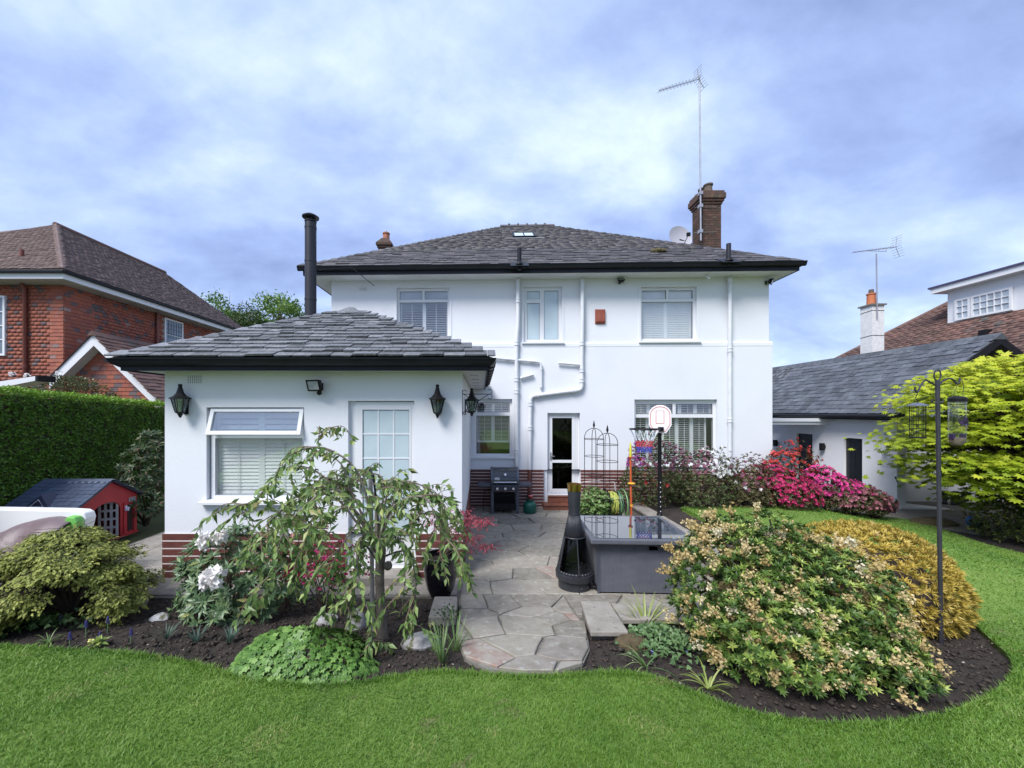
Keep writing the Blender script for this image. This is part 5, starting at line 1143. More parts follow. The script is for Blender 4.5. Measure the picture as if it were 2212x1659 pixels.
a2 = thing('television_aerial', 'smaller aerial on a thin mast above the white chimney', 'aerial', P(1895, 655, 13.35))
tp_ = P(1893, 548, 13.35) - P(1895, 655, 13.35)
mb = MB(); mb.tube([(0, 0, -.5), (tp_.x, 0, tp_.z)], .02, 8); mb.build('mast', m_alu, a2, local=True)
yb = P(1938, 533, 13.2) - P(1895, 655, 13.35); ye = P(1843, 545, 13.0) - P(1895, 655, 13.35)
yagi(a2, yb, ye - yb, 10, .10, .34)
mb = MB(); q1 = yb + (ye - yb) * .25; q2 = yb + (ye - yb) * .68; mb.tube([q1, (q1.x, q1.y, tp_.z), (q2.x, q2.y, tp_.z - .02), q2], .011, 5); mb.build('boom_cradle', m_alu, a2, local=True)

# ================================================================== GARDEN OBJECTS
def text_mesh(name, s, size, parent, M_, material):
    cu = bpy.data.curves.new(name, 'FONT'); cu.body = s; cu.size = size; cu.align_x = 'CENTER'; cu.align_y = 'CENTER'; cu.extrude = .0015
    t = bpy.data.objects.new('tmp', cu); COL.objects.link(t); dg = bpy.context.evaluated_depsgraph_get(); me = bpy.data.meshes.new_from_object(t.evaluated_get(dg)); bpy.data.objects.remove(t)
    me.materials.clear(); me.materials.append(material); o = bpy.data.objects.new(name, me); COL.objects.link(o); o.parent = parent; o.matrix_basis = M_ @ Matrix.Rotation(math.radians(90), 4, 'X'); return o

# ---- playhouse (gable faces right, ridge runs left-right)
m_pred = mat('red_plastic', (.38, .022, .030), (.31, .018, .026), rough=.5, scale=3)
m_pblue = mat('blue_grey_plastic', (.075, .098, .15), (.06, .078, .125), rough=.45, scale=4, var=.10)
m_pdark = mat('dark_blue_plastic', (.018, .022, .05), rough=.45)
m_pgrey = mat('grey_plastic', (.40, .41, .45), rough=.5)
ph = thing('playhouse', 'red plastic playhouse with blue-grey shingled roof by the hedge', 'playhouse', (-7.05, 7.26, 0))
hw = .60; ez_, rz2 = .80, 1.16; px0 = -1.10
def gable(x, holes=()):
    mb = MB(); return mb
# gable wall facing +X with an arched doorway, in strips
arch = [(.26 * math.cos(math.radians(a)), .60 + .14 * math.sin(math.radians(a))) for a in range(0, 181, 15)]
mb = MB()
def zt_(y): return ez_ + (rz2 - .02 - ez_) * (1 - abs(y) / hw) 
ysl = sorted(set([-hw, hw, 0] + [a[0] - .02 for a in arch] + [-.28, .24, -.52, -.36]))
def zb_(y):
    y = y + .02
    if abs(y) >= .26: return 0.03
    return .60 + .14 * math.sqrt(max(0, 1 - (y / .26) ** 2))
for a, b in zip(ysl[:-1], ysl[1:]):
    m_ = (a + b) / 2
    if abs(m_ + .02) < .26: lo_a, lo_b = zb_(a), zb_(b)
    else: lo_a = lo_b = .03
    if abs(a + .02) >= .2599 and abs(m_ + .02) < .26: lo_a = .60
    if abs(b + .02) >= .2599 and abs(m_ + .02) < .26: lo_b = .60
    q = [(0, a, lo_a), (0, b, lo_b), (0, b, zt_(b)), (0, a, zt_(a))]
    mb.add(q + [(v[0] - .05, v[1], v[2]) for v in q], [(0, 1, 2, 3), (7, 6, 5, 4), (0, 4, 5, 1), (3, 2, 6, 7)])
mb.build('gable_wall', m_pred, ph, local=True)
mb = MB(); mb.box(px0, -.05, -hw, -hw + .05, .03, ez_); mb.box(px0, -.05, hw - .05, hw, .03, ez_); mb.prism([(px0, -hw, .03), (px0, hw, .03), (px0, hw, ez_), (px0, 0, rz2 - .02), (px0, -hw, ez_)], (.05, 0, 0)); mb.box(px0 - .02, .02, -hw - .02, hw + .02, 0, .03); mb.build('side_wall', m_pred, ph, local=True)
mb = MB()
for a, b, c, d in ((.30, .36, .05, .66), (.44, .585, .60, .64), (.52, .58, .05, .60), (-.56, -.36, .50, .53), (-.56, -.53, .2, .50), (-.39, -.36, .2, .50)): mb.box(.0, .022, a, b, c, d)
for a, b, c, d in ((-.55, -.40, .58, .63), (-.37, -.30, .60, .65), (-.50, -.38, .66, .71), (-.44, -.30, .74, .79)): mb.box(0, .008, a, b, c, d)
mb.build('moulding', m_pred, ph, local=True, bevel=.004)
m_dark = mat('playhouse_recess_shade', (.02, .008, .008), rough=.8)
mb = MB(); mb.box(.001, .006, .39, .50, .08, .60); mb.box(.001, .006, -.52, -.40, .24, .49); mb.build('recess_shade', m_dark, ph, local=True)  # flat dark panels painting the shade inside the wall recesses
dm_ = MB(); dm_.panel(0, .30, .05, .72, [(.03 + i * .09, .085 + i * .09, .08 + j * .16, .20 + j * .16) for i in range(3) for j in range(4)], 0, .03)
Mdr = Matrix.Translation((-.03, .235, 0)) @ Matrix.Rotation(math.radians(200), 4, 'Z'); dm_.V = [tuple(Mdr @ Vector(v)) for v in dm_.V]; dm_.build('door', m_pgrey, ph, local=True)
mb = MB(); mb.tube([(.02, .335, .55), (.06, .335, .535), (.07, .335, .50)], .016, 8); mb.tube([(.03, .335, .52), (.04, .385, .555)], .02, 8); mb.tube([(.02, .335, .60), (.03, .335, .50)], .022, 8); mb.build('tap', mat('pale_lilac_plastic', (.55, .55, .72), rough=.4), ph, local=True, smooth=True)
mb = MB(); mb.box(.001, .014, .42, .56, .655, .735); sg = mb.build('name_plate', m_pgrey, ph, local=True); mb = MB(); mb.box(.014, .017, .43, .55, .665, .725); mb.build('plate_face', mat('plate_dark', (.10, .11, .13), rough=.5), sg, local=True)
text_mesh('plate_lettering', '425', .055, sg, Matrix.Translation((.019, .49, .695)) @ Matrix.Rotation(math.radians(90), 4, 'Z'), m_pgrey)
# roof with shingles, dormer triangle
yo = hw + .07; x1 = .09; x0 = px0 - .08; ze = ez_ - .035; zr = rz2 + .012
mb = MB()
for s in (-1, 1): mb.hexa([(x0, s * yo, ze - .03), (x1, s * yo, ze - .03), (x1, 0, zr - .03), (x0, 0, zr - .03), (x0, s * yo, ze), (x1, s * yo, ze), (x1, 0, zr), (x0, 0, zr)])
proof = mb.build('roof', m_pdark, ph, local=True)
for s in (-1, 1):
    A_, B_, C_, D_ = ((x0, s * yo, ze), (x1, s * yo, ze), (x1, 0, zr), (x0, 0, zr))
    if s > 0: A_, B_, C_, D_ = B_, A_, D_, C_
    slates(proof, A_, B_, C_, D_, .095, .115, .135, m_pblue, .006, 60 + s, limit=80, name='shingle', jit=.0)
mb = MB(); mb.prism([(x0, -.06, zr - .025), (x0, 0, zr + .018), (x0, .06, zr - .025)], (x1 - x0, 0, 0)); mb.build('ridge_cap', m_pblue, proof, local=True)
dx0 = -.62; mb = MB(); mb.prism([(dx0 - .22, -yo + .03, ze + .02), (dx0 + .22, -yo + .03, ze + .02), (dx0, -yo + .10, ze + .24)], (0, .22, .02)); mb.build('dormer', m_pdark, proof, local=True)
mb = MB(); pts = [(dx0 - .12, -yo + .028, ze + .05), (dx0 + .12, -yo + .028, ze + .05), (dx0, -yo + .062, ze + .165)]; mb.tube(pts + [pts[0]], .008, 6); mb.build('dormer_trim', m_pgrey, proof, local=True)

# ---- covered white panel with brown cloth and lime side
tb = thing('covered_board', 'white panel-backed garden box with brown cover and lime green side at far left', 'garden box', (-6.3, 5.45, 0.1))
m_wplas = mat('white_plastic', (.80, .80, .80), rough=.4); m_lime = mat('lime_fabric', (.17, .50, .10), (.14, .43, .08), rough=.6, scale=12, bump=.2); m_cov = mat('brown_cover', (.135, .095, .105), (.165, .12, .13), rough=.45, scale=5, bump=.25, bscale=14, bdist=.03)
mb = MB(); zt2 = .93; mb.prism([(-2.6, .10, 0), (.40, .10, 0), (.585, .10, zt2 - .12), (.56, .10, zt2 - .045), (.50, .10, zt2 - .012), (.3, .10, zt2), (-2.6, .10, zt2 + .05)], (0, .16, 0)); mb.build('panel', m_wplas, tb, local=True, bevel=.02)
mb = MB(); mb.prism([(.42, -.02, .05), (.615, -.02, .05), (.575, -.02, zt2 - .14), (.54, -.02, zt2 - .07), (.44, -.02, zt2 - .06), (.40, -.02, zt2 - .10)], (0, .115, 0)); mb.build('side_bolster', m_lime, tb, local=True, bevel=.02)
V = []; nx_, ny_ = 46, 16
for j in range(ny_):
    for i in range(nx_):
        u, v = i / (nx_ - 1), j / (ny_ - 1); x = -2.2 + u * 2.68; crest = .12 + .72 * sm(u * 1.08) ** 1.15 - .05 * sm((u - .9) / .1)
        f = .5 + .5 * math.sin(u * 26 + v * 3.0 + 1.5 * math.sin(u * 9)); g_ = .5 + .5 * math.sin(u * 47 - v * 4)
        V.append((x + .02 * math.sin(v * 6 + u * 14), .09 - .62 * v ** .8 - .05 * f * v, crest * (1 - v ** 1.6) + (.055 * f + .02 * g_) * (1 - v) * v * 3.0 + .01))
mb = MB(); mb.add(V, [(j * nx_ + i, (j + 1) * nx_ + i, (j + 1) * nx_ + i + 1, j * nx_ + i + 1) for j in range(ny_ - 1) for i in range(nx_ - 1)]); co = mb.build('cover', m_cov, tb, local=True, smooth=89)
so = co.modifiers.new('thickness', 'SOLIDIFY'); so.thickness = .008

# ---- barbecue
bb = thing('barbecue', 'black three-burner gas barbecue with side shelves under the kitchen window', 'barbecue', (.56, 9.36, .03))
m_bbq = mat('bbq_enamel', (.022, .028, .042), rough=.22, coat=.4); m_bbqt = mat('bbq_trim', (.10, .11, .14), rough=.4, metal=.4); m_knob = mat('knob_chrome', (.75, .75, .78), rough=.2, metal=.6)
W2 = .33
for s in (-1, 1):
    for y in (-.20, .20): mb = MB(); mb.box(s * .30 - .035, s * .30 + .035, y - .025, y + .025, 0, .70); mb.build('leg', m_bbqt, bb, local=True, bevel=.006)
mb = MB(); mb.prism([(-W2 + .02, -.27, .56), (-W2 + .02, -.25, .70), (-W2 + .02, .24, .70), (-W2 + .02, .24, .56)], (2 * W2 - .04, 0, 0)); mb.build('firebox', m_bbq, bb, local=True, bevel=.008)
mb = MB(); mb.prism([(-W2 + .01, -.275, .545), (-W2 + .01, -.31, .69), (-W2 + .01, -.25, .69), (-W2 + .01, -.25, .545)], (2 * W2 - .02, 0, 0)); pn = mb.build('control_panel', m_bbqt, bb, local=True, bevel=.006)
for x in (-.19, 0, .19):
    mb = MB(); Mk = Matrix.Translation((x, -.298, .615)) @ Matrix.Rotation(math.radians(90), 4, 'X'); mb.lathe([(.046, .0), (.046, .012), (.040, .016)], (0, 0, 0), 16, Mk); k1 = mb.build('knob', m_iron, bb, local=True, smooth=True)
    mb = MB(); mb.lathe([(.033, .014), (.033, .04), (.028, .046), (1e-5, .047)], (0, 0, 0), 16, Mk); mb.build('knob_cap', m_knob, k1, local=True, smooth=True)
prof = [(-.27, .71), (-.285, .76), (-.27, .86), (-.21, .97), (-.12, 1.04), (0, 1.07), (.14, 1.06), (.22, 1.0), (.25, .90), (.25, .71)]
mb = MB(); mb.prism([(-W2 + .05, y, z) for y, z in prof], (2 * W2 - .10, 0, 0)); lid = mb.build('lid', m_bbq, bb, local=True, smooth=35)
for s in (-1, 1): mb = MB(); mb.prism([(s * (W2 - .025) - .028, y * 1.04, .70 + (z - .70) * 1.03) for y, z in prof], (.056, 0, 0)); mb.build('lid_end', m_bbqt, lid, local=True, smooth=35)
mb = MB(); mb.tube([(-.27, -.315, .765), (.27, -.315, .765)], .014, 8); 
for s in (-1, 1): mb.tube([(s * .24, -.28, .765), (s * .24, -.315, .765)], .010, 6)
mb.build('lid_handle', m_knob, lid, local=True, smooth=True)
mb = MB(); Mg = Matrix.Translation((0, -.262, .935)) @ Matrix.Rotation(math.radians(62), 4, 'X'); mb.lathe([(.032, -.02), (.032, .012), (.027, .016), (1e-5, .017)], (0, 0, 0), 16, Mg); mb.build('thermometer', m_knob, lid, local=True, smooth=True)
Mb_ = Matrix.Translation((-.19, -.283, .84)) @ Matrix.Rotation(math.radians(-10), 4, 'X')
mb = MB(); mb.box(-.058, .058, -.010, .012, -.030, .030, Mb_); bd = mb.build('badge', m_upvc, lid, local=True, bevel=.008); text_mesh('badge_lettering', 'weber', .036, bd, Mb_ @ Matrix.Translation((0, -.0125, 0)), m_iron)
for s, a, b in ((-1, -.64, -.34), (1, .34, .63)):
    mb = MB(); mb.box(a, b, -.22, .20, .685, .705); mb.box(a, b, -.235, -.221, .645, .705); mb.box(b - .015 if s > 0 else a, b if s > 0 else a + .015, -.22, .2, .645, .684); mb.build('side_shelf', m_bbqt, bb, local=True, bevel=.004)
mb = MB(); mb.box(-.27, .27, -.16, .2, .10, .13); mb.box(-.27, .27, .19, .205, .13, .42); mb.box(-.26, .26, -.21, -.20, .08, .24); mb.build('base_shelf', m_iron, bb, local=True)
mb = MB(); mb.tube([(-.27, -.20, .42), (.05, -.20, .43), (.27, -.20, .45)], .008, 6); mb.tube([(-.30, 0, .55), (-.5, -.1, .50), (-.52, -.12, .2), (-.50, .02, .03)], .010, 6); mb.build('gas_hose', m_iron, bb, local=True)

# ---- gas bottle
gb = thing('gas_bottle', 'green gas bottle with red regulator beside the barbecue', 'gas bottle', (1.16, 9.22, .03))
mb = MB(); mb.lathe([(.10, 0), (.14, .012), (.155, .04), (.157, .17), (.15, .215), (.125, .25), (.085, .272), (.05, .28), (.045, .30)], (0, 0, 0), 24); mb.build('cylinder', mat('green_enamel', (.006, .105, .075), (.008, .085, .06), rough=.35, scale=8), gb, local=True, smooth=60)
mb = MB(); mb.lathe([(.085, .27), (.085, .345), (.078, .345), (.078, .27)], (0, 0, 0), 20); mb.F = [f for k_, f in enumerate(mb.F) if k_ % 20 > 3]; mb.build('collar', m_iron if False else mat('green_collar', (.004, .05, .04), rough=.5), gb, local=True)
mb = MB(); mb.lathe([(.035, .29), (.04, .33), (.045, .38), (.04, .405), (.02, .41)], (.02, -.02, 0), 14); mb.build('regulator', mat('red_cap', (.25, .012, .015), rough=.4), gb, local=True, smooth=True); mb = MB(); mb.lathe([(.036, .405), (.06, .408), (.06, .42), (.03, .424)], (.02, -.02, 0), 14); mb.build('regulator_knob', mat('pink_cap', (.55, .16, .15), rough=.5), gb, local=True, smooth=True)

# ---- chiminea
m_chb = mat('chiminea_steel', (.020, .022, .028), (.032, .034, .042), rough=.45, scale=7, bump=.1); m_mesh = glass_mat('mesh_door', .03, (.62, .62, .62)); m_brass = mat('brass', (.62, .43, .12), rough=.25, metal=1.0)
cc = P(1241, 1283, 5.28); cm_ = thing('chiminea', 'tall black steel chiminea with brass-rimmed flue on the patio', 'chiminea', (cc.x, 5.30, .035))
mb = MB(); mb.lathe([(.215, 0), (.215, .13), (.20, .135)], (0, 0, 0), 28)
base_ = mb.build('base_drum', m_chb, cm_, local=True, smooth=30)
mb = MB(); mb.lathe([(.235, .135), (.25, .15), (.255, .23), (.245, .235), (.235, .235), (.23, .20), (1e-4, .20)], (0, 0, 0), 28); mb.build('fire_bowl', m_chb, cm_, local=True, smooth=30)
def cone_r(z): return .245 + (.075 - .245) * (z - .23) / (1.02 - .23)
n = 32
mbo = MB(); mbm = MB()
for i in range(n):
    a0_, a1_ = i * 2 * math.pi / n, (i + 1) * 2 * math.pi / n
    for z0_, z1_ in ((.23, .27), (.27, .70), (.70, 1.02)):
        q = [(cone_r(z) * math.cos(a), cone_r(z) * math.sin(a), z) for z, a in ((z0_, a0_), (z0_, a1_), (z1_, a1_), (z1_, a0_))]
        ang = math.degrees(a0_ + .1) % 360
        opening = z0_ == .27 and (200 < ang < 345)
        (mbm if opening else mbo).quad(*q)
sh = mbo.build('cone', m_chb, cm_, local=True, smooth=30); so = sh.modifiers.new('thickness', 'SOLIDIFY'); so.thickness = .006
mbm.build('mesh_screen', m_mesh, cm_, local=True, smooth=30)
mb = MB()
for ang in (200, 272, 345): a = math.radians(ang); mb.tube([((cone_r(z) + .003) * math.cos(a), (cone_r(z) + .003) * math.sin(a), z) for z in (.25, .72)], .009, 6)
mb.tube([((cone_r(.71) + .003) * math.cos(math.radians(a)), (cone_r(.71) + .003) * math.sin(math.radians(a)), .71) for a in range(200, 346, 8)], .008, 6); mb.build('screen_frame', m_chb, cm_, local=True)
mb = MB(); mb.lathe([(.080, 1.0), (.082, 1.02), (.080, 1.04)], (0, 0, 0), 24); mb.lathe([(.074, 1.01), (.090, 1.345), (.086, 1.345), (.07, 1.05)], (0, 0, 0), 24); mb.build('flue', m_chb, cm_, local=True, smooth=30)
mb = MB(); mb.lathe([(.0915, 1.33), (.097, 1.425), (.092, 1.425), (.087, 1.33)], (0, 0, 0), 24); mb.build('brass_rim', m_brass, cm_, local=True, smooth=30)
mb = MB(); mb.tube([(.21, -.10, .06), (.27, -.13, .06)], .02, 8); mb.box(.255, .30, -.16, -.10, .03, .10); mb.build('ash_handle', m_iron, cm_, local=True)
mb = MB(); mb.ball((.15, -.15, .065), .012, 8, 6); mb.ball((.05, -.215, .07), .008, 8, 6); mb.build('vent_stud', m_bbqt, base_, local=True)

# ---- rattan table with glass top
def weave_mat():
    m = mat('grey_rattan', (.125, .135, .165), (.16, .168, .20), rough=.55, scale=8); t = m.node_tree; N = t.nodes; L = t.links.new; b = N['Principled BSDF']
    tc_ = N.new('ShaderNodeTexCoord'); br = N.new('ShaderNodeTexBrick'); mp_ = N.new('ShaderNodeMapping'); L(tc_.outputs['UV'], mp_.inputs[0])
    L(mp_.outputs[0], br.inputs['Vector']); br.inputs['Scale'].default_value = 1.0; br.inputs['Brick Width'].default_value = .034; br.inputs['Row Height'].default_value = .015; br.inputs['Mortar Size'].default_value = .0024
    br.inputs['Mortar Smooth'].default_value = .6
    bp = N.new('ShaderNodeBump'); bp.invert = True; bp.inputs['Strength'].default_value = .9; bp.inputs['Distance'].default_value = .006; L(br.outputs['Fac'], bp.inputs['Height']); L(bp.outputs[0], b.inputs['Normal'])
    mc = N.new('ShaderNodeMix'); mc.data_type = 'RGBA'; old = b.inputs['Base Color'].links[0].from_socket; L(br.outputs['Fac'], mc.inputs['Factor']); L(old, mc.inputs['A']); mc.inputs['B'].default_value = (.035, .038, .047, 1); L(mc.outputs['Result'], b.inputs['Base Color'])
    return m
m_rat = weave_mat()
def uv_box(o):                                      # metres as UV on each face
    me = o.data; uv = me.uv_layers.new(name='uv')
    for p in me.polygons:
        n = p.normal
        for li in p.loop_indices:
            c = me.vertices[me.loops[li].vertex_index].co
            uv.data[li].uv = (c.x, c.z) if abs(n.y) > max(abs(n.x), abs(n.z)) else ((c.y, c.z) if abs(n.x) > abs(n.z) else (c.x, c.y))
tb_ = thing('rattan_table', 'grey rattan box table with reflective glass top on the patio', 'table', (2.12, 5.52, .03), math.radians(-2.5))
tw, td, tz = .68, .60, .775
mb = MB(); mb.panel(-.56, .56, .045, .70, [(.10, .22, .60, .655)], -.47, .03); o = mb.build('front_panel', m_rat, tb_, local=True); uv_box(o)
mb = MB(); mb.box(-.56, -.53, -.437, .47, .045, .70); mb.box(.53, .56, -.437, .47, .045, .70); mb.box(-.53, .53, .44, .47, .045, .70); mb.box(-.53, .53, -.437, .44, .045, .06); o = mb.build('side_panel', m_rat, tb_, local=True); uv_box(o)
for x in (-.565, .535):
    for y in (-.475, .445): mb = MB(); mb.box(x, x + .03, y - .003, y + .03, 0, .705); mb.build('leg', m_bbqt, tb_, local=True)
mb = MB()
for a, b, c, d in ((-tw, tw, -td, -td + .075), (-tw, tw, td - .075, td), (-tw, -tw + .075, -td + .075, td - .075), (tw - .075, tw, -td + .075, td - .075)): mb.box(a, b, c, d, .715, tz)
o = mb.build('top_frame', m_rat, tb_, local=True, bevel=.012); uv_box(o)
m_ttop = mat('dark_glass_top', (.035, .04, .055), rough=.02, spec=1.0, coat=1.0)
mb = MB(); mb.box(-tw + .07, tw - .07, -td + .07, td - .07, .745, tz + .003); mb.build('glass_top', m_ttop, tb_, local=True)
mb = MB(); mb.box(-.50, .50, -.40, .40, .70, .715); mb.build('subframe', m_iron, tb_, local=True)

# ---- basketball hoop
hp = G(1425, 1114); hoop = thing('basketball_hoop', 'toy basketball hoop with white backboard on a black pole', 'basketball hoop', (3.71, 8.0, .26))
m_board = mat('white_board', (.80, .80, .82), rough=.4); m_redl = mat('red_line', (.62, .10, .07), rough=.5); m_net_w = mat('net_white', (.72, .76, .85), rough=.8); m_net_r = mat('net_red', (.55, .05, .08), rough=.8); m_net_b = mat('net_blue', (.05, .07, .45), rough=.8)
zb2 = P(1425, 930, 8).z - .26
mb = MB(); mb.tube([(0, 0, .0), (0, 0, zb2)], .038, 12); mb.lathe([(.10, 0), (.06, .05), (.045, .1)], (0, 0, 0), 10); mb.build('pole', m_iron, hoop, local=True, smooth=40)
mb = MB()
for i in range(7): mb.box(-.008, .008, -.041, -.038, .12 + i * .10, .14 + i * .10)
mb.build('adjustment_holes', m_upvc, hoop, local=True)
ry = math.radians(-28); Mbd = Matrix.Translation((0, -.02, 0)) @ Matrix.Rotation(ry, 4, 'Z')
bw, z0_, z1_ = .215, P(1425, 935, 8).z - .26, P(1425, 875, 8).z - .26
out_ = [(-bw * .55, z0_), (bw * .55, z0_), (bw, z0_ + .16), (bw, z0_ + .36)] + [(bw * math.cos(math.radians(a)), z0_ + .38 + (z1_ - z0_ - .38) * math.sin(math.radians(a))) for a in range(10, 171, 16)] + [(-bw, z0_ + .36), (-bw, z0_ + .16)]
mb = MB(); mb.prism([Mbd @ Vector((x, -.03, z)) for x, z in out_], Mbd.to_3x3() @ Vector((0, .03, 0))); brd = mb.build('backboard', m_board, hoop, local=True, bevel=.006)
mb = MB(); mb.tube([Mbd @ Vector((x * .86, -.032, z0_ + .30 + (z - z0_ - .30) * .88)) for x, z in out_ + out_[:1]], .0065, 5); r4 = [(-.075, z0_ + .20), (.075, z0_ + .20), (.075, z0_ + .46), (-.075, z0_ + .46), (-.075, z0_ + .20)]; mb.tube([Mbd @ Vector((x, -.032, z)) for x, z in r4], .0065, 5); mb.build('board_lines', m_redl, brd, local=True)
rc = P(1391, 927, 7.85); rc = Vector((rc.x - 3.71, -.17, P(1391, 927, 7.83).z - .26)); rr_ = .285
mb = MB(); mb.tube([rc + Vector((rr_ * math.cos(t * .2094), rr_ * math.sin(t * .2094) * .9, 0)) for t in range(31)], .014, 8); mb.box(-.05, .03, -.12, -.03, rc.z - .05, rc.z + .04); mb.tube([(-.02, -.08, rc.z), rc + Vector((rr_ * .93, .05, 0))], .018, 6); mb.build('rim', m_iron, hoop, local=True, smooth=40)
def net(za, zb2_, ra, rb, n_, tw_, material, nm):
    mb = MB()
    for i in range(n_):
        for s in (-1, 1):
            a = i * 2 * math.pi / n_; b = a + s * tw_
            mb.tube([rc + Vector((ra * math.cos(a), ra * .9 * math.sin(a), za)), rc + Vector(((ra + rb) / 2 * .95 * math.cos((a + b) / 2), (ra + rb) / 2 * .86 * math.sin((a + b) / 2), (za + zb2_) / 2)), rc + Vector((rb * math.cos(b), rb * .9 * math.sin(b), zb2_))], .0055, 5)
    mb.build(nm, material, hoop, local=True)
net(0, -.24, rr_, .17, 12, .26, m_net_w, 'white_net'); net(-.24, -.36, .17, .15, 14, .40, m_net_r, 'red_net'); net(-.36, -.47, .15, .14, 16, .5, m_net_b, 'blue_net')

# ---- orange toy pole
op = P(1364, 1110, 7.9); tpz = P(1361, 955, 7.9).z
tp = thing('toy_pole', 'orange plastic pole with yellow tip behind the table', 'toy pole', (op.x, 7.9, .03))
m_or = mat('orange_plastic', (.50, .10, .035), rough=.4); m_yel = mat('yellow_plastic', (.62, .58, .06), rough=.4)
mb = MB(); mb.tube([(0, 0, 0), (-.02, 0, tpz - .33)], .021, 12); mb.lathe([(.042, tpz - .36), (.05, tpz - .33)], (-.02, 0, 0), 12); mb.build('pole', m_or, tp, local=True, smooth=40)
mb = MB(); mb.lathe([(.024, tpz - .33), (.028, tpz - .22), (.022, tpz - .10), (.006, tpz - .03)], (-.02, 0, 0), 10); mb.build('tip', m_yel, tp, local=True, smooth=40)
zc_ = P(1361, 1048, 7.9).z; mb = MB(); mb.lathe([(.075, zc_), (.075, zc_ + .012), (.03, zc_ + .03)], (0, 0, 0), 14); mb.lathe([(.03, -.02 + .5), (.03, .52)], (0, 0, 0), 10); mb.build('collar', mat('amber_plastic', (.70, .38, .04), rough=.4), tp, local=True, smooth=40)
mb = MB(); mb.lathe([(.22, 0), (.22, .04), (.05, .07)], (0, 0, 0), 18); mb.build('foot', m_or, tp, local=True)

# ---- obelisk trellises
def obelisk(label, x, y, w, h, rz):
    t = thing('obelisk_trellis', label, 'trellis', (x, y, .22), rz, 'black wire obelisks'); c = w / 2
    mb = MB(); ah = h - c
    for i in range(4):
        a = i * math.pi / 2 + math.pi / 4; mb.tube([(c * math.cos(a), c * math.sin(a), 0), (c * math.cos(a), c * math.sin(a), ah)], .007, 6)
    for i in range(2):
        a = i * math.pi / 2 + math.pi / 4; mb.tube([(c * math.cos(a) * math.cos(q), c * math.sin(a) * math.cos(q), ah + c * math.sin(q)) for q in [k_ * math.pi / 12 for k_ in range(13)]], .007, 6)
    mb.build('upright', m_iron, t, local=True)
    for z in [ah * f for f in (.28, .52, .76, .98)]: mb = MB(); mb.tube([((c + .004) * math.cos(q), (c + .004) * math.sin(q), z) for q in [k_ * math.pi / 10 for k_ in range(21)]], .006, 5); mb.build('hoop', m_iron, t, local=True)
    mb = MB(); mb.lathe([(.006, h), (.03, h + .06), (.022, h + .10), (.004, h + .17)], (0, 0, 0), 4); mb.build('finial', m_iron, t, local=True)
pz = P(1283, 912, 8.3); obelisk('tall black wire obelisk on the left, taller finial, behind the table', pz.x, 8.3, .40, pz.z - .22 - .13, .3)
pz = P(1312, 922, 8.0); obelisk('black wire obelisk on the right of the pair behind the table', pz.x, 8.0, .42, pz.z - .22 - .13, .7)
pl = thing('planter', 'low dark planter box behind the rattan table', 'planter', (2.45, 8.1, 0.03))
mb = MB(); mb.panel(-.36, .36, 0, .30, [], -.28, .03); mb.box(-.36, .36, .25, .28, 0, .30); mb.box(-.36, -.33, -.25, .25, 0, .30); mb.box(.33, .36, -.25, .25, 0, .30); mb.build('box', m_iron, pl, local=True); mb = MB(); mb.box(-.33, .33, -.25, .25, .05, .25); mb.build('compost', m_soil, pl, local=True)
# white arched cloche hoop / sledge frame
hg = P(1305, 1040, 8.5); hr = thing('hose_reel', 'free-standing reel wound with yellow and green garden hose', 'hose reel', ((1330 - XC) / F * 8.1, 8.1, .03))
m_hy = mat('yellow_hose', (.46, .50, .10), rough=.45); m_hg = mat('green_hose', (.13, .27, .11), rough=.45); m_hd = mat('dark_green_hose', (.04, .09, .06), rough=.45)
cz = .50
for k_ in range(11):
    xk = -.17 + k_ * .026; rk = .235 + random.uniform(-.035, .02); mm_ = m_hy if k_ < 7 else (m_hd if k_ == 7 or k_ == 9 else m_hg)
    mb = MB(); mb.tube([(xk + random.uniform(-.012, .012), rk * math.cos(q), cz + rk * math.sin(q)) for q in [j * math.pi / 12 for j in range(25)]], .0125, 6); mb.build('hose_coil', mm_, hr, local=True, smooth=True)
for xk in (-.21, .15):
    mb = MB(); mb.tube([(xk, .29 * math.cos(q), cz + .29 * math.sin(q)) for q in [j * math.pi / 12 for j in range(25)]], .014, 6)
    for q in range(3): mb.tube([(xk, .28 * math.cos(q * 2.09), cz + .28 * math.sin(q * 2.09)), (xk, 0, cz)], .010, 5)
    mb.build('reel_flange', m_hg if xk > 0 else m_iron, hr, local=True)
mb = MB(); mb.tube([(-.22, 0, cz), (.18, 0, cz)], .05, 10); mb.build('drum', m_iron, hr, local=True); mb = MB()
for xk in (-.23, .17): mb.tube([(xk, -.22, 0), (xk, 0, cz + .02), (xk, .22, 0)], .012, 6)
mb.build('stand', m_iron, hr, local=True)
gf = thing('plant_support', 'pale bent hoop frame behind the wire obelisks', 'plant support', (2.6, 8.75, .03))
mb = MB(); zt3 = P(1340, 1043, 8.7).z; mb.tube(spline([(-.45, 0, .1), (-.43, 0, zt3 - .16), (-.35, 0, zt3 - .04), (0, 0, zt3), (.35, 0, zt3 - .02), (.44, 0, zt3 - .10), (.46, 0, .1)], 5), .012, 6); mb.build('hoop', mat('pale_pole', (.55, .50, .50), rough=.6), gf, local=True, smooth=True)
mb = MB(); mb.tube([(-.45, .02, zt3 - .1), (.1, .02, zt3 - .06), (.45, .02, zt3 - .16)], .008, 5); mb.tube([(-.5, -.02, zt3 - .3), (.4, -.02, zt3 - .22)], .007, 5); mb.tube([(-.45, -.03, zt3 - .42), (-.2, -.03, zt3 - .25), (.3, -.03, zt3 - .38)], .007, 5); mb.build('cane', m_twig, gf, local=True)

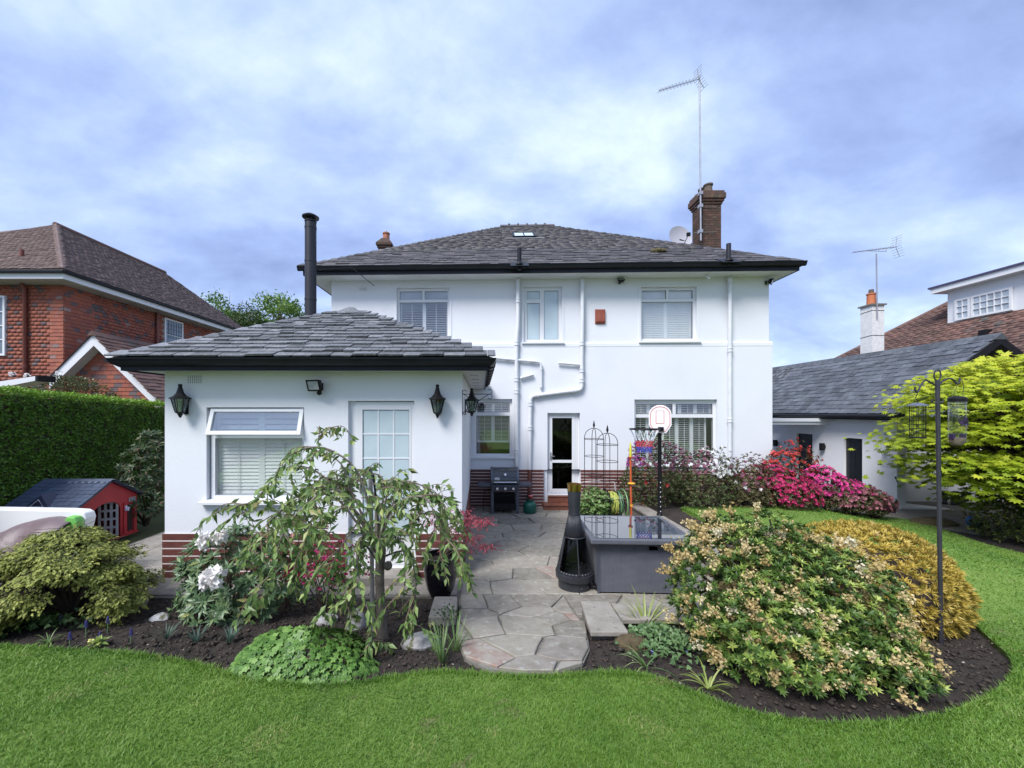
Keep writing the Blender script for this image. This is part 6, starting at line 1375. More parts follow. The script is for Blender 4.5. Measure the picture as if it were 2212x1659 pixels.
# ---- glazed pot
gp_ = G(950, 1303); gp_ = Vector((-.53, 4.98, g(-.53, 4.98) + .02)); pot = thing('glazed_pot', 'black glazed plant pot beside the path', 'pot', gp_)
m_glz = mat('black_glaze', (.006, .006, .010), rough=.12, coat=.6)
mb = MB(); mb.lathe([(.11, 0), (.13, .02), (.18, .14), (.215, .30), (.22, .42), (.205, .50), (.225, .53), (.225, .55), (.20, .55), (.19, .50), (.19, .46)], (0, 0, 0), 32); mb.build('pot_body', m_glz, pot, local=True, smooth=60); mb = MB(); mb.lathe([(.19, .47), (1e-4, .48)], (0, 0, 0), 24); mb.build('compost', m_soil, pot, local=True)

# ---- bird feeder pole
fb = G(2033, 1390); fp = thing('bird_feeder_pole', 'tall black feeder pole with two hooked arms in the right bed', 'feeder pole', (fb.x, fb.y, fb.z - .05))
ht = P(2025, 822, fb.y).z - fb.z + .05; lx = P(2025, 822, fb.y).x - fb.x
m_pole = mat('pole_powder_coat', (.022, .023, .03), (.035, .035, .045), rough=.5, scale=9)
mb = MB(); mb.tube([(0, 0, 0), (lx * .5, 0, ht * .5), (lx, 0, ht)], .0165, 12); mb.build('pole', m_pole, fp, local=True, smooth=40)
mb = MB(); mb.tube([(lx + .032 * math.cos(q), 0, ht + .05 + .052 * math.sin(q)) for q in [k_ * math.pi / 10 for k_ in range(21)]], .006, 6); mb.build('top_ring', m_pole, fp, local=True)
armL = [(lx, 0, ht - .06), (lx - .06, 0, ht + .0 - .02), (lx - .12, 0, ht - .0), (lx - .165, 0, ht - .06), (lx - .19, 0, ht - .11), (lx - .21, 0, ht - .095), (lx - .215, 0, ht - .06)]
armR = [(lx, 0, ht - .09), (lx + .035, 0, ht - .02), (lx + .11, 0, ht + .02), (lx + .16, 0, ht + .0), (lx + .18, 0, ht - .03), (lx + .205, 0, ht - .02), (lx + .215, 0, ht + .03)]
for a in (armL, armR): mb = MB(); mb.tube(spline(a, 4), .0075, 6); mb.build('hook_arm', m_pole, fp, local=True, smooth=True)
mb = MB(); mb.tube(arc((lx - .03, ht - .19), .025, 0, -200), .006, 5); mb.tube(arc((lx + .03, ht - .19), .025, 180, 380), .006, 5); mb.build('lower_hook', m_pole, fp, local=True)
# wire cage feeder
cf = Vector((fb.x + lx - .19, fb.y, fb.z - .05 + ht - .11)); wf = thing('cage_feeder', 'black wire fat-ball cage hanging from the left arm of the feeder pole', 'bird feeder', cf)
mb = MB(); mb.tube([(0, 0, -.01), (-.02, 0, -.06), (.02, 0, -.11)], .003, 5); mb.build('hanger', m_iron, wf, local=True)
mb = MB(); mb.lathe([(1e-4, -.10), (.03, -.105), (.073, -.125), (.075, -.135), (.05, -.135)], (0, 0, 0), 18); mb.build('lid', mat('lid_grey', (.10, .11, .14), rough=.35), wf, local=True, smooth=True)
mb = MB()
for i in range(10): a = i * math.pi / 5; mb.tube([(.055 * math.cos(a), .055 * math.sin(a), -.13), (.055 * math.cos(a), .055 * math.sin(a), -.43)], .0022, 4)
for k_ in range(8): mb.tube([(.0555 * math.cos(q), .0555 * math.sin(q), -.15 - k_ * .04) for q in [j * math.pi / 9 for j in range(19)]], .0022, 4)
mb.lathe([(.058, -.43), (.058, -.44), (.01, -.44)], (0, 0, 0), 14); mb.build('cage', m_iron, wf, local=True)
# tube feeder
tf = Vector((fb.x + P(2068, 860, fb.y).x - fb.x, fb.y, P(2068, 860, fb.y).z)); ff = thing('tube_feeder', 'clear plastic tube seed feeder hanging from the right arm of the pole', 'bird feeder', tf)
L_ = .44; m_purp = mat('purple_plastic', (.030, .014, .055), rough=.35)
mb = MB(); mb.tube([(.045, 0, .18), (.0, 0, .12), (-.05, 0, .0)], .0025, 4); mb.tube([(.045, 0, .18), (.06, 0, .10), (.05, 0, .0)], .0025, 4); mb.build('hanger', m_iron, ff, local=True)
mb = MB(); mb.lathe([(.062, -.035), (.064, -.005), (.05, .012), (1e-4, .022)], (0, 0, 0), 20); mb.build('cap', m_iron, ff, local=True, smooth=40)
mb = MB(); mb.lathe([(.058, -L_ + .06), (.059, -.02)], (0, 0, 0), 24); mb.F = [f for f in mb.F if len(f) == 4]; mb.build('tube', m_clear, ff, local=True, smooth=True)
mb = MB(); mb.lathe([(.0595, -.06), (.0595, -.066)], (0, 0, 0), 24); mb.F = [f for f in mb.F if len(f) == 4]; mb.build('ring', m_iron, ff, local=True)
mb = MB(); lf_ = [(0, .06), (.016, .03), (.022, .01), (.030, .022), (.048, .022), (.040, -.005), (.030, -.020), (-.030, -.020), (-.040, -.005), (-.048, .022), (-.030, .022), (-.022, .01), (-.016, .03)]; mb.prism([(x, -math.sqrt(max(.0001, .061 ** 2 - x * x)) - .002, z - .235) for x, z in lf_], (0, -.006, 0)); mb.tube([(0, -.062, -.255), (.0, -.075, -.285)], .004, 5); mb.build('seed_port', m_purp, ff, local=True)
for s in (-1, 1): mb = MB(); mb.box(s * .05 - .012, s * .05 + .012, -.02, .02, -L_ + .045, -L_ + .10); mb.build('seed_port', m_purp, ff, local=True, bevel=.006)
mb = MB(); mb.lathe([(1e-4, -L_ - .012), (.03, -L_ - .01), (.052, -L_ + .02), (.058, -L_ + .06), (.05, -L_ + .062)], (0, 0, 0), 20); mb.tube([(-.105, 0, -L_ + .03), (.115, 0, -L_ + .025)], .003, 5); mb.build('base_tray', mat('seed_base', (.20, .16, .12), (.12, .10, .08), rough=.7, scale=40), ff, local=True, smooth=40)

# ---- boots, balls
m_boot = mat('rubber_boot', (.020, .027, .040), rough=.35)
def boot(label, x, y, rz):
    t = thing('wellington_boot', label, 'boot', (x, y, .0), rz, 'wellington boots by the outbuilding wall')
    mb = MB(); secs = [(.012, -.02, .048, .125), (.05, -.015, .046, .12), (.085, .0, .045, .09), (.11, .025, .046, .062), (.16, .04, .050, .060), (.26, .04, .058, .068), (.33, .042, .062, .072)]
    V = []; n = 14
    for z, yc, a, b in secs: V += [(a * math.cos(q), yc + b * math.sin(q), z) for q in [k_ * 2 * math.pi / n for k_ in range(n)]]
    mb.add(V, [(i * n + k_, i * n + (k_ + 1) % n, (i + 1) * n + (k_ + 1) % n, (i + 1) * n + k_) for i in range(len(secs) - 1) for k_ in range(n)] + [tuple(reversed(range(n)))]); mb.build('boot_upper', m_boot, t, local=True, smooth=60)
    mb = MB(); V = []
    for z in (0, .014): V += [(.052 * math.cos(q), -.02 + .132 * math.sin(q), z) for q in [k_ * 2 * math.pi / n for k_ in range(n)]]
    mb.add(V, [(k_, (k_ + 1) % n, n + (k_ + 1) % n, n + k_) for k_ in range(n)] + [tuple(range(n, 2 * n)), tuple(reversed(range(n)))]); mb.build('sole', m_iron, t, local=True)
bx_ = P(2065, 1085, 10.2).x
for dx_, dy_, rz, lb in ((-.20, .08, -.9, 'leftmost dark rubber boot beside the outbuilding wall'), (-.09, -.02, -1.0, 'second dark rubber boot from the left by the wall'), (.05, .03, -.8, 'third dark rubber boot from the left by the wall'), (.15, -.05, -.9, 'rightmost dark rubber boot beside the outbuilding wall')): boot(lb, bx_ + dx_, 10.2 + dy_, rz)
bp_ = P(2103, 1122, 8.2); bl = MB(); bl.ball((0, 0, 0), .115, 20, 12); bl.V = [(v[0] + bp_.x, v[1] + 8.2, v[2] + .115) for v in bl.V]; bl.build('ball', mat('blue_ball', (.015, .12, .42), rough=.5), None, smooth=True, label='blue ball lying at the edge of the concrete yard', cat='ball')
bp_ = P(2107, 1130, 7.9)
for k_, dx_ in enumerate((0, .11)):
    bl = MB(); bl.ball((bp_.x - .05 + dx_, 7.95, .05), .04, 12, 8); bl.build('tennis_ball', mat('tennis_yellow', (.55, .60, .14), rough=.9), None, smooth=True, label='%s pale yellow tennis ball in front of the blue ball' % ('left' if k_ == 0 else 'right'), cat='ball', group='tennis balls')

# ---- rockery stones
m_mossrock = mat('moss_rock', (.075, .055, .03), (.12, .09, .045), rough=.95, scale=16, bump=1.0, bscale=40, bdist=.02)
def rock(label, px_, py_, sx, sy, sz_, seed, rz=0, up=0.0, m_=None):
    r = random.Random(seed); p = G(px_, py_); mb = MB(); n, k_ = 18, 10; V = []
    lob = [(Vector((r.gauss(0, 1), r.gauss(0, 1), r.gauss(0, .7))).normalized(), r.uniform(-.25, .32)) for _ in range(9)]
    for i in range(k_ + 1):
        for j in range(n):
            a, b = i * math.pi / k_, j * 2 * math.pi / n; d = Vector((math.sin(a) * math.cos(b), math.sin(a) * math.sin(b), -math.cos(a))); q = 1 + sum(am * math.exp(3 * (d.dot(v) - 1)) for v, am in lob) + r.uniform(-.06, .06)
            x, y, z = d.x * sx * q, d.y * sy * q, max(d.z, -.5) * sz_ * q; V.append((p.x + x * math.cos(rz) - y * math.sin(rz), p.y + x * math.sin(rz) + y * math.cos(rz), p.z + z + up))
    mb.add(V, [(i * n + j, i * n + (j + 1) % n, (i + 1) * n + (j + 1) % n, (i + 1) * n + j) for i in range(k_) for j in range(n)])
    return mb.build('rock', m_ or m_rock, None, smooth=35, label=label, cat='rock', group='rockery stones')
rock('flat white mossy rock beneath the spreading conifer', 268, 1304, .27, .14, .075, 1)
rock('whitish rock right of the weeping cherry trunk', 912, 1388, .17, .12, .085, 2)
rock('small mossy grey rock just left of the cherry trunk', 768, 1352, .09, .10, .12, 3)
rock('small white stone in the middle of the left bed', 345, 1335, .10, .07, .045, 4)
rock('little grey stone beside the rhododendron foot', 400, 1318, .06, .05, .05, 5)
rock('low brown mossy rock under the step slab', 1368, 1392, .16, .12, .075, 6, m_=m_mossrock)
rock('dark boulder edging the right-hand bed by the yard', 2020, 1130, .45, .25, .12, 7, m_=m_mossrock)
rock('half-buried pale stone behind the green mound plant', 700, 1340, .12, .10, .07, 8)

# ================================================================== PLANTS
TPL = {
    'ovate': (np.array([(0, 0, 0), (.40, .5, .06), (.40, -.5, .06), (.45, 0, 0), (1, 0, -.12)]), np.array([(0, 2, 3), (0, 3, 1), (3, 2, 4), (3, 4, 1)])),
    'rhomb': (np.array([(0, 0, 0), (.45, .5, .05), (.45, -.5, .05), (1, 0, -.06)]), np.array([(0, 2, 3), (0, 3, 1)])),
    'strap': (np.array([(0, .5, 0), (0, -.5, 0), (.4, .5, .10), (.4, -.5, .10), (.75, .35, .06), (.75, -.35, .06), (1, 0, -.12)]), np.array([(0, 1, 3), (0, 3, 2), (2, 3, 5), (2, 5, 4), (4, 5, 6)])),
}
def lobed(n, deep, span=300):
    v = [(0.0, 0, 0)]; k_ = 2 * n - 1
    for i in range(k_ + 2):
        a = math.radians(-span / 2 + span * i / (k_ + 1)); r = .56 if (i % 2 == 1) else .56 * deep
        if i in (0, k_ + 1): r = .25
        v.append((.42 + r * math.cos(a), r * math.sin(a), -.05 if i % 2 else .03))
    v[0] = (.30, 0, .03)
    return np.array(v), np.array([(0, i, i + 1) for i in range(1, k_ + 2)])
TPL['lobe3'] = lobed(3, .62); TPL['palm'] = lobed(7, .55, 290); TPL['lobe5'] = lobed(5, .66, 300)
def nrm_(a): return a / np.maximum(np.linalg.norm(a, axis=1, keepdims=True), 1e-9)
def rdir(n, r=RNG, zmin=-1):
    z = r.uniform(zmin, 1, n); a = r.uniform(0, 2 * np.pi, n); s = np.sqrt(1 - z * z); return np.stack([s * np.cos(a), s * np.sin(a), z], 1)
CAM = np.array([0, 0, ZC])
def foliage(parent, name, P_, D, N, L_, W_, tpl, material, var=None, parts=0, part_name='leaf', r=RNG, stuff=True):
    """leaves at P_ along D with face normal N; the `parts` largest in view become objects, the rest one mesh"""
    P_ = np.asarray(P_, float); n = len(P_)
    if n == 0: return None
    D = nrm_(np.asarray(D, float)); N = nrm_(N - D * np.sum(N * D, 1, keepdims=True)); S = np.cross(N, D)
    L_ = np.broadcast_to(np.asarray(L_, float), (n,)); W_ = np.broadcast_to(np.asarray(W_, float), (n,))
    var = r.random(n) if var is None else np.clip(var, 0, 1)
    tv, tf_ = TPL[tpl]; org = np.array(wm(parent).translation) if parent else np.zeros(3)
    idx = np.arange(n)
    if parts:
        v = P_ - CAM; d = np.linalg.norm(v, axis=1); face = np.abs(np.sum(N * v, 1)) / d
        front = -np.sum((P_ - P_.mean(0)) * nrm_(v), 1)
        score = (0.25 + face) * L_ / d * (1 + 1.2 * np.clip(front / (front.std() + 1e-6), -1.5, 1.5) * .5 + .6)
        order = np.argsort(-score); pick = order[:parts]; idx = order[parts:]
        me = bpy.data.meshes.new(part_name); me.from_pydata([tuple(q) for q in tv], [], [tuple(int(i) for i in f) for f in tf_]); me.materials.append(material); me.update()
        for i in pick:
            a, b, c, p = D[i] * L_[i], S[i] * W_[i], N[i] * L_[i], P_[i] - org
            piece(part_name, me, parent, Matrix(((a[0], b[0], c[0], p[0]), (a[1], b[1], c[1], p[1]), (a[2], b[2], c[2], p[2]), (0, 0, 0, 1))))
    if len(idx) == 0: return None
    A = tv[None, :, 0, None] * (D[idx] * L_[idx, None])[:, None, :] + tv[None, :, 1, None] * (S[idx] * W_[idx, None])[:, None, :] + tv[None, :, 2, None] * (N[idx] * L_[idx, None])[:, None, :] + (P_[idx] - org)[:, None, :]
    T = (np.arange(len(idx))[:, None, None] * len(tv) + tf_[None]).reshape(-1, 3)
    return np_obj(name, np_mesh(name, A.reshape(-1, 3), T, material, np.repeat(var[idx], len(tv))), parent, kind='stuff' if stuff else None)
def lumpy(seed, n=14, amp=.22, k_=7.0):
    r = np.random.default_rng(seed); dd = rdir(n, r, -.3); am = r.uniform(-amp, amp, n)
    return lambda d: 1 + (am[None] * np.exp(k_ * (d @ dd.T - 1))).sum(1)
def dome(c, rad, n, seed, inner=.55, zmin=-.35, amp=.22, nl=14, k_=7.0, power=.35):
    r = np.random.default_rng(seed); d = rdir(n, r, zmin); f = lumpy(seed + 1, nl, amp, k_)(d); t = inner + (1 - inner) * r.random(n) ** power
    rad = np.asarray(rad); p = np.asarray(c) + d * rad * (f * t)[:, None]; nn = nrm_(d / rad); return p, nn, t
def whorls(p, axis, per, elev, spread, r):
    """per leaves round each axis; returns repeated positions, directions, normals"""
    n = len(p); axis = nrm_(axis); ref = np.where(np.abs(axis[:, 2:3]) < .9, np.array([[0, 0, 1.]]), np.array([[1., 0, 0]])); u = nrm_(np.cross(axis, ref)); v = np.cross(axis, u)
    a = (np.arange(per)[None] * 2.39996 + r.uniform(0, 6.28, (n, 1)) + r.normal(0, .2, (n, per))); rad = u[:, None] * np.cos(a)[..., None] + v[:, None] * np.sin(a)[..., None]
    e_ = elev + r.normal(0, spread, (n, per, 1)); D = axis[:, None] * np.cos(e_) + rad * np.sin(e_); N = axis[:, None] * np.sin(e_) - rad * np.cos(e_)
    return np.repeat(p, per, 0), D.reshape(-1, 3), N.reshape(-1, 3)
def leafm(name, ramp, rough=.45, trans=.25, spec=.4): return mat(name, (.1, .2, .05), rough=rough, ramp=ramp, trans=trans, spec=spec)
def stems(parent, base, tops, r0, r1, material, name='stem', seed=0, sag=.0):
    r = random.Random(seed); mb = MB(); b = Vector(base)
    for t in tops:
        t = Vector(t); m_ = b.lerp(t, .5) + Vector((r.uniform(-.05, .05), r.uniform(-.05, .05), sag)) ; mb.tube([b + Vector((r.uniform(-.03, .03), r.uniform(-.03, .03), 0)), m_, t], [r0, (r0 + r1) / 2, r1], 5)
    return mb.build(name, material, parent)

# ---- clipped hedge
hd = thing('hedge', 'tall clipped dark green hedge along the left boundary', 'hedge', (-8.75, 7, 0))
hX, hB, hY0, hY1 = -8.35, -9.25, 2.2, 10.6
def hz(Y): return 2.85 - .055 * (Y - 6.66)
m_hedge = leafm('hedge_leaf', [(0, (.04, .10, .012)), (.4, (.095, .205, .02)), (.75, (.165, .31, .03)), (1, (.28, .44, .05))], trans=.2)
mb = MB(); i_ = .09; mb.hexa([(hX - i_, hY0, 0), (hX - i_, hY1, 0), (hB + i_, hY1, 0), (hB + i_, hY0, 0), (hX - i_ - .05, hY0, hz(hY0) - i_), (hX - i_ - .05, hY1, hz(hY1) - i_), (hB + i_, hY1, hz(hY1) - i_), (hB + i_, hY0, hz(hY0) - i_)]); mb.F = [list(reversed(f)) for f in mb.F]; mb.build('inner_dark_core', m_twigd, hd)  # solid dark core added so no light shows through the leaves
r = np.random.default_rng(3); n = 62000; Y = r.uniform(hY0, hY1, n) ; Z = r.random(n) * hz(Y); X = hX - .05 * (Z / 2.8) + .05 * fbm(Y * 1.7, Z * 1.7, 9) + .035 * fbm(Y * 5, Z * 5, 19) - np.abs(r.normal(0, .035, n)); Pp = np.stack([X, Y, Z], 1)
Dd = nrm_(np.array([[.7, 0, .1]]) + r.normal(0, .75, (n, 3))); Nn = np.array([[.75, -.1, .55]]) + r.normal(0, .45, (n, 3)); var1 = np.clip(.32 + .25 * fbm(Y * 3, Z * 3, 10) + r.normal(0, .16, n) + .5 * np.clip((Z - hz(Y) + .12) / .12, 0, 1), 0, 1)  # leaf colour lightened along the top edge, painting skylight on it
n2 = 16000; Y2 = r.uniform(hY0, hY1, n2); X2 = r.uniform(hB, hX + .01, n2); P2 = np.stack([X2, Y2, hz(Y2) + .03 * fbm(X2 * 2, Y2 * 2, 4) + r.normal(0, .022, n2)], 1); D2 = nrm_(np.array([[.1, 0, .8]]) + r.normal(0, .6, (n2, 3))); N2 = np.array([[.5, -.3, .6]]) + r.normal(0, .5, (n2, 3))
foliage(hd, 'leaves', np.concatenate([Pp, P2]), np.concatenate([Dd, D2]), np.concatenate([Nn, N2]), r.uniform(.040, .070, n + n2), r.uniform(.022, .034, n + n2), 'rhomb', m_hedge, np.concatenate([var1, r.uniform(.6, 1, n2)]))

# ---- far trees
def far_tree(label, px_, py_, Yd, rad, h_top, seed, ramp, nleaf=5200, L_=.30, sparse=.7):
    p = P(px_, py_, Yd); t = thing('background_tree', label, 'tree', (p.x, Yd, 0)); r = np.random.default_rng(seed)
    mb = MB(); top = Vector((p.x, Yd, h_top)); 
    mb.tube([(p.x, Yd, 0), (p.x + .1, Yd, h_top * .45), (p.x, Yd, h_top * .9)], [.28, .18, .04], 8)
    tips = dome((p.x, Yd, h_top - rad[2]), rad, 26, seed, .6, -.3)[0]
    for q in tips: b = Vector((p.x, Yd, h_top * .45 + random.uniform(0, .35) * h_top)); mb.tube([b, b.lerp(Vector(q), .55) + Vector((0, 0, .3)), q], [.07, .04, .012], 5)
    mb.build('trunk', m_bark, t)
    cl = dome((p.x, Yd, h_top - rad[2]), rad, int(95 * sparse), seed + 5, .35, -.6, .35, 16, 8)[0]
    i = r.integers(0, len(cl), nleaf); pp = cl[i] + r.normal(0, .33, (nleaf, 3)) * np.array([1, 1, .75]); foliage(t, 'crown', pp, rdir(nleaf, r), rdir(nleaf, r) + np.array([[0, -.4, .9]]), r.uniform(.6, 1.1, nleaf) * L_, r.uniform(.35, .55, nleaf) * L_, 'rhomb', leafm('tree_leaf', ramp, trans=.35), np.clip((r.random(len(cl))[i] * .6 + r.random(nleaf) * .4), 0, 1))
rampA = [(0, (.05, .11, .02)), (.5, (.11, .21, .035)), (1, (.22, .36, .07))]; rampB = [(0, (.03, .06, .016)), (.6, (.055, .10, .022)), (1, (.10, .17, .03))]
far_tree('tall light green tree behind the brick house roof', 480, 690, 34, (2.3, 2.3, 3.6), P(478, 628, 34).z, 3, rampA)
far_tree('dark evergreen tree between the two pale trees', 525, 720, 32, (1.7, 1.7, 2.0), P(530, 668, 32).z, 4, rampB, 4200, .26, 1.2)
far_tree('airy pale green tree left of the flue', 605, 690, 35, (2.3, 2.3, 3.0), P(605, 640, 35).z + .5, 6, rampA)

# ---- rose above the hedge
ro = thing('climbing_rose', 'straggly rose bush with white blooms rising above the hedge', 'rose bush', (-11.0, 10.3, 0)); r = np.random.default_rng(12)
pp, nn, _ = dome((-11.05, 10.3, 2.75), (1.15, .5, .62), 3400, 12, .4, -.6, .4, 16); foliage(ro, 'foliage', pp, rdir(len(pp), r), nn + rdir(len(pp), r) * .7 + np.array([[0, 0, .6]]), r.uniform(.05, .08, len(pp)), r.uniform(.03, .045, len(pp)), 'ovate', leafm('rose_leaf', [(0, (.05, .08, .03)), (.5, (.10, .14, .06)), (.8, (.17, .20, .10)), (1, (.22, .12, .08))]))
stems(ro, (-11, 10.3, 0), [tuple(q) for q in pp[:14]], .018, .005, m_twig, seed=2)
m_petw = mat('white_petal', (.86, .85, .84), (.82, .76, .75), rough=.6, scale=20, trans=.3)
def bloom(parent, c, rad, npet, material, name='bloom', seed=0, face=(0, -1, .4), half=True, tpl='ovate', plen=.6):
    r = np.random.default_rng(seed); d = rdir(npet, r); f = nrm_(np.array([face], float))
    if half: d = nrm_(d + f * .7)
    p = np.asarray(c) + d * rad * .72; D = nrm_(d + np.cross(d, rdir(npet, r)) * 1.3); N = d + r.normal(0, .2, (npet, 3)); return foliage(parent, name, p - D * rad * .25, D, N, rad * plen * r.uniform(.8, 1.2, npet), rad * plen * .85, tpl, material, stuff=False)
for k_, (x, y) in enumerate(((27, 808), (60, 812), (128, 806), (96, 818))): q = P(x, y, 9.85); bloom(ro, q, .085, 26, m_petw, seed=k_)

# ---- pale shrub between playhouse and garden room
ps = thing('mottled_shrub', 'mottled evergreen shrub between the playhouse and the garden room', 'shrub', (-7.25, 8.3, 0)); r = np.random.default_rng(14)
pp = []; nn = []
for c, rd, n in (((-7.2, 8.35, 1.05), (.52, .5, .55), 190), ((-7.05, 8.3, 1.65), (.30, .3, .36), 90), ((-7.3, 8.2, .5), (.62, .5, .5), 150)):
    a, b, _ = dome(c, rd, n, int(c[2] * 50), .55, -.5, .3); pp.append(a); nn.append(b)
pp, nn = np.concatenate(pp), np.concatenate(nn); a, D, N = whorls(pp, nn + np.array([[0, 0, .5]]), 9, 1.05, .25, r)
foliage(ps, 'foliage', a, D, N, r.uniform(.08, .13, len(a)), r.uniform(.03, .045, len(a)), 'ovate', leafm('mottled_leaf', [(0, (.02, .05, .022)), (.45, (.05, .095, .04)), (.75, (.12, .16, .07)), (.9, (.20, .17, .10)), (1, (.24, .15, .12))]))
stems(ps, (-7.25, 8.3, 0), [tuple(q) for q in pp[::24]], .022, .006, m_twigd, seed=4)

# ---- spreading conifer, left front
cf_ = G(150, 1360); cb = Vector((-4.72, 4.42, g(-4.7, 4.4))); cn = thing('spreading_conifer', 'low spreading conifer with pale green shoot tips at the left', 'conifer', cb); r = np.random.default_rng(16)
sp = []; fx_ = []
m_con = leafm('conifer_needle', [(0, (.045, .065, .014)), (.35, (.115, .14, .028)), (.65, (.24, .27, .055)), (1, (.42, .43, .11))], rough=.6, trans=.2)
PP = []; DD = []; NN = []; LL = []; VV_ = []
mbb = MB()
ctr = np.array([cb.x, cb.y, cb.z + .32]); rad = np.array([1.02, .85, .72]); lf0 = lumpy(77, 18, .26, 9)
ns = 560
shelf = rdir(84, r, -.25); dirs = nrm_(shelf[r.integers(0, 84, ns)] + r.normal(0, .13, (ns, 3)) * np.array([1, 1, .45])); dirs[:, 2] = np.where(dirs[:, 2] > .2, dirs[:, 2] * .95, dirs[:, 2])
for i in range(ns):
    d = dirs[i]; R_ = lf0(d[None])[0] * r.uniform(.80, 1.03); tip = ctr + d * rad * R_; hd_ = np.array([d[0], d[1], 0]); hd_ /= np.linalg.norm(hd_) + 1e-6
    out = nrm_((hd_ * .9 + np.array([0, 0, .25 * d[2] - .12]))[None])[0]; side = np.cross(out, [0, 0, 1.]); side /= np.linalg.norm(side); Lf = r.uniform(.24, .40)
    start = tip - out * Lf
    if i % 3 == 0: mbb.tube([Vector(ctr - np.array([0, 0, .3])), Vector((ctr + start) / 2 + np.array([0, 0, .05])), Vector(start), Vector(tip)], [.018, .010, .005, .002], 5)
    m_ = 80; t = r.random(m_) ** .7; s = r.uniform(-1, 1, m_) * (.30 * (1 - .75 * t) + .03) * Lf * 1.6
    p = start + out * (t * Lf)[:, None] + side * s[:, None] + np.array([0, 0, 1.]) * (-.55 * np.abs(s) - .22 * Lf * t ** 2 + r.normal(0, .010, m_))[:, None]
    PP.append(p); DD.append(nrm_(out * .7 + side * (np.sign(s) * .55)[:, None] + np.array([[0, 0, -.35]]) + r.normal(0, .22, (m_, 3)))); NN.append(np.array([[0, 0, 1.]]) + out * .2 + r.normal(0, .3, (m_, 3))); LL.append(r.uniform(.026, .05, m_)); VV_.append(np.clip(.12 + .62 * np.maximum(t, np.abs(s) / (.3 * Lf)) + r.normal(0, .14, m_), 0, 1))
foliage(cn, 'sprays', np.concatenate(PP), np.concatenate(DD), np.concatenate(NN), np.concatenate(LL), np.concatenate(LL) * .55, 'rhomb', m_con, np.concatenate(VV_))
mbb.build('branches', m_twigd, cn)

# ---- rhododendron with white trusses
rb = Vector((-2.98, 4.55, .05)); rd = thing('rhododendron', 'rhododendron with leathery leaves and large white blooms', 'rhododendron', rb); r = np.random.default_rng(18)
pp, nn, _ = dome((-2.92, 4.55, .38), (.74, .52, .60), 330, 18, .5, -.4, .24); a, D, N = whorls(pp, nn + np.array([[0, 0, .55]]), 10, 1.18, .22, r)
m_rho = leafm('rhododendron_leaf', [(0, (.05, .095, .04)), (.5, (.085, .15, .065)), (.85, (.14, .21, .10)), (.97, (.18, .24, .10)), (1, (.30, .28, .05))], rough=.38, trans=.12)
foliage(rd, 'foliage', a, D, N, r.uniform(.08, .12, len(a)), r.uniform(.028, .038, len(a)), 'ovate', m_rho, parts=300)
stems(rd, rb, [tuple(q) for q in pp[::12]], .016, .005, m_twig, seed=6)
for k_, (x, y, Yd, s) in enumerate(((462, 1250, 3.90, .125), (446, 1168, 4.2, .095), (476, 1160, 4.2, .08), (612, 1152, 4.2, .065))):
    bloom(rd, P(x, y, Yd), s, 70, m_petw, 'flower_truss', 30 + k_, plen=.78)
# ---- salmon and magenta azaleas behind the cherry
m_salm = mat('salmon_petal', (.70, .24, .16), (.78, .55, .50), rough=.6, scale=30, trans=.3, var=.2); m_mag = mat('magenta_petal', (.42, .02, .12), (.55, .05, .20), rough=.6, scale=30, trans=.3, var=.25)
m_azg = leafm('azalea_leaf_small', [(0, (.03, .06, .018)), (.6, (.06, .11, .03)), (1, (.10, .15, .04))])
def small_azalea(label, px_, py_, Yd, rad, nl, nf, fm, seed):
    q = P(px_, py_, Yd); r = np.random.default_rng(seed); t = thing('azalea', label, 'azalea', (q.x, Yd, .03)); gz_ = .03
    pp, nn, _ = dome((q.x, Yd, q.z), rad, nl, seed, .4, -.7, .3); a, D, N = whorls(pp, nn + np.array([[0, 0, .3]]), 5, .9, .3, r); foliage(t, 'foliage', a, D, N, r.uniform(.025, .045, len(a)), .016, 'rhomb', m_azg)
    k_ = np.nonzero((nn[:, 2] > -.2) & (nn[:, 1] < .6))[0][:nf]; a, D, N = whorls(pp[k_] + nn[k_] * .03, nn[k_], 6, .75, .25, r); foliage(t, 'flowers', a, D, N, r.uniform(.03, .042, len(a)), .024, 'ovate', fm)
    stems(t, (q.x, Yd, gz_), [tuple(p) for p in pp[:12]], .010, .004, m_twigd, seed=seed)
small_azalea('azalea with salmon-pink and white flowers behind the weeping cherry', 622, 1190, 4.75, (.40, .25, .30), 260, 70, m_salm, 41)
small_azalea('magenta-flowered azalea in the shade of the weeping cherry', 705, 1235, 4.55, (.42, .28, .32), 320, 130, m_mag, 43)

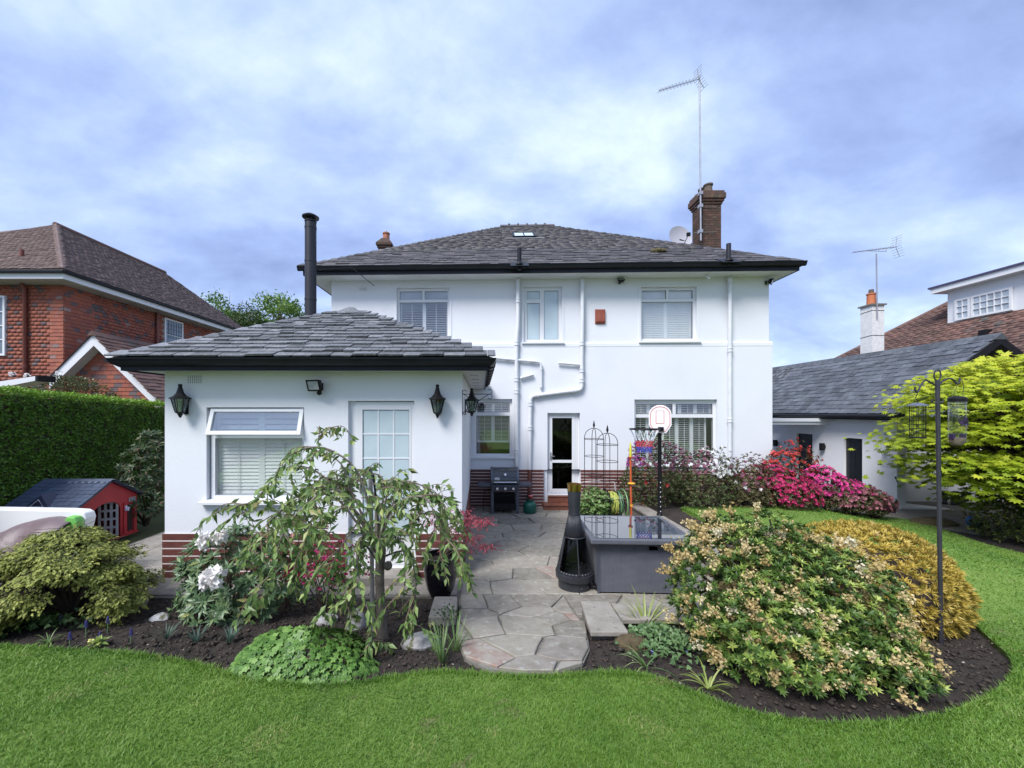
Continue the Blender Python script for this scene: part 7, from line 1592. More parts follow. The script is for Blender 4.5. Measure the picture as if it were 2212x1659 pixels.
# ---- weeping cherry
tb0 = G(826, 1374); ch_t = thing('weeping_cherry', 'small weeping cherry tree with drooping leafy branches', 'tree', tb0)
Yt = tb0.y
def PT(x, y, dy=0.0): return P(x, y, Yt + dy)
trunk = spline([tuple(tb0 + Vector((0, 0, -.05))), tuple(PT(824, 1330)), tuple(PT(820, 1250)), tuple(PT(822, 1190)), tuple(PT(815, 1140)), tuple(PT(812, 1105))], 4)
rads = [.068, .060, .054, .050, .048, .046, .045, .045, .045, .045, .046, .050, .054, .052, .046, .036, .028, .022, .018, .014, .012]
mb = MB(); mb.tube(trunk, [rads[min(i, len(rads) - 1)] for i in range(len(trunk))], 14); mb.ball(PT(838, 1222, -.05), .045, 10, 6); trk = mb.build('trunk', m_bark, ch_t, smooth=60)
brs = [
    ([(812, 1140), (765, 1045), (712, 975), (655, 978), (598, 1030), (548, 1072), (505, 1098)], (0, -.05, -.1, -.15, -.2, -.2, -.2)),
    ([(812, 1125), (775, 1055), (735, 1005), (700, 985), (692, 960), (690, 935)], (0, 0, .05, .1, .1, .1)),
    ([(815, 1125), (850, 1055), (895, 1040), (930, 1075), (945, 1150), (942, 1235)], (0, .1, .15, .1, .05, 0)),
    ([(816, 1130), (850, 1070), (905, 1075), (955, 1150), (978, 1210), (992, 1250)], (0, -.1, -.2, -.25, -.25, -.25)),
    ([(812, 1130), (740, 1065), (660, 1100), (612, 1165), (588, 1230), (570, 1290)], (0, -.2, -.35, -.45, -.5, -.5)),
    ([(815, 1140), (760, 1085), (692, 1130), (655, 1200), (640, 1290)], (0, -.1, -.25, -.35, -.35)),
    ([(815, 1140), (790, 1105), (748, 1150), (722, 1230), (702, 1330)], (0, -.25, -.45, -.5, -.5)),
    ([(820, 1170), (795, 1150), (772, 1200), (758, 1285), (752, 1345)], (0, -.25, -.4, -.42, -.42)),
    ([(820, 1170), (845, 1150), (868, 1200), (872, 1290)], (0, -.2, -.35, -.35)),
    ([(818, 1160), (795, 1160), (778, 1230), (796, 1320), (806, 1392)], (-.02, -.3, -.5, -.55, -.55)),
    ([(822, 1150), (880, 1180), (903, 1260), (892, 1360)], (0, -.15, -.3, -.35)),
    ([(812, 1120), (705, 1030), (620, 1015), (565, 1058), (530, 1110)], (0, .15, .3, .35, .35)),
    ([(818, 1135), (925, 1095), (975, 1160), (992, 1235)], (0, .2, .3, .3)),
    ([(815, 1130), (740, 1040), (670, 1050), (622, 1110), (600, 1170)], (0, .3, .5, .55, .55)),
    ([(815, 1120), (830, 1050), (800, 1020), (765, 1035), (740, 1090)], (0, .3, .45, .5, .5)),
    ([(818, 1130), (870, 1040), (915, 1055), (960, 1090), (972, 1150)], (0, .3, .5, .55, .55)),
    ([(815, 1135), (690, 1060), (600, 1110), (545, 1170), (530, 1215)], (0, .1, -.1, -.25, -.3)),
]
r = np.random.default_rng(23); rr0 = random.Random(23)
LPp = []; LDd = []; mbb = MB(); mbt = MB()
def leaf_line(path, step, r):
    seg = [path[i + 1] - path[i] for i in range(len(path) - 1)]; tot = sum(s.length for s in seg); d = r.uniform(0, step); i = 0; acc = 0
    while d < tot:
        while acc + seg[i].length < d: acc += seg[i].length; i += 1
        t = (d - acc) / seg[i].length; p = path[i] + seg[i] * t; dr_ = seg[i].normalized(); s = dr_.cross(Vector((0, 0, 1))); s = s.normalized() if s.length > .05 else Vector((1, 0, 0))
        q = rr0.choice((-1, 1)); ph_ = rr0.uniform(-.9, .9)
        D = s * (q * math.cos(ph_) * .55) + Vector((rr0.gauss(0, .5), rr0.gauss(0, .5), -.55 + rr0.gauss(0, .38))) + dr_ * .35
        LPp.append(tuple(p)); LDd.append(tuple(D)); d += step * rr0.uniform(.6, 1.5)
for pts, dys in brs:
    path = spline([tuple(PT(x + rr0.gauss(0, 7), y + rr0.gauss(0, 9), dy)) if 0 < j_ < len(pts) - 1 else tuple(PT(x, y + (55 if j_ == 0 else 0), dy)) for j_, ((x, y), dy) in enumerate(zip(pts, dys))], 5); n_ = len(path); mbb.tube(path, [.0095 * (1 - i / n_) ** 1.2 + .0028 for i in range(n_)], 6)
    leaf_line(path[n_ // 5:], .022, rr0)
    for k_ in range(7):
        i = rr0.randint(n_ // 6, n_ - 2); b = path[i]; d0 = (path[i + 1] - path[i]).normalized(); ang = rr0.uniform(0, 6.28); sd = Vector((math.cos(ang), math.sin(ang) * .8, rr0.uniform(-.1, .35))); ln = rr0.uniform(.16, .40)
        tw_ = spline([tuple(b), tuple(b + (d0 * .5 + sd * .6) * ln * .5), tuple(b + (d0 * .6 + sd * .8) * ln * .8 + Vector((0, 0, -.18 * ln))), tuple(b + (d0 * .6 + sd) * ln * .9 + Vector((0, 0, -.62 * ln)))], 4)
        mbt.tube(tw_, [.005 * (1 - j / len(tw_)) + .0018 for j in range(len(tw_))], 5); leaf_line(tw_[1:], .023, rr0)
for k_ in range(48):
    q = rdir(1, r, -.5)[0]; c = PT(770, 1110, -.05); b = Vector((c.x + q[0] * .72 * r.random() ** .5, c.y + q[1] * .50, c.z + .05 + q[2] * .30)); ang = math.atan2(q[1], q[0]) + rr0.gauss(0, .5); ln = rr0.uniform(.2, .42); sd = Vector((math.cos(ang), math.sin(ang), .25))
    upw = k_ % 2; tw_ = spline([tuple(b - sd * .12), tuple(b), tuple(b + sd * ln * .45 + Vector((0, 0, (.22 if upw else -.1) * ln))), tuple(b + sd * ln * .8 + Vector((0, 0, (.12 if upw else -.75) * ln)))], 4); mbt.tube(tw_, [.0045 * (1 - j / len(tw_)) + .0016 for j in range(len(tw_))], 5); leaf_line(tw_[1:], .024, rr0)
mbb.build('branches', m_bark, ch_t, smooth=60); mbt.build('twigs', m_twig, ch_t, kind='stuff')
LPp, LDd = np.array(LPp), np.array(LDd); n = len(LPp)
m_chl = leafm('cherry_leaf', [(0, (.085, .155, .042)), (.4, (.16, .25, .075)), (.75, (.25, .345, .115)), (.93, (.35, .42, .14)), (1, (.34, .30, .13))], rough=.42, trans=.28)
foliage(ch_t, 'leaves', LPp, LDd, rdir(n, r) * .8 + np.array([[0, -.55, .5]]), r.uniform(.06, .125, n), r.uniform(.026, .048, n), 'ovate', m_chl, parts=300)
stk = thing('garden_stake', 'weathered grey stake behind the cherry trunk', 'stake', PT(806, 1372, .15)); mb = MB(); mb.tube([PT(806, 1372, .15), PT(800, 1010, .15)], .022, 8); mb.build('post', mat('grey_wood', (.26, .25, .25), (.18, .17, .17), rough=.9, scale=20), stk)
mb = MB(); mb.tube([PT(800, 1030, .13), PT(806, 1026, .08), PT(815, 1100, .02)], .012, 6); mb.build('tie', m_iron, stk)

# ---- red japanese maple in the pot
jm = thing('japanese_maple', 'small crimson cut-leaf japanese maple growing in the black pot', 'maple', gp_ + Vector((0, 0, .48))); r = np.random.default_rng(27)
m_jm = leafm('crimson_leaf', [(0, (.16, .02, .035)), (.5, (.30, .04, .07)), (1, (.46, .10, .13))], trans=.3)
PP = []; DD = []; NN = []; mb = MB(); b0 = gp_ + Vector((0, 0, .48)); 
tips = [(948, 1108), (958, 1140), (985, 1118), (1000, 1105), (1010, 1125), (1030, 1122), (1045, 1128), (1000, 1150), (978, 1155), (968, 1170), (1015, 1160), (1012, 1185), (1052, 1178), (950, 1160), (935, 1125)]
for k_, (x, y) in enumerate(tips):
    t = P(x, y, 5.0 + r.uniform(-.15, .25)); m_ = b0.lerp(t, .55) + Vector((0, 0, .10)); path = spline([tuple(b0), tuple(m_), tuple(t)], 5); mb.tube(path, [max(.0015, .007 - .0006 * i) for i in range(len(path))], 5)
    for j in range(70):
        o_ = r.normal(0, 1, 3) * np.array([.06, .055, .028]); PP.append(np.array(t) + o_); DD.append((o_[0] * 12 + r.normal(0, .3), o_[1] * 12 + r.normal(0, .3), -.55 + r.normal(0, .2))); NN.append((r.normal(0, .4), -.5 + r.normal(0, .3), .7))
foliage(jm, 'leaves', PP, DD, np.array(NN), r.uniform(.05, .085, len(PP)), r.uniform(.008, .014, len(PP)), 'rhomb', m_jm); mb.build('branches', m_twig, jm)

# ---- round mound of fresh green leaves
mc_ = Vector((-1.52, 3.24, g(-1.5, 3.24))); gm = thing('mound_plant', 'round mound of bright green lobed leaves at the lawn edge', 'plant', mc_); r = np.random.default_rng(29)
pp, nn, t = dome((mc_.x, mc_.y, mc_.z - .03), (.575, .36, .325), 1900, 29, .72, -.02, .16, 26, 14); n = len(pp)
pp[:, 2] = np.maximum(pp[:, 2], gv(pp[:, 0], pp[:, 1]) + .01)
foliage(gm, 'foliage', pp, nrm_(np.cross(nn, rdir(n, r)) + nn * .10 + np.array([[0, -.15, -.25]])), nn * .8 + np.array([[0, -.15, .55]]) + rdir(n, r) * .58, r.uniform(.044, .066, n), r.uniform(.046, .066, n), 'lobe5', leafm('mound_leaf', [(0, (.06, .14, .025)), (.5, (.115, .235, .045)), (.85, (.17, .31, .07)), (1, (.25, .40, .11))], trans=.25), parts=300)
mb = MB(); mb.lathe([(.50, 0), (.42, .16), (.22, .24), (1e-3, .26)], (0, 0, 0), 20); mb.V = [(v[0] * 1.0 + mc_.x, v[1] * .62 + mc_.y, v[2] + mc_.z - .04) for v in mb.V]; mb.build('mound_dark_core', m_twigd, gm)  # solid dark dome added as the shade beneath the leaves

# ---- big pieris
pc = Vector((2.80, 3.42, g(2.9, 3.4))); pi_ = thing('pieris_shrub', 'large rounded green shrub with tan faded flower clusters', 'shrub', pc); r = np.random.default_rng(31)
lob = [((2.40, 3.46, pc.z + .52), (.60, .58, .72), 1350), ((2.86, 3.42, pc.z + .38), (.74, .68, .64), 1500), ((3.24, 3.30, pc.z + .22), (.42, .50, .38), 640), ((2.38, 3.10, pc.z + .24), (.52, .44, .42), 700), ((2.85, 2.98, pc.z + .14), (.55, .38, .34), 600), ((3.16, 3.04, pc.z + .10), (.38, .32, .28), 340)]
pp = []; nn = []
for i, (c, rd_, n) in enumerate(lob): a, b, _ = dome(c, rd_, n, 310 + i, .66, -.5, .20, 24, 13); pp.append(a); nn.append(b)
a, b, _ = dome((2.55, 3.5, pc.z + .5), (.70, .6, .62), 420, 399, .15, -.6, .1, power=.8); pp.append(a); nn.append(b); a, b, _ = dome((3.0, 3.45, pc.z + .35), (.7, .55, .45), 420, 397, .15, -.6, .1, power=.8); pp.append(a); nn.append(b)
pp, nn = np.concatenate(pp), np.concatenate(nn); k_ = pp[:, 2] > gv(pp[:, 0], pp[:, 1]) + .06; pp, nn = pp[k_], nn[k_]
a, D, N = whorls(pp, nn + np.array([[0, 0, .7]]) + rdir(len(pp), r) * .25, 13, .98, .30, r)
kind = np.repeat(np.clip(.30 + .16 * r.normal(size=len(pp)) + .55 * (r.random(len(pp)) < .24), 0, 1), 13)
m_pie = leafm('pieris_leaf', [(0, (.035, .08, .016)), (.35, (.085, .155, .03)), (.6, (.16, .25, .05)), (.85, (.31, .39, .085)), (1, (.44, .50, .14))], rough=.4, trans=.18)
foliage(pi_, 'foliage', a, D, N, r.uniform(.036, .058, len(a)), r.uniform(.012, .018, len(a)), 'rhomb', m_pie, kind + r.normal(0, .06, len(a)), parts=300)
stems(pi_, pc, [tuple(q) for q in pp[::40]], .02, .006, m_twigd, seed=9)
# faded flower panicles: more of them high on the left and right shoulders
wgt = np.clip(nn[:, 2], 0, 1) * .55 + (nn[:, 0] < -.35) * .55 + (nn[:, 0] > .45) * .10 + (nn[:, 1] < 0) * .10; wgt *= np.where(np.abs(fbm(pp[:, 0] * 1.3, pp[:, 2] * 1.3 + pp[:, 1], 17)) > .22, 1, .12); wgt[nn[:, 1] > .5] *= .4
wgt = wgt ** 1.7
ci = r.choice(len(pp), 370, replace=False, p=wgt / wgt.sum()); ci, cj = ci[:300], ci[300:]
m_tan = leafm('faded_flower', [(0, (.44, .32, .13)), (.5, (.60, .46, .22)), (.85, (.67, .55, .31)), (1, (.72, .67, .50))], rough=.8, trans=.25)
tv = []; 
for v in range(6):                                  # six panicle shapes shared by all clusters
    q = []; d_ = []; nrm2 = []
    for s in range(7):
        ax = nrm_((rdir(1, r, .1) * .9 + np.array([[0, 0, .8]])))[0]; ln = r.uniform(.05, .085)
        for j in range(9): q.append(ax * ln * (j / 8) + r.normal(0, .005, 3)); d_.append(rdir(1, r)[0] * .6 + np.array([0, 0, -.4])); nrm2.append(rdir(1, r)[0])
    q, d_, nrm2 = map(np.array, (q, d_, nrm2)); D_ = nrm_(d_); N_ = nrm_(nrm2 - D_ * np.sum(nrm2 * D_, 1, keepdims=True)); S_ = np.cross(N_, D_); t_, f_ = TPL['rhomb']
    A = t_[None, :, 0, None] * (D_ * .019)[:, None] + t_[None, :, 1, None] * (S_ * .015)[:, None] + t_[None, :, 2, None] * (N_ * .02)[:, None] + q[:, None]; T = (np.arange(len(q))[:, None, None] * 4 + f_[None]).reshape(-1, 3)
    tv.append(np_mesh('flower_cluster', A.reshape(-1, 3), T, m_tan))
for j, i in enumerate(ci):
    ax = Vector(nn[i] + np.array([0, 0, .5])).normalized(); M_ = Matrix.Translation(Vector(pp[i] + nn[i] * .04) - pc) @ ax.to_track_quat('Z', 'Y').to_matrix().to_4x4() @ Matrix.Rotation(r.uniform(0, 6.28), 4, 'Z') @ Matrix.Scale(r.uniform(.9, 1.5), 4); piece('flower_cluster', tv[j % 6], pi_, M_)

a, D, N = whorls(np.repeat(pp[cj] + nn[cj] * .045, 3, 0) + r.normal(0, .022, (3 * len(cj), 3)), np.repeat(nn[cj], 3, 0) + np.array([[0, 0, .6]]) + rdir(3 * len(cj), r) * .6, 16, .7, .5, r)
foliage(pi_, 'small_flower_clusters', a + D * r.uniform(0, .04, (len(a), 1)), D, N, r.uniform(.014, .022, len(a)), r.uniform(.010, .016, len(a)), 'rhomb', m_tan)

# ---- golden conifer behind it
gc_ = Vector((4.78, 4.42, g(4.78, 4.4))); gb_ = thing('golden_conifer', 'rounded golden-yellow conifer behind the pieris', 'conifer', gc_); r = np.random.default_rng(33)
pp, nn, t = dome((4.38, 4.45, gc_.z + .40), (.95, .78, .66), 2900, 33, .72, -.5, .13, 24, 10); a, D, N = whorls(pp, nn + np.array([[0, 0, .45]]) + rdir(len(pp), r) * .4, 13, .62, .3, r); n = len(a)
m_gold = leafm('golden_needle', [(0, (.16, .155, .025)), (.3, (.38, .30, .05)), (.6, (.60, .45, .09)), (.84, (.70, .55, .18)), (1, (.62, .45, .29))], rough=.6, trans=.25)
foliage(gb_, 'foliage', a + D * 0, D, N, r.uniform(.04, .075, n), r.uniform(.008, .014, n), 'rhomb', m_gold, np.repeat(np.clip(.55 + .15 * fbm(pp[:, 0] * 4, pp[:, 1] * 4 + pp[:, 2] * 4, 6) + r.normal(0, .12, len(pp)), 0, 1), 13) + r.normal(0, .08, n))
mb = MB(); mb.ball((4.38, 4.45, gc_.z + .30), .60, 18, 12, (1.1, 1, .85)); mb.build('inner_dark_core', m_twigd, gb_)  # solid dark ball added as the shaded inside of the crown

# ---- azaleas along the house
m_azd = leafm('azalea_leaf', [(0, (.03, .05, .016)), (.4, (.065, .095, .028)), (.75, (.115, .14, .05)), (1, (.19, .13, .075))]); m_azb = leafm('azalea_leaf_bronze', [(0, (.05, .04, .02)), (.5, (.11, .095, .045)), (.8, (.155, .17, .06)), (1, (.21, .115, .085))])
def fm(name, c): return leafm(name, [(0, tuple(x * .65 for x in c)), (.6, c), (1, tuple(min(.9, x * 1.3 + .04) for x in c))], trans=.3, rough=.6)
m_fp = fm('purple_flower', (.30, .07, .28)); m_fmv = fm('mauve_flower', (.26, .10, .15)); m_fw = fm('white_flower', (.70, .70, .68)); m_fcr = fm('crimson_flower', (.52, .025, .14)); m_for = fm('orange_red_flower', (.50, .045, .04)); m_fmg = fm('hot_pink_flower', (.70, .06, .30)); m_ffd = fm('faded_pink_flower', (.38, .13, .18))
def azalea(label, x0, x1, y0, y1, Yd, leafmat, flist, seed, nl=700, sparse=.0, per=6):
    """x0..x1, y0..y1 photo extent at depth Yd"""
    a, b = P(x0, y0, Yd), P(x1, y1, Yd); c = (a + b) / 2; rx, rz_ = (b.x - a.x) / 2, (a.z - b.z) / 2; r = np.random.default_rng(seed); base = Vector((c.x, Yd, g(c.x, Yd)))
    t = thing('azalea', label, 'azalea', base, 0, 'azaleas along the house wall')
    pp, nn, tt = dome((c.x, Yd, c.z - rz_ * .15), (rx, min(.62, rx * .9), rz_ * 1.12), nl, seed, .45, -.75, .30, 18, 9); k_ = pp[:, 2] > base.z + .02; pp, nn = pp[k_], nn[k_]
    if sparse: k_ = (r.random(len(pp)) > sparse * np.clip(nn[:, 2] + .2, 0, 1)); pp, nn = pp[k_], nn[k_]
    A, D, N = whorls(pp, nn + np.array([[0, 0, .5]]) + rdir(len(pp), r) * .3, per, .95, .3, r); foliage(t, 'foliage', A, D, N, r.uniform(.04, .065, len(A)), r.uniform(.018, .026, len(A)), 'rhomb', leafmat)
    stems(t, base - Vector((0, 0, .03)), [tuple(q) for q in pp[::max(1, len(pp) // 26)]], .012, .004, m_twigd, seed=seed)
    for fmat, frac, zlo, xa, xb in flist:
        u = (pp[:, 0] - a.x) / (b.x - a.x); w = (pp[:, 2] - b.z) / (a.z - b.z); k_ = np.nonzero((w > zlo) & (u > xa) & (u < xb) & (nn[:, 1] < .5) & (r.random(len(pp)) < frac))[0]
        if len(k_) == 0: continue
        A, D, N = whorls(pp[k_] + nn[k_] * .03, nn[k_] + np.array([[0, -.3, .2]]), 7, .95, .25, r); foliage(t, 'flowers', A, D, N, r.uniform(.045, .065, len(A)), r.uniform(.032, .045, len(A)), 'ovate', fmat)
azalea('tall azalea with purple and mauve flowers behind the basketball hoop', 1330, 1490, 952, 1095, 9.05, m_azd, [(m_fmv, .45, .60, 0, 1), (m_fp, .9, .62, .02, .32), (m_for, .03, .1, .1, .6)], 51, 1500, .45)
azalea('dark green azalea with mauve and white flowers under the wide window', 1440, 1590, 968, 1100, 9.0, m_azd, [(m_fmv, .5, .62, 0, .6), (m_fw, .65, .58, .45, 1)], 53, 1500, .3)
azalea('bronze-leaved azalea with a few white flowers', 1560, 1665, 992, 1100, 8.95, m_azb, [(m_fw, .05, .3, 0, .5), (m_fmv, .08, .3, 0, 1)], 55, 1000, .2)
azalea('crimson-pink flowering azalea, brightest of the row', 1612, 1752, 1012, 1098, 8.9, m_azb, [(m_fcr, .62, .22, .22, 1), (m_fcr, .25, .55, 0, .3)], 57, 1200)
azalea('orange-red azalea rising behind the pink ones', 1645, 1755, 966, 1085, 9.35, m_azb, [(m_for, .7, .25, 0, 1)], 59, 800, .55)
azalea('hot pink azalea in front of the black outbuilding door', 1728, 1842, 1012, 1096, 9.0, m_azb, [(m_fmg, .66, .40, 0, .95)], 61, 1000)
azalea('faded pink azalea near the right end of the row', 1790, 1885, 1040, 1102, 8.75, m_azb, [(m_ffd, .6, .25, 0, 1)], 63, 800)
azalea('small low azalea with purple flowers at the right end of the row', 1855, 1922, 1060, 1108, 8.7, m_azd, [(m_ffd, .3, .2, .4, 1), (m_fp, .15, .1, .5, 1)], 65, 420)

# ---- golden-green maple on the right
mt = Vector((10.9, 7.35, .02)); gmaple = thing('golden_maple', 'spreading yellow-green maple tree at the right edge', 'tree', mt); r = np.random.default_rng(71)
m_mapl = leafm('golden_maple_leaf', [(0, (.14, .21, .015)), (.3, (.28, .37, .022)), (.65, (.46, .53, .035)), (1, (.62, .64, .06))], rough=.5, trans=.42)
mb = MB(); limbs = []
for k_ in range(5): a = k_ * 1.3 + .4; mb.tube(spline([(mt.x, mt.y, mt.z - .1), (mt.x + .12 * math.cos(a), mt.y + .12 * math.sin(a), .6), (mt.x + .45 * math.cos(a), mt.y + .45 * math.sin(a), 1.4)], 4), [.085, .08, .075, .07, .065, .06, .055, .05, .045], 8)
tiers = []
for k_ in range(270):
    a = r.uniform(0, 6.28); zq = (.95 if math.cos(a) < -.3 else .35) + 2.65 * r.random() ** .8; zq = min(zq, 3.5); rmax = 2.2 * math.sqrt(max(.05, 1 - ((zq - 1.95) / 1.75) ** 2)); rr_ = rmax * r.uniform(.45, 1.0) ** .6; c = np.array([mt.x + .15 + rr_ * math.cos(a), mt.y + rr_ * .85 * math.sin(a), zq]); tiers.append((c, a))
    b = Vector((mt.x + .3 * math.cos(a), mt.y + .3 * math.sin(a), max(.6, zq * .55))); mb.tube([b, b.lerp(Vector(c), .5) + Vector((0, 0, .12)), Vector(c)], [.035, .020, .006], 5)
mb.build('trunk', m_twigd, gmaple, smooth=60)
PP = []; DD = []; NN = []; LV = []
for c, a in tiers:
    m_ = 64; q = r.normal(0, 1, (m_, 2)) * np.array([.36, .32]); dist = np.linalg.norm(q, axis=1); out = np.array([math.cos(a), math.sin(a)])
    z = c[2] - .20 * dist ** 1.5 + r.normal(0, .045, m_) - .08 * (q @ out); PP.append(np.column_stack([c[0] + q[:, 0], c[1] + q[:, 1], z])); o2 = np.column_stack([q / (dist[:, None] + .05) + out * .5 + r.normal(0, .4, (m_, 2)), -.35 + r.normal(0, .2, m_)]); DD.append(o2); NN.append(np.column_stack([q * .8 + out * .3 + r.normal(0, .3, (m_, 2)) + np.array([-.25, -.3]), np.ones(m_)]))
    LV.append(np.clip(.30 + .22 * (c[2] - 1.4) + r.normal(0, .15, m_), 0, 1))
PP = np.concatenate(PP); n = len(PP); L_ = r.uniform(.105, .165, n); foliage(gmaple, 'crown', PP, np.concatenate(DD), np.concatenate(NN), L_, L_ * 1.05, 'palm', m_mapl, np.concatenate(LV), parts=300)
# dark undergrowth below the maple
ug = thing('undergrowth', 'dark leafy plants below the golden maple', 'shrub', (10.2, 7.3, .02)); pp, nn, _ = dome((10.3, 7.35, .30), (.75, .45, .45), 420, 73, .4, -.6, .35); a, D, N = whorls(pp, nn + np.array([[0, 0, .6]]), 6, .9, .3, r); foliage(ug, 'foliage', a, D, N, r.uniform(.06, .10, len(a)), .03, 'rhomb', leafm('undergrowth_leaf', [(0, (.02, .035, .01)), (.7, (.06, .08, .02)), (1, (.16, .17, .03))]))
stems(ug, (10.2, 7.3, 0), [tuple(q) for q in pp[::40]], .012, .004, m_twigd, seed=3)

# ---- peas in the planter
pe = thing('pea_plant', 'pale green climbing plants in the planter under the obelisks', 'plant', (2.45, 8.1, .28)); r = np.random.default_rng(75)
pp, nn, _ = dome((2.42, 8.05, .48), (.42, .26, .34), 520, 75, .2, -.8, .3); a, D, N = whorls(pp, nn * .4 + np.array([[0, 0, .8]]), 5, 1.0, .4, r); foliage(pe, 'foliage', a, D, N, r.uniform(.05, .08, len(a)), r.uniform(.03, .045, len(a)), 'ovate', leafm('pea_leaf', [(0, (.10, .18, .045)), (.6, (.19, .31, .09)), (1, (.32, .43, .20))]))
stems(pe, (2.42, 8.05, .25), [tuple(q) for q in pp[::30]], .006, .003, m_hg, seed=5)

# ---- strappy clumps and little flowers in the beds
def clump(name, label, px_, py_, n, L_, W_, ramp, seed, up=.75, cat='plant', group=None, dyz=0.0, petals=None):
    p = G(px_, py_); r = np.random.default_rng(seed); t = thing(name, label, cat, p, 0, group); a = r.uniform(0, 6.28, n); e_ = r.uniform(.15, 1.15, n) * (1.25 - up)
    D = np.column_stack([np.cos(a) * np.sin(e_ + .25), np.sin(a) * np.sin(e_ + .25), np.cos(e_ + .25)]); q = np.array(p)[None] + np.column_stack([np.cos(a), np.sin(a), np.zeros(n)]) * r.uniform(0, .035, (n, 1)); ll = L_ * r.uniform(.6, 1.15, n)
    # arching blades: three joined segments each
    V = []; T = []; vv = []; S = np.column_stack([-np.sin(a), np.cos(a), np.zeros(n)]); m_ = 6
    for i in range(n):
        b = len(V); d = D[i].copy(); c = q[i] - np.array(p)
        for s in range(m_ + 1):
            w = W_ / 2 * (1 - (s / m_) ** 2.2) + .0004; V += [tuple(c - S[i] * w), tuple(c + S[i] * w)]
            c = c + d * ll[i] / m_; d = d + np.array([0, 0, -.34 * (1 - up * .75)]); d /= np.linalg.norm(d)
            if s < m_: k_ = b + 2 * s; T += [(k_, k_ + 1, k_ + 3), (k_, k_ + 3, k_ + 2)]
        vv += [r.random()] * (2 * (m_ + 1))
    np_obj('blades', np_mesh('blades', V, T, leafm(name + '_leaf', ramp), vv), t); 
    if petals:
        fmat, k_, h_, s_ = petals
        for j in range(k_):
            c = p + Vector((r.normal(0, .05), r.normal(0, .05), h_ * r.uniform(.7, 1.1))); bloom(t, c, s_, 14, fmat, 'flower', seed * 7 + j, half=False)
    return t
rg = [(0, (.07, .14, .04)), (.6, (.13, .23, .07)), (1, (.28, .36, .14))]; rbg = [(0, (.05, .10, .07)), (.6, (.09, .16, .12)), (1, (.17, .25, .20))]; ry_ = [(0, (.12, .17, .03)), (.6, (.24, .31, .07)), (1, (.42, .46, .17))]
clump('daylily', 'arching yellow-green daylily beside the step slab', 1395, 1362, 46, .42, .014, ry_, 81, .62)
clump('daylily', 'small arching daylily at the lawn edge below the pieris', 1530, 1488, 20, .24, .012, ry_, 82, .35)
clump('daylily', 'sparse thin daylily below the step slab', 1395, 1440, 14, .28, .010, rg, 83, .35)
clump('bulb_leaves', 'upright dark green bulb leaves left of the path end', 955, 1428, 44, .30, .007, rg, 84, .9)
clump('bulb_leaves', 'green bulb leaves with pale edges at the path corner', 985, 1405, 30, .34, .008, rg, 85, .92)
clump('bulb_leaves', 'blue-green bulb tuft in the left bed nearest the mound', 497, 1385, 34, .16, .008, rbg, 86, .85)
clump('bulb_leaves', 'blue-green bulb tuft, middle one in the left bed', 425, 1385, 28, .15, .009, rbg, 87, .85)
clump('bulb_leaves', 'blue-green bulb tuft, left one in the left bed', 360, 1378, 26, .15, .009, rbg, 88, .8)
clump('bulb_leaves', 'pale-edged leaf tuft below the white mossy rock', 225, 1328, 40, .22, .010, rg, 89, .6)
clump('bulb_leaves', 'weak green tuft at the far left of the bed edge', 105, 1388, 20, .14, .008, rg, 90, .4)
m_mus = mat('grape_hyacinth', (.035, .035, .14), (.06, .05, .22), rough=.7, scale=60)
for k_, (x, y) in enumerate(((130, 1352), (205, 1345), (232, 1368), (250, 1345), (282, 1390), (185, 1378), (215, 1390), (150, 1398))):
    p = G(x, y); t = thing('grape_hyacinth', 'dark blue grape hyacinth spike ' + ('below the left of the spreading conifer', 'left of the pale-edged leaf tuft', 'in front of the pale-edged leaf tuft', 'between the leaf tuft and white rock', 'right of the lime primula', 'left of and above the lime primula', 'just beside the lime primula leaves', 'nearest the lawn edge at the left')[k_], 'flower', p, 0, 'grape hyacinths in the left bed'); mb = MB(); hgt = .10 + .03 * (k_ % 3); mb.tube([(0, 0, 0), (.005, 0, hgt)], .003, 5); mb.build('stalk', m_hg, t, local=True); mb = MB()
    for j in range(22): f_ = j / 21; a = j * 2.4; rr_ = .013 * (1 - f_ * .7); mb.ball((rr_ * math.cos(a) + .005, rr_ * math.sin(a), hgt - .055 + f_ * .065), .006, 6, 4)
    mb.build('florets', m_mus, t, local=True, smooth=True)
p = G(212, 1396); pr = thing('primula', 'lime green leafy primula rosette at the lawn edge', 'plant', p); r = np.random.default_rng(91); a, D, N = whorls(np.array([tuple(p + Vector((0, 0, .03)))]), np.array([[0, -.1, 1.]]), 24, 1.0, .35, r); foliage(pr, 'leaves', a, D, N, r.uniform(.06, .12, 24), r.uniform(.03, .05, 24), 'ovate', leafm('primula_leaf', [(0, (.16, .25, .05)), (1, (.42, .50, .15))]), stuff=False); bloom(pr, p + Vector((-.02, -.04, .07)), .035, 18, mat('primrose_petal', (.62, .60, .20), rough=.6), 'flower', 5)
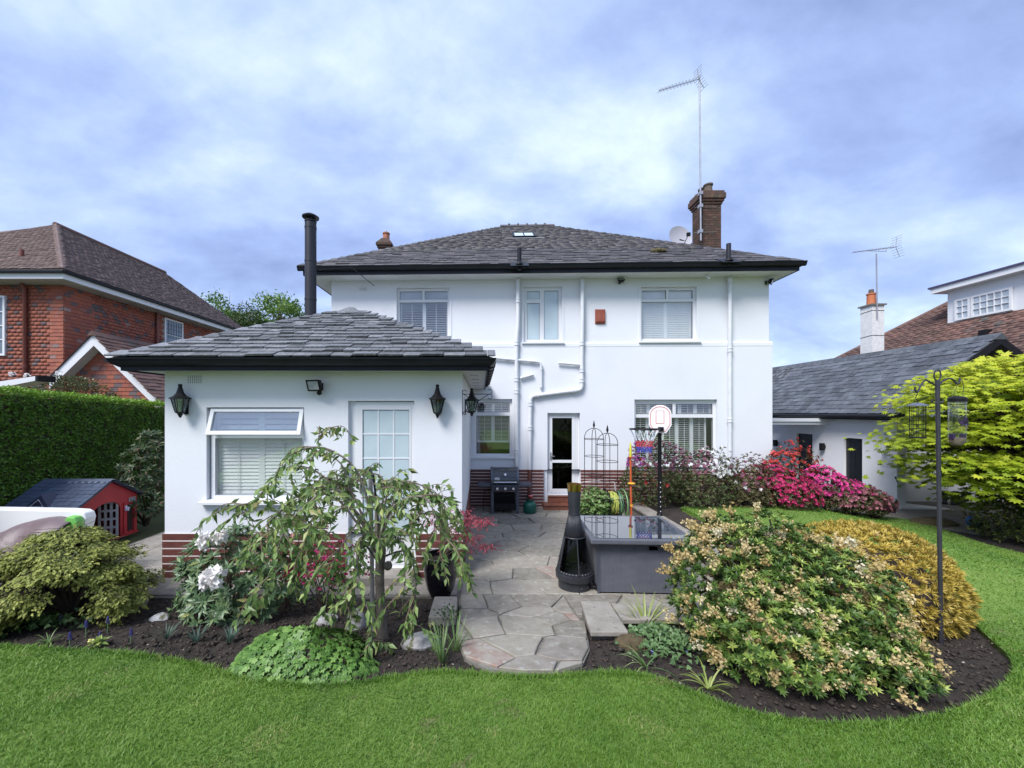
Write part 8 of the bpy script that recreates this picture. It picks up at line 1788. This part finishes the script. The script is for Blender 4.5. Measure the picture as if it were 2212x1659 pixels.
# anemone patch
an = G(1440, 1400); ap_ = thing('anemone_patch', 'low ferny patch with blue anemone flowers left of the pieris', 'plant', an); r = np.random.default_rng(93); n = 900
q = np.column_stack([r.normal(an.x + .02, .17, n), r.normal(an.y + .12, .20, n)]); q = q[q[:, 1] < 4.0]; n = len(q); z = gv(q[:, 0], q[:, 1]) + .02 + .16 * np.exp(-((q[:, 0] - an.x) / .2) ** 2 - ((q[:, 1] - an.y - .1) / .25) ** 2) * r.uniform(.5, 1, n)
foliage(ap_, 'foliage', np.column_stack([q, z]), rdir(n, r) + np.array([[0, 0, .3]]), np.array([[0, -.3, 1.]]) + rdir(n, r) * .5, r.uniform(.035, .06, n), r.uniform(.03, .05, n), 'lobe3', leafm('anemone_leaf', [(0, (.07, .14, .05)), (.6, (.13, .23, .09)), (1, (.22, .33, .15))]))
m_blue = mat('blue_petal', (.14, .22, .62), (.25, .33, .72), rough=.6, scale=40, trans=.3)
for k_, (x, y, dz) in enumerate(((1425, 1322, .10), (1420, 1345, .08), (1448, 1385, .12), (1480, 1405, .12), (1473, 1340, .15), (1410, 1410, .05), (1505, 1335, .15), (1400, 1365, .06))): c = G(x, y) + Vector((0, 0, dz)); bloom(ap_, P(x, y, c.y - .05), .024, 12, m_blue, 'flower', 200 + k_, half=True)
m_redp = mat('dark_red_petal', (.30, .02, .03), rough=.6)
rt = thing('red_tulip', 'small dark red flowers by the step slab', 'flower', G(1392, 1408))
for k_, (x, y) in enumerate(((1388, 1402), (1402, 1404), (1418, 1416))): bloom(rt, P(x, y, 3.55), .024, 14, m_redp, 'flower', 230 + k_)
mb = MB(); b_ = G(1400, 1420); mb.tube([b_, P(1388, 1404, 3.55)], .003, 5); mb.tube([b_, P(1402, 1406, 3.55)], .003, 5); mb.tube([b_, P(1418, 1418, 3.55)], .003, 5); mb.build('stalk', m_hg, rt)
dd = thing('daffodil', 'single pale yellow daffodil by the path edging block', 'flower', G(945, 1410)); bloom(dd, P(1017 * .9217 - 6, 1463 * .9217, 3.7), .03, 14, mat('daffodil_petal', (.70, .62, .22), rough=.6), 'flower', 240); mb = MB(); mb.tube([G(945, 1410), P(938, 1350, 3.68)], .003, 5); mb.build('stalk', m_hg, dd)
# ground ivy under the conifer
gi = thing('ground_cover', 'leafy green ground cover below the spreading conifer', 'plant', G(40, 1350)); r = np.random.default_rng(95); n = 420; b_ = G(45, 1352); q = np.column_stack([r.normal(b_.x, .30, n), r.normal(b_.y, .12, n)]); foliage(gi, 'foliage', np.column_stack([q, gv(q[:, 0], q[:, 1]) + r.uniform(.01, .09, n)]), rdir(n, r), np.array([[0, -.4, 1.]]) + rdir(n, r) * .5, r.uniform(.05, .075, n), r.uniform(.04, .06, n), 'lobe3', leafm('ground_cover_leaf', [(0, (.05, .11, .03)), (1, (.13, .22, .07))]))
# small trailing plant on the edging block
tp2 = thing('trailing_plant', 'small trailing weed on the stone edging block', 'plant', G(968, 1330)); r = np.random.default_rng(97); b_ = P(970, 1322, 4.15); n = 70; foliage(tp2, 'foliage', np.array(b_) + r.normal(0, 1, (n, 3)) * np.array([.06, .05, .03]), rdir(n, r), np.array([[0, -.3, 1.]]) + rdir(n, r) * .5, .04, .022, 'ovate', m_azg)
